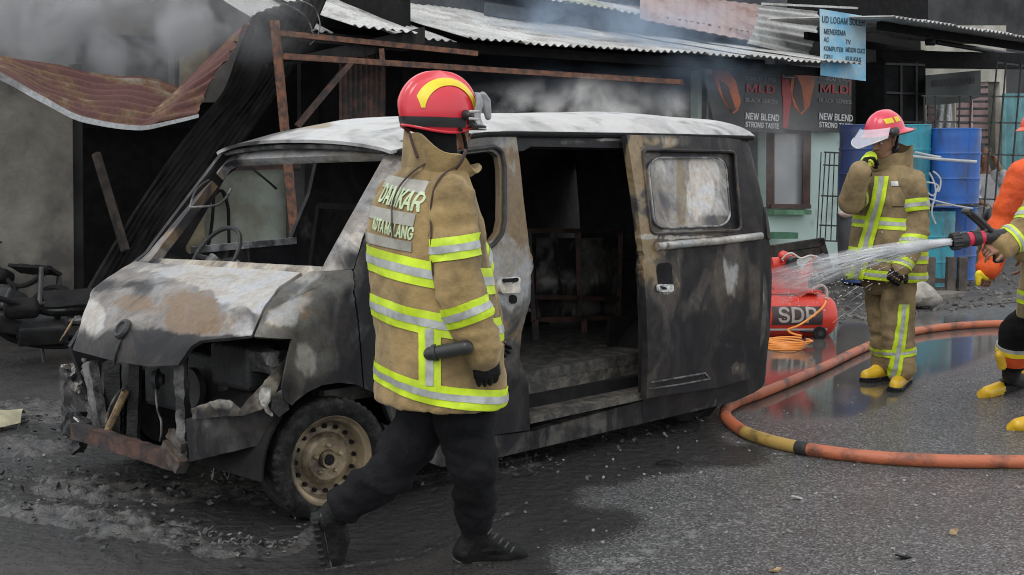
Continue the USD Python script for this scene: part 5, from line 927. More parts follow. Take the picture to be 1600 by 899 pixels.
for pts in ([(672, 254), (644, 272), (622, 300), (614, 330), (616, 372)], [(716, 262), (692, 276), (678, 300), (673, 350), (676, 420), (690, 480)]): 
    pl = spline([pz(x, y, 4.45) for x, y in pts], 40); kd = jk.nearest if False else None
    from scipy.spatial import cKDTree
    tree = cKDTree(project(jk.vertices)); vv = jk.vertices; nn = jk.vertex_normals
    q = []
    for p_ in project(pl):
        i = tree.query_ball_point(p_, 9); i = i or [tree.query(p_)[1]]; j = i[int(np.argmin(vv[i][:, 1]))]; q.append(pz(p_[0], p_[1], vv[j][1]) + nn[j] * .006)
    q = np.array(q); q[1:-1] = (q[:-2] + q[1:-1] + q[2:]) / 3; part(ff, 'carry_strap', tube(q, .0036, 6), strap)
# trousers
tr = torso([(cz(688, .90), R1, F1, .18, .13), (cz(690, .74), R1, F1, .185, .14), (cz(690, .66), R1, F1, .16, .12)]) + chain((RH, .102), (RH * .5 + RK * .5, .088), (RK, .074), (RK * .5 + RA * .5, .066), (RA + [0, 0, .05], .062), k=2) + chain((LH, .102), (LH * .5 + LK * .5, .090), (LK, .080), (LK * .5 + LA * .5, .070), (LA * .8 + LK * .2, .064), k=2)
trm = skin(tr, .016, 5); folds(trm, (.2, 0, 1), .020, 11, 5, 2); part(ff, 'trousers', trm, blkcloth, True)
boot(ff, 'boot', RA + [.0, 0, -.03], pz(712, 884, 4.70), pz(826, 879, 4.78), leather, rubber, .053, RA + [0, 0, .07]); boot(ff, 'boot', LA + [-.005, 0, -.015], pz(488, 806, 4.66), pz(508, 912, 4.66), leather, rubber, .056, LA * .7 + LK * .3)
laces = [pz(762 + 9 * k, 838 + 7 * k, 4.64) for k in range(5)]
for k, q in enumerate(laces): part(ff, 'lace', tube([q + [0, 0, .008], q + [.012, .05, .012]], .004, 5), weltm)
gl = skin(hand(RW + [0, 0, .015], pz(764, 612, 4.45) - RW, F1 * .2 - R1, .55, -1, 1.08, .004) + chain((RW + [0, 0, .04], .05), (RW - [0, 0, .02], .042)), .008, 3); part(ff, 'glove', gl, leather, True)
gl = skin(hand(LW, pz(782, 562, 5.0) - LW, R1, .55, 1, 1.08, .004), .01, 3); part(ff, 'glove', gl, leather, True)
# radio clipped at the hip
rq = [pz(672, 553, 4.40), pz(728, 543, 4.36)]; ra = part(ff, 'torch', tm(chain((rq[0], .024), (rq[1], .026), k=2)[0]), plast, True, label='black torch hanging at the hip'); part(ff, 'torch_ring', tube([rq[0] * .9 + rq[1] * .1, rq[0] * .8 + rq[1] * .2], .030, 16), plast, parent=ra)
# helmet
h1 = Helm(pz(685, 176, 4.66), F1 * 1.0 + R1 * .10 + [0, 0, -.02], [.05, 0, 1])
zb1 = lambda th: -.36 - .16 * np.abs(np.sin(th)) ** 2 + .16 * np.clip(np.cos(th), 0, 1) ** 2
dm1 = h1.dome(.142, .146, .118, .134, zb1, .12); hp = part(ff, 'helmet', dm1, helm_r, True, label='red helmet with yellow stripes and raised visor')
part(ff, 'helmet_rim', h1.dome(.152, .150, .122, .138, zb1, .0, m=3, grow=.0) if False else tube(h1.dome(.143, .147, .119, .135, zb1, 0.).vertices.reshape(120, 40, 3)[:-1, 0], .006, 8, True), helm_r, True, parent=hp)
bandh = cut(dm1, (h1.P(0, 0, -.052), h1.u), (h1.P(0, 0, -.018), -h1.u), (h1.P(.055, 0, 0), -h1.f)); part(ff, 'black_band', proud(bandh, .004), plast, True, parent=hp)
for q in (1, -1):
    st_ = cut(dm1, *h1.lat(*sorted((q * .058, q * .088))), (h1.P(0, 0, .012), h1.u), (h1.P(-.105, 0, 0), h1.f + h1.u * .2)); part(ff, 'yellow_stripe', proud(st_, .003), yel2, True, parent=hp)
    st_ = cut(dm1, *h1.lat(*sorted((q * .05, q * .125))), (h1.P(.10, 0, -.04), h1.f), (h1.P(0, 0, -.005), -h1.u)); 
    if len(st_.faces): part(ff, 'yellow_mark', proud(st_, .003), yel2, True, parent=hp)
kb = h1.P(.052, .124, -.008); part(ff, 'visor_knob', tm(chain((kb - h1.r * .01, .020), (kb + h1.r * .012, .015))[0]), plast, True, parent=hp); part(ff, 'knob_clip', tm(chain((kb + h1.r * .022 + h1.u * .012, .006), (kb + h1.r * .024 + h1.f * .035 + h1.u * .014, .004))[0]), sil, True, parent=hp); part(ff, 'knob_clip', tm(chain((kb + h1.r * .022 - h1.u * .012, .006), (kb + h1.r * .024 + h1.f * .03 - h1.u * .014, .004))[0]), sil, True, parent=hp)
gvm = mat('grey_visor', (.33, .34, .34), .4, col2=(.2, .2, .2), scale=20)
vis = sheet(lambda u, v: h1.P((.150 + .030 * v + .012 * np.sin(v * 7)) * np.cos((u - .5) * 1.9), .135 * np.sin((u - .5) * 1.9), .075 - .13 * v), 26, 12, .006)
vp = part(ff, 'visor', cut(vis, (h1.P(0, 0, -.1), h1.u)), gvm, 50, parent=hp)
part(ff, 'front_brim', sheet(lambda u, v: h1.P((.135 + .050 * v) * np.cos((u - .5) * 2.2), (.112 + .03 * v) * np.sin((u - .5) * 2.2), -.022 - .022 * v), 26, 6, .012), plast, 50, parent=hp)
part(ff, 'visor_bracket', tm(hull(ball(h1.P(.152, .05, .065), .016), ball(h1.P(.172, .05, .045), .014), ball(h1.P(.178, .05, -.01), .012))), gvm, True, parent=hp)
part(ff, 'hood', skin([hull(ball(HC + F1 * -.03 - [0, 0, .07], .070, 2), ball(cz(684, 1.48), .075, 2)), hull(ball(HP(-.05, .0, -.02), .070, 2), ball(HP(-.045, 0, -.08), .060, 2))], .016, 4), blkcloth, True)
part(ff, 'chin_strap', tube(spline([h1.P(.03, .115, -.06), HP(.03, .070, -.05), HP(.055, .045, -.105), HP(.06, 0, -.115)], 20), .007, 6), blkcloth)

# ---- the firefighter wiping his nose beyond the van
b2 = math.radians(33); F2, R2 = np.array([-math.cos(b2), -math.sin(b2), 0]), np.array([-math.sin(b2), math.cos(b2), 0]); Y2 = 8.55
f2 = Thing('person', 'firefighter in olive tan turnout suit standing with a gloved hand at his nose', 'person', atY(1392, 600, Y2) * [1, 1, 0])
c2 = lambda px, py: atY(px, py, Y2)
S2R, E2R, W2R = pz(1354, 287, 8.72), pz(1330, 316, 8.40), pz(1344, 268, 8.28); S2L, E2L, W2L = pz(1424, 288, 8.38), pz(1432, 362, 8.34), pz(1408, 418, 8.24)
H2R, K2R, A2R = pz(1376, 440, 8.65), pz(1382, 508, 8.66), pz(1384, 566, 8.72); H2L, K2L, A2L = pz(1404, 440, 8.45), pz(1402, 508, 8.42), pz(1408, 574, 8.42)
HC2 = pz(1383, 222, 8.50); hs2, HP2 = head_parts(HC2, F2 + R2 * .02 + [0, 0, -.22], (0, 0, 1), 1.0)
body = hs2 + chain((HC2 - [0, 0, .09], .055), (c2(1392, 262), .065)) + torso([(c2(1392, 268), R2, F2, .09, .07), (c2(1392, 282), R2, F2, .17, .10), (c2(1388, 360), R2, F2, .15, .11), (c2(1388, 425), R2, F2, .16, .12)])
for a, b, c in ((S2R, E2R, W2R), (S2L, E2L, W2L)): body += chain((a, .055), (b, .042), (c, .03))
for a, b, c in ((H2R, K2R, A2R), (H2L, K2L, A2L)): body += chain((a, .08), (b, .055), (c, .04))
HT2 = HP2(.105, .0, -.045)
body += hand(W2R, HT2 - W2R, R2 * -.6 - F2 * .5, .6, 1, .82) + hand(W2L, pz(1392, 444, 8.2) - W2L, F2 - R2, .6, -1, .82)
part(f2, 'body', skin(body, .016, 2), skinm, True); eyes(f2, HP2, 1.0, None)
JR2 = [(c2(1384, 434), R2, F2, .27, .205), (c2(1386, 400), R2, F2, .262, .20), (c2(1389, 350), R2, F2, .25, .185), (c2(1391, 310), R2, F2, .245, .175), (c2(1393, 284), R2, F2, .215, .145), (c2(1393, 268), R2, F2, .15, .11), (c2(1391, 256), R2, F2, .095, .09)]
jk2 = skin(torso(JR2) + [hull(ball(c2(1392, 270), .075, 2), ball(S2L, .088, 2)), hull(ball(c2(1390, 270), .075, 2), ball(S2R, .086, 2))], .022, 10); folds(jk2, (0, 0, 1), .010, 8, 5, 4); part(f2, 'coat', jk2, jm2, True, label='olive tan turnout coat with a lime zip flap')
s2l = limb([(S2L, .090), (S2L * .5 + E2L * .5, .082), (E2L, .076), (W2L, .062)], .018, 5, .014, 7, 15); part(f2, 'sleeve', s2l, jm2, True)
s2r = limb([(S2R, .084), (E2R, .076), (W2R, .060)], .018, 5, .012, 8, 15); part(f2, 'sleeve', s2r, jm2, True)
def col2(u, v):
    th = 2 * np.pi * u.ravel(); vv = v.ravel(); c = c2(1393, 266)[None] * (1 - vv[:, None]) + c2(1390, 236)[None] * vv[:, None]; w = .112 + .012 * np.sin(2 * th) + .012 * vv
    P = c + (np.cos(th) * w)[:, None] * F2 + (np.sin(th) * w)[:, None] * R2; P[:, 2] += -.045 * np.cos(th) * vv + .01 * np.sin(5 * th) * vv; return P.reshape(u.shape + (3,))
part(f2, 'collar', sheet(col2, 40, 8, .014), jm2, 60)
z2 = lambda py: c2(1390, py)[2]
for py, w in ((348, .085), (398, .085), (428, .07)): tape(f2, jk2, c2(1390, py), np.array([.05, 0, 1]), w)
tape(f2, s2l, S2L * .55 + E2L * .45, E2L - S2L, .085); tape(f2, s2l, E2L * .72 + W2L * .28, (E2L - S2L) + .6 * (W2L - E2L), .08); tape(f2, s2r, E2R * .85 + S2R * .15 + [0, 0, .0], E2R - S2R, .07)
zo, ze = c2(1372, 276), c2(1336, 432)
nz = np.cross(unit(ze - zo), [0, 1.0, 0]); nz = unit(nz)
zf = [(zo, (0, 0, -1)), (zo, F2 + R2 * -.0)]
b = cut(jk2, (zo - nz * .032, nz), (zo + nz * .032, -nz), *zf); part(f2, 'reflective_tape', proud(b, .010), yel, True); b = cut(jk2, (zo - nz * .011, nz), (zo + nz * .011, -nz), *zf); part(f2, 'silver_tape', proud(b, .013), sil, True)
for px, py, w, h, nm, mt in ((1396, 287, .13, .03, 'name_strip', sil), (1398, 306, .16, .12, 'pocket', jm2), (1392, 384, .15, .07, 'pocket_flap', jm2)):
    o = c2(px, py); b = cut(jk2, (o - [w / 2, 0, 0], (1, 0, 0)), (o + [w / 2, 0, 0], (-1, 0, 0)), (o - [0, 0, h / 2], (0, 0, 1)), (o + [0, 0, h / 2], (0, 0, -1)), (o, (-.3, -1, 0))); 
    if len(b.faces): part(f2, nm, proud(b, .009), mt, True)
tr = torso([(c2(1388, 420), R2, F2, .19, .14), (c2(1389, 445), R2, F2, .185, .14), (c2(1390, 458), R2, F2, .16, .12)]) + chain((H2R, .110), (K2R, .098), (A2R, .088), k=2) + chain((H2L, .112), (K2L, .100), (A2L, .090), k=2)
tr2 = skin(tr, .02, 6); folds(tr2, (0, 0, 1), .012, 14, 5, 5); part(f2, 'trousers', tr2, jm2, True)
for A, K in ((A2L, K2L), (A2R, K2R)): tape(f2, tr2, A * .62 + K * .38, K - A, .06, extra=[(A, (unit(A2L - A2R) if A is A2L else unit(A2R - A2L)))] if False else [((A2L + A2R) / 2, unit(A2L - A2R) * (1 if A is A2L else -1))])
o = K2L; lt = [((o + [-.035, 0, 0]), (1, 0, -.09)), ((o + [.035, 0, 0]), (-1, 0, .09)), (o, (0, -1, 0)), (c2(1400, 470), (0, 0, -1))]
b = cut(tr2, *lt); part(f2, 'reflective_tape', proud(b, .006), yel, True); b = cut(tr2, ((o + [-.012, 0, 0]), (1, 0, -.09)), ((o + [.012, 0, 0]), (-1, 0, .09)), *lt[2:]); part(f2, 'silver_tape', proud(b, .009), sil, True)
ybm = mat('yellow_rubber', (.70, .44, .02), .4, col2=(.55, .33, .02), scale=9)
boot(f2, 'boot', A2R + [0, 0, -.04], G(1392, 592), G(1346, 598), ybm, rubber, .052, A2R, ybm); boot(f2, 'boot', A2L + [0, 0, -.04], G(1414, 596), G(1396, 614), ybm, rubber, .054, A2L, ybm)
part(f2, 'glove', skin(hand(W2R, HT2 - W2R, R2 * -.6 - F2 * .5, .6, 1, 1.08, .004), .009, 3), leather, True); gc = part(f2, 'glove', skin(hand(W2L, pz(1392, 444, 8.2) - W2L, F2 - R2, .6, -1, 1.08, .005) + chain((W2L, .05), (W2L + [-.03, 0, -.05], .045)), .009, 3), leather, True)
wq = W2R * .45 + HT2 * .55; part(f2, 'glove_cuff', skin(chain((wq - unit(HT2 - W2R) * .02, .047), (wq + unit(HT2 - W2R) * .035, .045)), .012, 2), yel, True); tape(f2, s2l, W2L * .93 + E2L * .07, W2L - E2L, .06)
h2 = Helm(pz(1382, 208, 8.50), F2 + [0, 0, -.20], [0, 0, 1]); zb2 = lambda th: -.05 + 0 * th
fl2 = lambda th: .012 + .055 * np.clip(-np.cos(th), 0, 1) + .012 * np.abs(np.sin(th))
dm2 = h2.dome(.140, .150, .120, .150, zb2, .03, flare=(.16, fl2)); hp2 = part(f2, 'helmet', dm2, mat('pink_red_helmet', (.66, .035, .075), .35, col2=(.56, .03, .06), scale=3, coat=.3), True, label='red helmet with a back brim and a clear face shield')
part(f2, 'helmet_rim', tube(dm2.vertices.reshape(120, 40, 3)[:-1, 0], .006, 6, True), plast, True, parent=hp2)
for lo, hi in ((.02, .075), (-.045, .005)):
    st_ = cut(dm2, (h2.P(lo, 0, 0), h2.f), (h2.P(hi, 0, 0), -h2.f), (h2.P(0, 0, .070), h2.u), (h2.P(0, 0, .102), -h2.u), (h2.P(0, -.01, 0), -h2.r))
    if len(st_.faces): part(f2, 'yellow_mark', proud(st_, .003), yel2, True, parent=hp2)
part(f2, 'visor_knob', tm(chain((h2.P(.06, -.122, .012), .030), (h2.P(.035, -.126, .018), .026))[0]), plast, True, parent=hp2)
clear = usdkit.material(stage, '/World/Looks/clear_visor', {'t': ('transparent_bsdf', {'color': (.93, .93, .95)}), 'g': ('glossy_bsdf', {'roughness': .08, 'color': (.9, .9, .95)}), 'd': ('principled_bsdf', {'base_color': (.75, .74, .78), 'roughness': .2}), 'm': ('mix_closure', {'fac': .10}), 'x': ('mix_closure', {'fac': .16})},
    [('t.BSDF', 'm.closure1'), ('g.BSDF', 'm.closure2'), ('m.closure', 'x.closure1'), ('d.BSDF', 'x.closure2')], surface='x.closure')
vfn = lambda u, v: h2.P((.145 + .105 * v) * np.cos((u - .5) * 2.1) + .01, (.145 + .02 * v) * np.sin((u - .5) * 2.1), .050 - .105 * v * (1 - .45 * np.abs(u - .5) * 2))
part(f2, 'visor', sheet(vfn, 30, 12, .003), clear, 60, parent=hp2); part(f2, 'visor_frame', tube(np.array([vfn(np.array(u), np.array(1.0)) for u in np.linspace(0, 1, 24)]), .004, 6), mat('pale_plastic', (.5, .5, .52), .3), parent=hp2)
part(f2, 'chin_strap', tube(spline([h2.P(0, -.112, -.01), HP2(.0, -.078, -.04), HP2(.03, -.05, -.10), HP2(.06, 0, -.118)], 18), .008, 6), blkcloth)
part(f2, 'hair', skin([hull(ball(HP2(-.045, 0, -.01), np.array([.058, .068, .055]), 2)), hull(ball(HP2(-.05, 0, -.06), .05, 2))], .016, 2), hairm, True)

# ---- the nozzle man at the right edge
F3, R3 = np.array([-.94, .34, 0]), np.array([.34, .94, 0]); Y3 = 7.6; c3 = lambda px, py: atY(px, py, Y3)
f3 = Thing('person', 'firefighter in tan coat and black trousers aiming the hose nozzle, cut by the right edge', 'person', c3(1640, 645) * [1, 1, 0])
S3, E3, W3 = pz(1648, 290, 7.36), pz(1606, 358, 7.26), pz(1566, 384, 7.22); S3b, E3b, W3b = pz(1640, 290, 7.8), pz(1640, 380, 7.9), pz(1600, 392, 7.5)
N0, N1 = pz(1487, 378, 7.18), pz(1572, 365, 7.22); GR = pz(1545, 398, 7.2)
HC3 = c3(1660, 205); hs3, HP3 = head_parts(HC3, F3, (0, 0, 1))
H3, K3, A3 = pz(1632, 480, 7.9), pz(1588, 520, 8.02), pz(1580, 582, 8.1); H3b, K3b, A3b = pz(1668, 480, 7.5), pz(1668, 560, 7.2), pz(1640, 636, 7.05)
body = hs3 + chain((HC3 - [0, 0, .09], .055), (c3(1660, 250), .065)) + torso([(c3(1660, 252), R3, F3, .09, .07), (c3(1660, 270), R3, F3, .17, .10), (c3(1662, 360), R3, F3, .15, .11), (c3(1662, 470), R3, F3, .16, .12)])
for a, b, c in ((S3, E3, W3), (S3b, E3b, W3b)): body += chain((a, .055), (b, .042), (c, .032))
for a, b, c in ((H3, K3, A3), (H3b, K3b, A3b)): body += chain((a, .08), (b, .055), (c, .04))
body += hand(W3, pz(1538, 392, 7.17) - W3, [.1, .5, -.6], .9, 1, 1.05, 0, .05, (.55, .95, 1.0, 1.05)) + hand(W3b, pz(1575, 378, 7.45) - W3b, [0, -1, .2], .8, 1)
part(f3, 'body', skin(body, .012, 2), skinm, True)
JR3 = [(c3(1652, 494), R3, F3, .27, .225), (c3(1654, 440), R3, F3, .26, .215), (c3(1656, 350), R3, F3, .25, .19), (c3(1658, 300), R3, F3, .24, .17), (c3(1660, 268), R3, F3, .20, .14), (c3(1660, 248), R3, F3, .10, .095)]
jk3 = skin(torso(JR3) + [hull(ball(c3(1660, 256), .075, 2), ball(S3, .09, 2)), hull(ball(c3(1660, 256), .075, 2), ball(S3b, .085, 2))], .022, 8); folds(jk3, (0, 0, 1), .008, 8, 5, 6); part(f3, 'coat', jk3, jm, True)
s3 = limb([(S3, .10), (E3, .086), (W3, .070)], .018, 6, .010, 9, 20); part(f3, 'sleeve', s3, jm, True); part(f3, 'sleeve', limb([(S3b, .095), (E3b, .08), (W3b, .062)], .02, 6, .008, 10), jm, True)
part(f3, 'cuff', skin(chain((W3 + (W3 - E3) * .02, .052), (W3 + (W3 - E3) * .22, .044)), .014, 2), blkcloth, True)
for py, w in ((398, .085), (466, .085)): tape(f3, jk3, c3(1650, py), np.array([.05, 0, 1]), w)
tape(f3, s3, E3 * .86 + S3 * .14, E3 - S3, .08); tape(f3, s3, W3 * .62 + E3 * .38, W3 - E3, .05)
tr = torso([(c3(1652, 470), R3, F3, .19, .15), (c3(1650, 500), R3, F3, .185, .15), (c3(1648, 515), R3, F3, .15, .12)]) + chain((H3, .115), (K3, .100), (A3 * .65 + K3 * .35, .088), k=2) + chain((H3b, .115), (K3b, .10), (A3b * .65 + K3b * .35, .088), k=2)
tr3 = skin(tr, .02, 6); folds(tr3, (0, 0, 1), .010, 14, 5, 7); part(f3, 'trousers', tr3, blkcloth, True)
orange = mat('orange_cloth', (.74, .10, .012), .75, col2=(.50, .06, .01), scale=5, bump=1.0, bscale=15, detail=9)
for A, K in ((A3, K3), (A3b, K3b)):
    o = A * .58 + K * .42; ax = unit(K - A); part(f3, 'trouser_cuff', tube([o - ax * .05, o - ax * .02, o + ax * .03, o + ax * .055], [.090, .106, .110, .106], 28), orange, 60)
    part(f3, 'cuff_band', tube([o + ax * .058, o + ax * .078], [.111, .112], 28), sil, 60); part(f3, 'cuff_band', tube([o + ax * .03, o + ax * .057], [.113, .113], 28), yel2, 60)
boot(f3, 'boot', A3 + [0, 0, -.02], G(1588, 604), G(1530, 622), rubber, ybm, .056, A3 * .6 + K3 * .4, ybm); boot(f3, 'boot', A3b + [.03, 0, -.02], G(1640, 664), G(1574, 672), rubber, ybm, .056, A3b * .6 + K3b * .4, ybm)
part(f3, 'boot_knee', skin(chain((pz(1562, 556, 7.95), .03), (pz(1566, 572, 7.96), .028)), .014, 2), ybm, True)
# ---- the man in orange behind him
F4, R4 = F3, R3; Y4 = 8.75; c4 = lambda px, py: atY(px, py, Y4)
f4 = Thing('person', 'man in plain orange overalls behind the nozzle man, cut by the right edge', 'person', c4(1650, 585) * [1, 1, 0])
S4, E4, W4 = pz(1600, 276, 8.62), pz(1568, 345, 8.66), pz(1545, 418, 8.6); HC4 = c4(1628, 210); hs4, HP4 = head_parts(HC4, F4, (0, 0, 1))
body = hs4 + chain((HC4 - [0, 0, .09], .055), (c4(1640, 245), .065)) + torso([(c4(1640, 250), R4, F4, .09, .07), (c4(1644, 270), R4, F4, .17, .10), (c4(1648, 360), R4, F4, .15, .11), (c4(1650, 430), R4, F4, .16, .12)]) + chain((S4, .055), (E4, .042), (W4, .032)) + hand(W4, pz(1540, 448, 8.58) - W4, [0, 1, .2], .6, 1, 1.0)
S4b = S4 + R4 * .34; body += chain((S4b, .055), (S4b + [0.05, 0, -.3], .042), (S4b + [0, -.05, -.55], .032)) + hand(S4b + [0, -.05, -.55], [0, 0, -1], F4, .5)
K4 = [c4(1640, 510), c4(1664, 510)]; A4 = [c4(1640, 575), c4(1668, 575)]
for k in (0, 1): body += chain((c4(1640 + 20 * k, 430), .08), (K4[k], .055), (A4[k], .04))
part(f4, 'body', skin(body, .016, 2), skinm, True)
ov = torso([(c4(1646, 450), R4, F4, .21, .16), (c4(1644, 380), R4, F4, .20, .15), (c4(1624, 320), R4, F4, .26, .19), (c4(1618, 278), R4, F4, .235, .16), (c4(1624, 258), R4, F4, .15, .12), (c4(1626, 242), R4, F4, .08, .08)]) + chain((S4, .100), (E4, .086), (W4, .068), k=2) + chain((S4b, .1), (S4b + [0.05, 0, -.3], .09), (S4b + [0, -.05, -.5], .07))
for k in (0, 1): ov += chain((c4(1640 + 18 * k, 440), .12), (K4[k], .10), (A4[k], .09))
ovm = skin(ov, .022, 6); folds(ovm, (.3, 0, 1), .018, 11, 5, 9); part(f4, 'overalls', ovm, orange, True, label='plain orange overalls')
tape(f4, ovm, c4(1600, 452), (0, 0, 1), .05, extra=[(c4(1560, 450), (1, 0, 0))])
for k in (0, 1): boot(f4, 'boot', A4[k] + [0, 0, -.03], A4[k] * [1, 1, 0] + [.05, 0, 0], A4[k] * [1, 1, 0] + [-.22, .05, 0], rubber, ybm, .055, None, ybm)
h4 = Helm(c4(1628, 203), F4, [0, 0, 1]); part(f4, 'helmet', h4.dome(.14, .15, .12, .145, lambda th: -.05 + 0 * th, .02, flare=(.16, lambda th: .03 + 0 * th)), mat('orange_helmet', (.78, .09, .03), .4), True)
yg = G(1530, 446, .0); gq = pz(1530, 428, 8.56); single('cloth', skin(chain((pz(1541, 434, 8.57), .02), (gq, .026), (pz(1528, 444, 8.56), .016)), .012, 3, .006, 30), yel2, 'yellow cloth held in the hand of the man in orange', 'cloth', smooth=True)
# ---- the man sitting far behind the fence
Y5 = 18.6; c5 = lambda px, py, dy=0: atY(px, py, Y5 + dy); F5, R5 = np.array([-.5, -.86, 0]), np.array([-.86, .5, 0])
f5 = Thing('person', 'man in a white shirt sitting behind the fence with a hand at his head', 'person', c5(1546, 400) * [1, 1, 0])
HC5 = c5(1538, 243); hs5, HP5 = head_parts(HC5, F5, (0, 0, 1), 1.12)
S5a, S5b = c5(1527, 277, .1), c5(1556, 275, -.1); E5a, W5a = c5(1520, 306, -.3), c5(1534, 318, -.5); E5b, W5b = c5(1574, 286, -.25), c5(1556, 252, -.15)
kn = [c5(1524, 338, -.55), c5(1554, 338, -.6)]
body = hs5 + chain((HC5 - [0, 0, .1], .06), (c5(1541, 268), .065)) + torso([(c5(1541, 268), R5, F5, .1, .08), (c5(1541, 278), R5, F5, .18, .1), (c5(1543, 330), R5, F5, .16, .13)]) + chain((S5a, .06), (E5a, .045), (W5a, .035)) + chain((S5b, .06), (E5b, .045), (W5b, .035)) + hand(W5b, HC5 + [.05, 0, .06] - W5b, [-1, 0, 0], .4) + hand(W5a, [1, -.4, -.2], [0, 0, -1], .4)
for k in (0, 1): body += chain((c5(1535 + 16 * k, 336), .09), (kn[k], .07), (kn[k] + [0, 0, -.45], .05), (kn[k] + [-.05, -.12, -.47], .04))
part(f5, 'body', skin(body, .022, 2), skinm, True); part(f5, 'hair', skin([hull(ball(HP5(-.025, 0, .06), np.array([.095, .082, .075]), 2))], .02, 1), hairm, True)
wsm = mat('white_shirt', (.60, .60, .60), .8, var=.25, scale=5, bump=.3)
part(f5, 'shirt', folds(skin(torso([(c5(1541, 272), R5, F5, .11, .09), (c5(1541, 280), R5, F5, .20, .125), (c5(1543, 300), R5, F5, .20, .14), (c5(1544, 332), R5, F5, .19, .15)]) + chain((S5a, .085), (E5a, .075), (E5a * .5 + W5a * .5, .06)) + chain((S5b, .085), (E5b, .075), (E5b * .6 + W5b * .4, .06)), .03, 4), (0, 0, 1), .012, 10, 5), wsm, True)
tr = [q for k in (0, 1) for q in chain((c5(1536 + 14 * k, 334), .11), (kn[k], .085), (kn[k] + [0, 0, -.40], .065))]; part(f5, 'trousers', skin(tr, .03, 3), mat('grey_trousers', (.20, .20, .21), .8), True)
# ================================================================ hose, nozzle and water
hosem = mat('orange_hose', (.40, .115, .052), .5, col2=(.07, .032, .022), scale=4.5, bump=.4, bscale=90, detail=10, fac=(.36, .50)); hosey = mat('mustard_hose', (.36, .235, .06), .55, col2=(.10, .065, .025), scale=6, detail=10, fac=(.34, .48), bump=.2)
hz = .034; hp_ = [(1700, 724), (1600, 722), (1500, 721), (1400, 717), (1320, 710), (1252, 700), (1200, 688), (1160, 673), (1137, 655), (1133, 642), (1148, 630), (1188, 615), (1240, 594), (1290, 572), (1340, 548), (1390, 528), (1440, 516), (1500, 509), (1560, 506), (1660, 505)]
hc = spline(G(*np.array(hp_, float).T, hz), 240); pxh = project(hc); i0, i1 = int(np.argmin(np.hypot(pxh[:, 0] - 1258, pxh[:, 1] - 701))), int(np.argmin(np.hypot(pxh[:, 0] - 1163, pxh[:, 1] - 675)))
hose = Thing('fire_hose', 'orange fire hose with a mustard section curving over the wet road', 'hose', hc[i0] * [1, 1, 0])
part(hose, 'hose_section', tube(hc[:i0 + 1], .033, 14), hosem, 60); part(hose, 'hose_section', tube(hc[i0:i1 + 1], .0335, 14), hosey, 60, label='mustard yellow hose section'); part(hose, 'hose_section', tube(hc[i1:], .033, 14), hosem, 60); part(hose, 'joint_band', tube(hc[i0 - 1:i0 + 2], .036, 14), soot_steel)
nz_ = Thing('nozzle', 'black hose nozzle with red rings and bail handle, spraying water', 'nozzle', (N0 + N1) / 2)
nd = unit(N1 - N0); nu = unit(np.cross(np.cross(nd, [0, 0, 1.0]), nd))
def nl(prof, o, n=28):
    m = lathe(prof, n, 'z'); R = trimesh.geometry.align_vectors([0, 0, 1], nd)[:3, :3]; m.vertices = m.vertices @ R.T + o; return m
part(nz_, 'tip', nl([(.030, 0), (.046, .0), (.048, .02), (.044, .05), (.046, .055), (.046, .085), (.036, .09), (.030, .085)], N0), plast)
for k in range(14):
    a = k * 2 * math.pi / 14; q = N0 + nd * .022 + (np.cross(nd, nu) * math.cos(a) + nu * math.sin(a)) * .046; part(nz_, 'tip_rib', tm(chain((q - nd * .018, .006), (q + nd * .02, .006))[0]), plast)
redr = mat('nozzle_red', (.60, .03, .07), .4)
part(nz_, 'red_ring', nl([(.02, .092), (.038, .092), (.040, .105), (.038, .122), (.02, .122)], N0), redr); part(nz_, 'collar', nl([(.02, .122), (.044, .122), (.046, .15), (.042, .165), (.02, .165)], N0), plast); part(nz_, 'red_ring', nl([(.02, .165), (.036, .165), (.038, .18), (.036, .19), (.02, .19)], N0), redr)
part(nz_, 'barrel', nl([(0, .19), (.034, .19), (.042, .205), (.042, .25), (.032, .262), (.030, .40), (.036, .41), (.036, .46), (0, .46)], N0), plast)
pv = N0 + nd * .225; hb = [pv + nu * .03, pv + nu * .10 - nd * .06, pv + nu * .155 - nd * .115]
part(nz_, 'bail_handle', cat([tube(spline([q + np.cross(nd, nu) * s_ for q in hb], 12), .014, 8) for s_ in (-.035, .035)] + [tube([hb[2] + np.cross(nd, nu) * -.045, hb[2] + np.cross(nd, nu) * .045], .018, 8)]), plast)
part(nz_, 'pistol_grip', tm(hull(ball(N0 + nd * .27 - nu * .03, .018), ball(N0 + nd * .25 - nu * .14, .019), ball(N0 + nd * .28 - nu * .145, .017))), plast, True)
# supply line behind the grip
part(nz_, 'coupling', tube(spline([N0 + nd * .45, N0 + nd * .7 - [0, 0, .03], N0 + nd * 1.1 - [0, 0, .25]], 16), .034, 12), hosem)
jetm = usdkit.material(stage, '/World/Looks/water_jet', {'t': ('transparent_bsdf', {}), 'd': ('principled_bsdf', {'base_color': (.95, .96, .97), 'roughness': .25}), 'l': ('translucent_bsdf', {'color': (.85, .87, .9)}), 'x': ('mix_closure', {'fac': .45}), 'm': ('mix_closure', {'fac': .72})}, [('d.BSDF', 'x.closure1'), ('l.BSDF', 'x.closure2'), ('t.BSDF', 'm.closure1'), ('x.closure', 'm.closure2')], surface='m.closure')
ms = []; T0 = N0; T1 = pz(1205, 452, 8.1); jr = np.random.default_rng(11); JD = T1 - T0; JL = np.linalg.norm(JD); JD = JD / JL
arc = lambda u: T0 * (1 - u) + T1 * u + np.array([0, 0, .16]) * (u * (1 - u))
uu_ = np.linspace(0, 1, 40)[:, None]
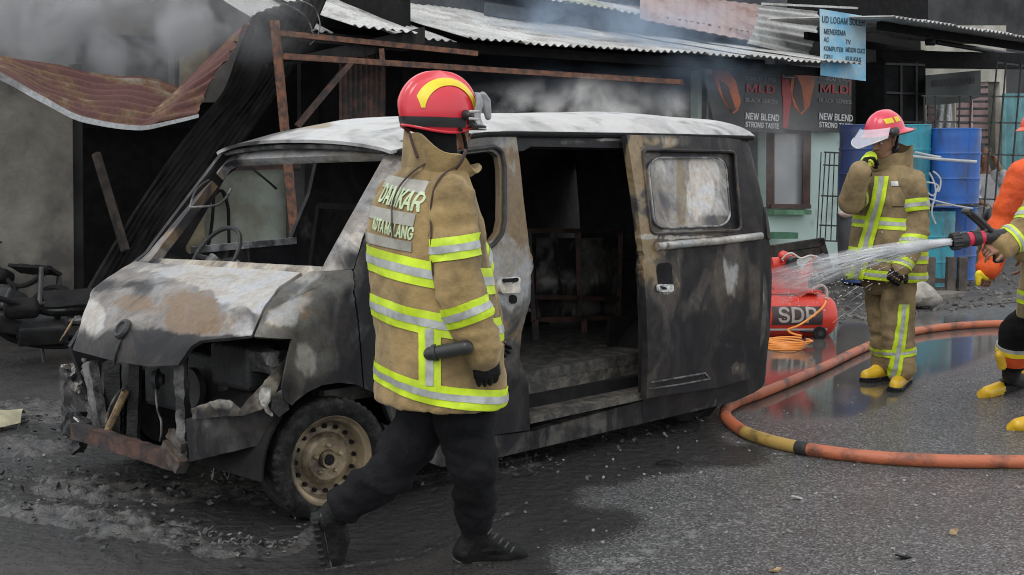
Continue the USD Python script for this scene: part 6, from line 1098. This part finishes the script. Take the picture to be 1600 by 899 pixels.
jv = usdkit.material(stage, '/World/Looks/jet_mist', {'g': ('geometry', {}), 'su': ('vector_math', {'math_type': 'subtract', 'vector2': tuple(T0)}), 'dt': ('vector_math', {'math_type': 'dot_product', 'vector2': tuple(JD)}), 'fr': ('map_range', {'from_min': 0., 'from_max': JL, 'to_min': 0., 'to_max': 1., 'clamp': True}),
    'dn': ('rgb_ramp', {'ramp': [(0, (1, 1, 1)), (.12, (.55, .55, .55)), (.4, (.16, .16, .16)), (.8, (.05, .05, .05)), (1, (.03, .03, .03))]}), 'rot': ('mapping', {'mapping_type': 'point', 'rotation': (0, -math.asin(JD[2]) * -1, 0), 'scale': (2.2, 16., 30.)}), 'n': ('noise_texture', {'scale': 1.0, 'detail': 5., 'roughness': .6}), 'nr': ('map_range', {'from_min': .36, 'from_max': .62, 'to_min': .1, 'to_max': 1.6, 'clamp': True}),
    'm1': ('math', {'math_type': 'multiply', 'value2': 48.0}), 'm2': ('math', {'math_type': 'multiply'}), 'v': ('principled_volume', {'color': (1., 1., 1.), 'anisotropy': .0})},
    [('g.position', 'su.vector1'), ('su.vector', 'dt.vector1'), ('dt.value', 'fr.value'), ('fr.result', 'dn.fac'), ('dn.color', 'm1.value1'), ('g.position', 'rot.vector'), ('rot.vector', 'n.vector'), ('n.fac', 'nr.value'), ('m1.value', 'm2.value1'), ('nr.result', 'm2.value2'), ('m2.value', 'v.density')], volume='v.volume')
single('water_mist', tube(arc(uu_), (.022 + .105 * uu_[:, 0] ** 1.05), 20), jv, 'white misty water of the hose jet', kind='stuff', smooth=True)
for k in range(150):
    core = k < 80; e = T1 + np.array([jr.normal(0, .04), jr.normal(0, .05), jr.normal(0, .05)]); s0 = np.array([0, jr.normal(0, .008), jr.normal(0, .008)]); a = max(0., jr.uniform(-.25, .5)) if core else jr.uniform(.1, .8); L = min(1, a + jr.uniform(.1, .3))
    u = np.linspace(a, L, 14)[:, None]; r = np.interp(u[:, 0], [0, .25, .6, 1], [.007, .0045, .0022, .001]) * jr.uniform(.5, 1.1); p = arc(u) + s0 * (1 - u) + (e - T1) * u + (.010 + .03 * u) * (np.stack([meshkit.fbm(np.c_[u * 7, 0 * u + k, 0 * u + 3 * q_], 3, q_) for q_ in range(3)], 1) - .5)
    ms.append(tube(p, r * np.clip(np.sin(np.linspace(.2, math.pi - .1, 14)) * 1.6, .1, 1), 5))
for k in range(14):
    a = jr.uniform(.15, .7); L = a + jr.uniform(.03, .10); e = np.array([.15, jr.normal(0, .12), jr.uniform(-.45, -.05)]); u = np.linspace(a, L, 8)[:, None]; ms.append(tube(arc(u) + e * u, np.linspace(.0015, .0006, 8), 4))
cu = np.linspace(0, .38, 24)[:, None]; ms.append(tube(arc(cu), (.017 + .012 * np.sin(cu[:, 0] * 7)) * np.clip((.40 - cu[:, 0]) * 7, .12, 1), 14))
single('water_jet', cat(ms), jetm, 'white jet of water from the nozzle to the van', kind='stuff', smooth=True)
dr_ = []
for k in range(260):
    u = jr.uniform(.2, 1.0); p = T0 * (1 - u) + T1 * u + jr.normal(0, .03 + .07 * u, 3) - [0, 0, .05 * u]; m = trimesh.creation.icosphere(subdivisions=0, radius=jr.uniform(.001, .003)); m.vertices = m.vertices * [2.2, 1, 1] + p; dr_.append(m)
single('water_drops', cat(dr_), jetm, 'drops flying off the water jet', kind='stuff', smooth=True)

# ================================================================ compressor, drums and yard things
Yc = 10.9; red_c = mat('compressor_red', (.60, .045, .025), .4, col2=(.48, .035, .02), scale=4, coat=.2)
cp = Thing('compressor', 'red air compressor on small wheels with white letters on its tank', 'compressor', atY(1255, 527, Yc) * [1, 1, 0])
T = lambda px, py, dy=0: atY(px, py, Yc + dy)
tc0, tc1 = T(1150, 493, -.1), T(1300, 493, .15); td_ = unit(tc1 - tc0); TL = np.linalg.norm(tc1 - tc0); tr_ = .195
def tl(prof, n=40): m = lathe(prof, n, 'z'); m.vertices = m.vertices @ trimesh.geometry.align_vectors([0, 0, 1], td_)[:3, :3].T + tc0; return m
part(cp, 'tank', tl([(0, 0), (.09, .01), (.16, .04), (tr_, .11), (tr_, TL - .11), (.16, TL - .04), (.09, TL - .01), (0, TL)]), red_c, 40)
sd_ = unit(np.cross([0, 0, 1.0], td_)); sd_ = sd_ * (-1 if sd_[1] > 0 else 1)
def tank_xy(s, h, off=.003): th = h / tr_; return tc0 + td_ * s + (sd_ * np.cos(th)[..., None] + np.array([0, 0, 1.0]) * np.sin(th)[..., None]) * (tr_ + off)
blk = sheet(lambda u, v: tank_xy((.24 + (TL - .44) * u)[..., None], -.06 + .16 * v), 24, 12); part(cp, 'label_band', blk, mat('label_black', (.05, .03, .03), .4))
lt_ = lettering('SDP', (0, 0, 0), (1, 0, 0), (0, 1, 0), .125, .36, .002); v = lt_.subdivide_to_size(.02).vertices; lt_ = lt_.subdivide_to_size(.02); s0_ = float((T(1196, 490) - tc0) @ td_); lt_.vertices = tank_xy((s0_ + v[:, 0])[:, None], -.035 + v[:, 1], .005) + 0 * v; part(cp, 'lettering', lt_, mat('white_letters', (.75, .72, .68), .5), False)
part(cp, 'tank_stripe', sheet(lambda u, v: tank_xy((.14 + (TL - .28) * u)[..., None], -.115 + .02 * v), 24, 4), pwh)
part(cp, 'deck', bar(T(1190, 456, .02), T(1275, 454, .1), .24, .02), red_c)
for px in (1285, 1190): part(cp, 'foot', bar(T(px, 510, .05), T(px + 2, 530, .05), .06, .05), red_c)
for px, dy in ((1281, -.16), (1284, .30), (1190, -.3)): w_ = part(cp, 'wheel', lathe([(.02, -.02), (.055, -.02), (.06, 0), (.055, .02), (.02, .02)], 24, 'y', T(px, 521, dy)), rubber); part(cp, 'hub', lathe([(0, -.024), (.024, -.024), (.024, .024), (0, .024)], 16, 'y', T(px, 521, dy)), ashy, parent=w_)
part(cp, 'axle', tube([T(1240, 516, -.1), T(1283, 521, -.1)], .008), plast)
part(cp, 'pump_block', skin([hull(ball(T(1252, 432), .06), ball(T(1250, 452), .07))], .03, 2), red_c, 40)
for k, (px, py, ex, ey) in enumerate(((1246, 430, 1230, 404), (1258, 430, 1280, 408))):
    cy = part(cp, 'cylinder', tube([T(px, py), T(ex, ey)], .05, 20), red_c)
    for q in range(5): u = .3 + .14 * q; part(cp, 'cooling_fin', tube([T(px * (1 - u) + ex * u, py * (1 - u) + ey * u), T(px * (1 - u - .05) + ex * (u + .05), py * (1 - u - .05) + ey * (u + .05))], .066, 20), red_c, parent=cy)
    part(cp, 'head', skin([hull(ball(T(ex, ey), .05), ball(T(ex + (-6 if k == 0 else 6), ey - 4), .046))], .03, 2), red_c if k == 0 else plast, 40)
part(cp, 'motor', tube([T(1206, 416, .1), T(1232, 414, .1)], .075, 24), red_c); part(cp, 'air_filter', tube([T(1236, 410, -.12), T(1243, 412, -.2)], .052, 20), plast); part(cp, 'air_filter', tube([T(1274, 412, -.06), T(1283, 411, -.1)], .045, 20), plast)
part(cp, 'flywheel', tube([T(1222, 432, .14), T(1225, 432, .10)], .14, 30), red_c)
part(cp, 'copper_pipe', tube(spline([T(1222, 406, -.08), T(1236, 396, -.1), T(1252, 404, -.1), T(1266, 400, -.08), T(1280, 404, -.06)], 30), .010, 8), mat('pale_pipe', (.5, .42, .38), .4)); part(cp, 'gauge', lathe([(0, -.012), (.028, -.012), (.03, 0), (.028, .012), (0, .012)], 20, 'y', T(1250, 410, -.2)), sil)
part(cp, 'handle', tube(spline([T(1270, 452), T(1284, 446), T(1292, 456), T(1292, 468)], 16), .012, 8), mats['pale_pipe'])
acm = mat('orange_cable', (.72, .27, .05), .45, col2=(.6, .2, .03), scale=8)
cc = []
for k in range(5):
    r0_ = .115 + .012 * k; cen = G(1226 + 1.5 * k, 544 - 3 * k, .012 + .012 * k); cc.append([cen + [r0_ * math.cos(a) * 1.15, r0_ * math.sin(a), .004 * math.sin(3 * a + k)] for a in np.linspace(.2 * k, .2 * k + 6.0, 26)])
lead = [T(1290, 470, -.05), T(1280, 486, -.22), T(1262, 500, -.26), T(1243, 511, -.28), T(1231, 516, -.35)] + [cc[-1][0] + [0, 0, .02]]
coil = Thing('air_hose', 'coil of thin orange air hose on the wet ground by the compressor', 'hose', G(1228, 540)); part(coil, 'lead', tube(spline(lead, 50), .009, 8), acm)
for c_ in cc: part(coil, 'loop', tube(spline(c_, 60), .009, 8), acm)
# drums
db_ = {n: mat('drum_' + n, c, .5, col2=tuple(np.array(c2_) * .45 + np.array([.03, .022, .016])), scale=4.5, bump=.3, bscale=20, detail=10, fac=(.34, .56), stretch=(1, 1, .35), rvar=.2) for n, c, c2_ in (('blue', (.016, .10, .37), (.014, .07, .24)), ('teal', (.025, .24, .31), (.04, .15, .19)), ('navy', (.015, .045, .16), (.012, .03, .09)))}
def drum(px, py, Y, color, label, z=None):
    p = atY(px, py, Y); t = Thing('drum', label, 'drum', p, group=None)
    R, Hh = .285, .87
    pr = [(0, .01), (R - .012, .01), (R, 0), (R + .006, .008), (R, .02)]
    for zc in (.10, .29, .58, .77): pr += [(R, zc - .025), (R + (.010 if zc in (.29, .58) else .005), zc), (R, zc + .025)]
    pr += [(R, Hh - .02), (R + .006, Hh - .008), (R, Hh), (R - .012, Hh - .012), (0, Hh - .012)]
    part(t, 'shell', lathe(pr, 56, 'z', p), db_[color], 30); part(t, 'seam', box(p + [R * math.sin(.25), -R * math.cos(.25) - .001, Hh / 2], (.012, .008, Hh - .05)), db_[color])
    part(t, 'bung', lathe([(0, 0), (.03, 0), (.03, .02), (0, .02)], 14, 'z', p + [.15, 0, Hh - .012]), plast); return p
YB = 14.9
drum(1449, 446, YB, 'teal', 'teal drum at the bottom of the stack, standing in front'); drum(1484, 436, YB + .5, 'blue', 'lower blue drum half hidden behind the front teal one'); drum(1352, 440, YB + .5, 'navy', 'lower dark blue drum behind the standing firefighter')
drum(1489, 318, YB + .1, 'blue', 'upper blue drum at the right end of the stack'); drum(1412, 312, YB + .15, 'teal', 'upper teal drum behind the standing firefighter'); drum(1348, 310, YB + .4, 'navy', 'upper dark blue drum at the left end of the stack')
ropem = mat('pale_rope', (.42, .44, .45), .8)
single('rope', cat([tube(spline([atY(x, y, YB - .40) for x, y in q], 30), r_, 7) for q, r_ in (([(1372, 238), (1440, 246), (1480, 250), (1526, 253)], .018), ([(1430, 238), (1452, 243), (1470, 246)], .014))]), ropem, 'pale rope tied round the upper drums', 'rope')
rp = Thing('rope', 'tangle of pale rope hanging beside the drums', 'rope', atY(1458, 320, YB - .42))
for q in ([(1452, 270), (1462, 300), (1456, 330), (1462, 350)], [(1448, 285), (1466, 292), (1458, 306), (1446, 296)], [(1450, 310), (1470, 316), (1496, 322), (1520, 326)], [(1444, 300), (1452, 322), (1448, 338)], [(1458, 268), (1470, 284), (1466, 300)]): part(rp, 'strand', tube(spline([atY(x, y, YB - .42) for x, y in q], 24), .010, 6), ropem)
# pallet, sack, cage, bins
wood = mat('grey_wood', (.10, .085, .07), .8, col2=(.045, .04, .035), scale=7, bump=.4)
pal = Thing('pallet', 'dark wooden pallet frame at the foot of the drums', 'pallet', atY(1478, 462, 14.2) * [1, 1, 0])
for a, b, c, e, w_ in ((1448, 457, 1508, 457, .10), (1450, 438, 1506, 440, .05), (1450, 470, 1510, 468, .08)): part(pal, 'board', bar(atY(a, b, 14.2), atY(c, e, 14.2), w_), wood)
for px in (1484, 1502, 1452): part(pal, 'post', bar(atY(px, 464, 14.15), atY(px + 2, 402, 14.15), .09), wood)
sk = skin([hull(ball(atY(1432, 462, 12.9), [.20, .16, .10]), ball(atY(1426, 446, 12.95), [.10, .1, .08])), hull(ball(atY(1448, 468, 12.9), [.14, .14, .06]), ball(atY(1432, 460, 12.9), [.15, .14, .1]))], .03, 3); folds(sk, (.5, 0, 1), .025, 9, 7, 3)
single('sack', sk, mat('dirty_canvas', (.34, .32, .28), .85, col2=(.17, .155, .135), scale=5, bump=.4), 'crumpled dirty canvas sack at the foot of the drums', 'sack', smooth=True)
cg = Thing('wire_rack', 'black wire rack leaning before the mint wall', 'rack', onS(1305, 385, .8) * [1, 1, 0]); wire = mat('rack_wire', (.03, .03, .03), .5)
for a, c in ((1290, 1281), (1297, 1289), (1304, 1298), (1311, 1307), (1318, 1316), (1326, 1326), (1283, 1276)): part(cg, 'wire', tube([onS(a, 238, .8), onS(c, 378, .8)], .008, 5), wire)
for y in (238, 258, 306, 352, 376): part(cg, 'rail', tube([onS(1288 - (y - 238) * .065, y, .8), onS(1330, y + 2, .8)], .010, 5), wire)
single('wire_line', cat([tube(spline([onS(x, y, .9) for x, y in q], 12), .007, 5) for q in ([(1318, 238), (1400, 240), (1470, 243)],)]), wire, 'thin dark wire stretched before the drums', 'wire')
binm = mat('dark_bin', (.05, .052, .055), .6, var=.4, scale=5); bt = Thing('bin', 'dark grey bin with rags beside the standing firefighter', 'bin', atY(1336, 432, 13.6) * [1, 1, 0])
q = atY(1336, 432, 13.6); zt = 1.5 + (251.6 - 333) / 2000 * 13.6; part(bt, 'body', lathe([(0, 0), (.17, 0), (.21, zt - q[2]), (.19, zt - q[2]), (.15, .03), (0, .03)], 28, 'z', q), binm); part(bt, 'rag', skin([hull(ball(atY(1330, 334, 13.5), [.14, .1, .05]), ball(atY(1344, 336, 13.6), [.12, .1, .04]))], .03, 2, .02, 10), mat('pink_rag', (.45, .33, .29), .8, var=.3), True)
fk = Thing('angle_iron', 'charred black angle frame leaning behind the compressor', 'angle iron', onS(1270, 440, 1.0) * [1, 1, 0])
for a, b, c, e in ((1205, 390, 1284, 378), (1280, 374, 1296, 432), (1205, 402, 1278, 392)): part(fk, 'beam', bar(onS(a, b, 1.0), onS(c, e, 1.0), .08, .09), mats['charred_wood'])
jr2 = np.random.default_rng(5)
for k in range(26):
    px, py = jr2.uniform(1205, 1330), jr2.uniform(418, 448); p = onS(px, py, jr2.uniform(.4, 1.4)); p[2] = max(p[2], .04); 
    single('scrap_piece', box(p, jr2.uniform(.05, .22, 3) * [1, .6, .6], trimesh.transformations.euler_matrix(*jr2.uniform(0, 3, 3))[:3, :3], .008), (binm, ashy, wood, soot_steel)[k % 4], 'small dark piece of scrap in the heap behind the compressor', 'scrap piece', group='scrap pieces behind the compressor')
single('paving_slab', box(onS(1440, 478, 2.9) * [1, 1, 0] + [0, 0, .03], (.9, .5, .08), np.stack([SU, SN, UPZ], 1), .01), con, 'broken concrete slab on the rubble verge', 'slab')
# ================================================================ burnt motorcycles and tin piece at left
def moto(c, rz, lean, label, ashy=soot_steel, soot_steel=black):
    t = Thing('motorcycle', label, 'motorcycle', c)
    R = trimesh.transformations.euler_matrix(lean, 0, rz)[:3, :3]; X = lambda p: np.asarray(p, float) @ R.T + c
    def put(nm, m, mt, **k): m.vertices = X(m.vertices); return part(t, nm, m, mt, **k)
    for x in (-.62, .62):
        w_ = put('wheel', lathe([(.20, -.03), (.215, -.035), (.22, 0), (.215, .035), (.20, .03), (.205, 0)], 40, 'y', (x, 0, .27)), soot_steel)
        for a in range(10): q = a * math.pi / 5; put('spoke', tube([(x + .03 * math.cos(q), .01, .27 + .03 * math.sin(q)), (x + .2 * math.cos(q + .3), 0, .27 + .2 * math.sin(q + .3))], .004, 4), soot_steel, parent=w_)
    put('tyre', lathe([(.22, -.04), (.25, -.045), (.27, 0), (.25, .045), (.22, .04)], 40, 'y', (-.62, 0, .27)), black)
    put('frame', cat([tube(spline(q, 20), .022, 8) for q in ([(.45, 0, .78), (.15, 0, .62), (-.1, 0, .5), (-.5, .07, .66)], [(.42, 0, .70), (.2, 0, .3), (-.15, 0, .22), (-.6, .07, .27)], [(.42, 0, .70), (.2, .06, .3), (-.15, .08, .22), (-.6, -.07, .27)], [(-.1, 0, .5), (-.15, 0, .22)])]), soot_steel)
    put('fork', cat([tube([(.44, s_, .85), (.62, s_, .27)], .02, 8) for s_ in (-.07, .07)]), soot_steel)
    put('handlebar', tube(spline([(.36, -.34, .95), (.42, -.2, .98), (.45, 0, .90), (.42, .2, .98), (.36, .34, .95)], 24), .014, 8), ashy)
    e_ = put('engine', cat([box((.0, 0, .36), (.36, .22, .2), bevel=.03), tube([(.12, 0, .38), (.32, 0, .44)], .075, 16)]), ashy)
    put('engine_cover', lathe([(0, 0), (.10, 0), (.11, .02), (.08, .04), (0, .04)], 24, 'y', (-.02, -.15, .36)), soot_steel, parent=e_)
    put('seat_pan', ruff(box((-.25, 0, .66), (.5, .16, .03)), .012, 14, .04), black); put('tank_shell', box((.15, 0, .58), (.25, .16, .12), bevel=.05), soot_steel)
    put('exhaust', tube(spline([(.2, -.12, .35), (.1, -.15, .2), (-.3, -.16, .22), (-.75, -.17, .33)], 24), np.linspace(.02, .045, 24), 10), mat('dull_chrome', (.12, .12, .12), .35, metal=.6, col2=(.02, .02, .02), scale=8) if 'dull_chrome' not in mats else mats['dull_chrome'])
    put('shock', cat([tube([(-.45, s_, .64), (-.6, s_, .3)], .022, 8) for s_ in (-.1, .1)]), ashy); put('headlamp', lathe([(0, 0), (.05, 0), (.085, .06), (.08, .09), (0, .08)], 20, 'x', (.46, 0, .84)), soot_steel); put('mudguard', sheet(lambda u, v: np.stack([.62 + .30 * np.cos(.5 + 2.1 * u), -.05 + .1 * v, .27 + .30 * np.sin(.5 + 2.1 * u)], -1), 20, 4, .004), soot_steel); put('footrest', tube([(0, -.3, .22), (0, .3, .22)], .012, 6), ashy)
moto(G(62, 560), math.radians(206), math.radians(-42), 'burnt-out motorcycle leaning in front of the concrete wall'); moto(G(-60, 545) + [0, .5, 0], math.radians(150), math.radians(28), 'second burnt motorcycle, further left, with its bars cut by the left edge')
tp = onplane(108, 508, (0, 9.2, 0), (0, 1, 0)); single('bracket', sheet(lambda u, v: atY(100 + 18 * u - 6 * v, 522 - 22 * u * 1 + 12 * v - 6 * u, 9.0 + .05 * np.sin(u * 5 + v * 4)), 10, 8, .006), tan_mat, 'scorched tan metal bracket sticking out beside the motorcycle', 'bracket')
tin = mat('yellowed_tin', (.36, .34, .22), .55, col2=(.20, .18, .11), scale=7); single('tin_piece', cat([sheet(lambda u, v: G(-30 + 62 * u + 8 * v, 664 + 4 * np.sin(u * 4) - 16 * v, .03) + (np.stack([0 * u, 0 * u, .05 * np.sin(np.pi * v) + .05 * (1 - u) * v], -1)), 20, 8, .005), sheet(lambda u, v: G(-26 + 30 * u * (1 - .3 * v), 652 - 0 * v, .05) + np.stack([0 * u, .05 * v, .10 * v * (1 - u)], -1), 10, 8, .005)]), tin, 'crumpled yellowish tin piece on the ground at the left edge', 'tin', smooth=50)
single('torn_sheet', ruff(cat([sheet(lambda u, v: G(330 + 55 * u, 752 - 8 * v, .02) + np.stack([0 * u, 0 * u, .10 * np.abs(np.sin(u * 7)) * (1 - v * .5)], -1), 14, 6, .006)]), .012, 25, .03), ashy, 'crumpled grey metal scrap under the van nose', 'scrap')
# ================================================================ smoke and steam
def smoke(name, label, c, r, dens, color, scale, lo=.45, hi=.75, stretch=(1, 1, 1), soft_edge=.75):
    """one closed blob of uneven smoke that thins out towards its skin"""
    c, r = np.asarray(c, float), np.asarray(r, float)
    N = {'g': ('geometry', {}), 'su': ('vector_math', {'math_type': 'subtract', 'vector2': tuple(c)}), 'dv': ('vector_math', {'math_type': 'divide', 'vector2': tuple(r)}), 'ln': ('vector_math', {'math_type': 'length'}),
         'fall': ('map_range', {'range_type': 'smoothstep', 'from_min': .25, 'from_max': .97, 'to_min': 1., 'to_max': 0., 'clamp': True}), 'mp': ('mapping', {'mapping_type': 'point', 'scale': stretch}), 'n': ('noise_texture', {'scale': scale, 'detail': 5., 'roughness': .6, 'distortion': .5}),
         'nr': ('map_range', {'range_type': 'smoothstep', 'from_min': lo, 'from_max': hi, 'to_min': 0., 'to_max': 1., 'clamp': True}), 'm1': ('math', {'math_type': 'multiply'}), 'm2': ('math', {'math_type': 'multiply', 'value2': dens}), 'v': ('principled_volume', {'color': color, 'anisotropy': .1})}
    m = usdkit.material(stage, '/World/Looks/' + name + '_volume', N, [('g.position', 'su.vector1'), ('su.vector', 'dv.vector1'), ('dv.vector', 'ln.vector1'), ('ln.value', 'fall.value'), ('g.position', 'mp.vector'), ('mp.vector', 'n.vector'), ('n.fac', 'nr.value'), ('fall.result', 'm1.value1'), ('nr.result', 'm1.value2'), ('m1.value', 'm2.value1'), ('m2.value', 'v.density')], volume='v.volume')
    b = trimesh.creation.icosphere(subdivisions=3); b.vertices = b.vertices * r + c
    single('smoke', b, m, label, 'smoke', kind='stuff', smooth=True)
smoke('grey_smoke', 'grey smoke drifting before the burnt upper house', onS(110, 20, -.2), (2.6, 1.0, .95), 3.2, (.66, .66, .67), 1.7, .42, .62)
smoke('blue_smoke', 'thin bluish smoke rising under the awning', onS(930, 85, .0) , (2.5, .9, .95), 1.9, (.50, .64, .82), 1.7, .40, .62)
smoke('roof_steam', 'steam rising off the rear of the van roof', V(2.55, .95, 1.80), (1.0, .5, .24), 4.4, (.92, .90, .87), 3.6, .46, .68)
smoke('wall_smoke', 'thin smoke hanging before the posters and shop window', onS(1205, 225, .9), (.9, .35, .75), .55, (.85, .85, .85), 2.0, .34, .6)
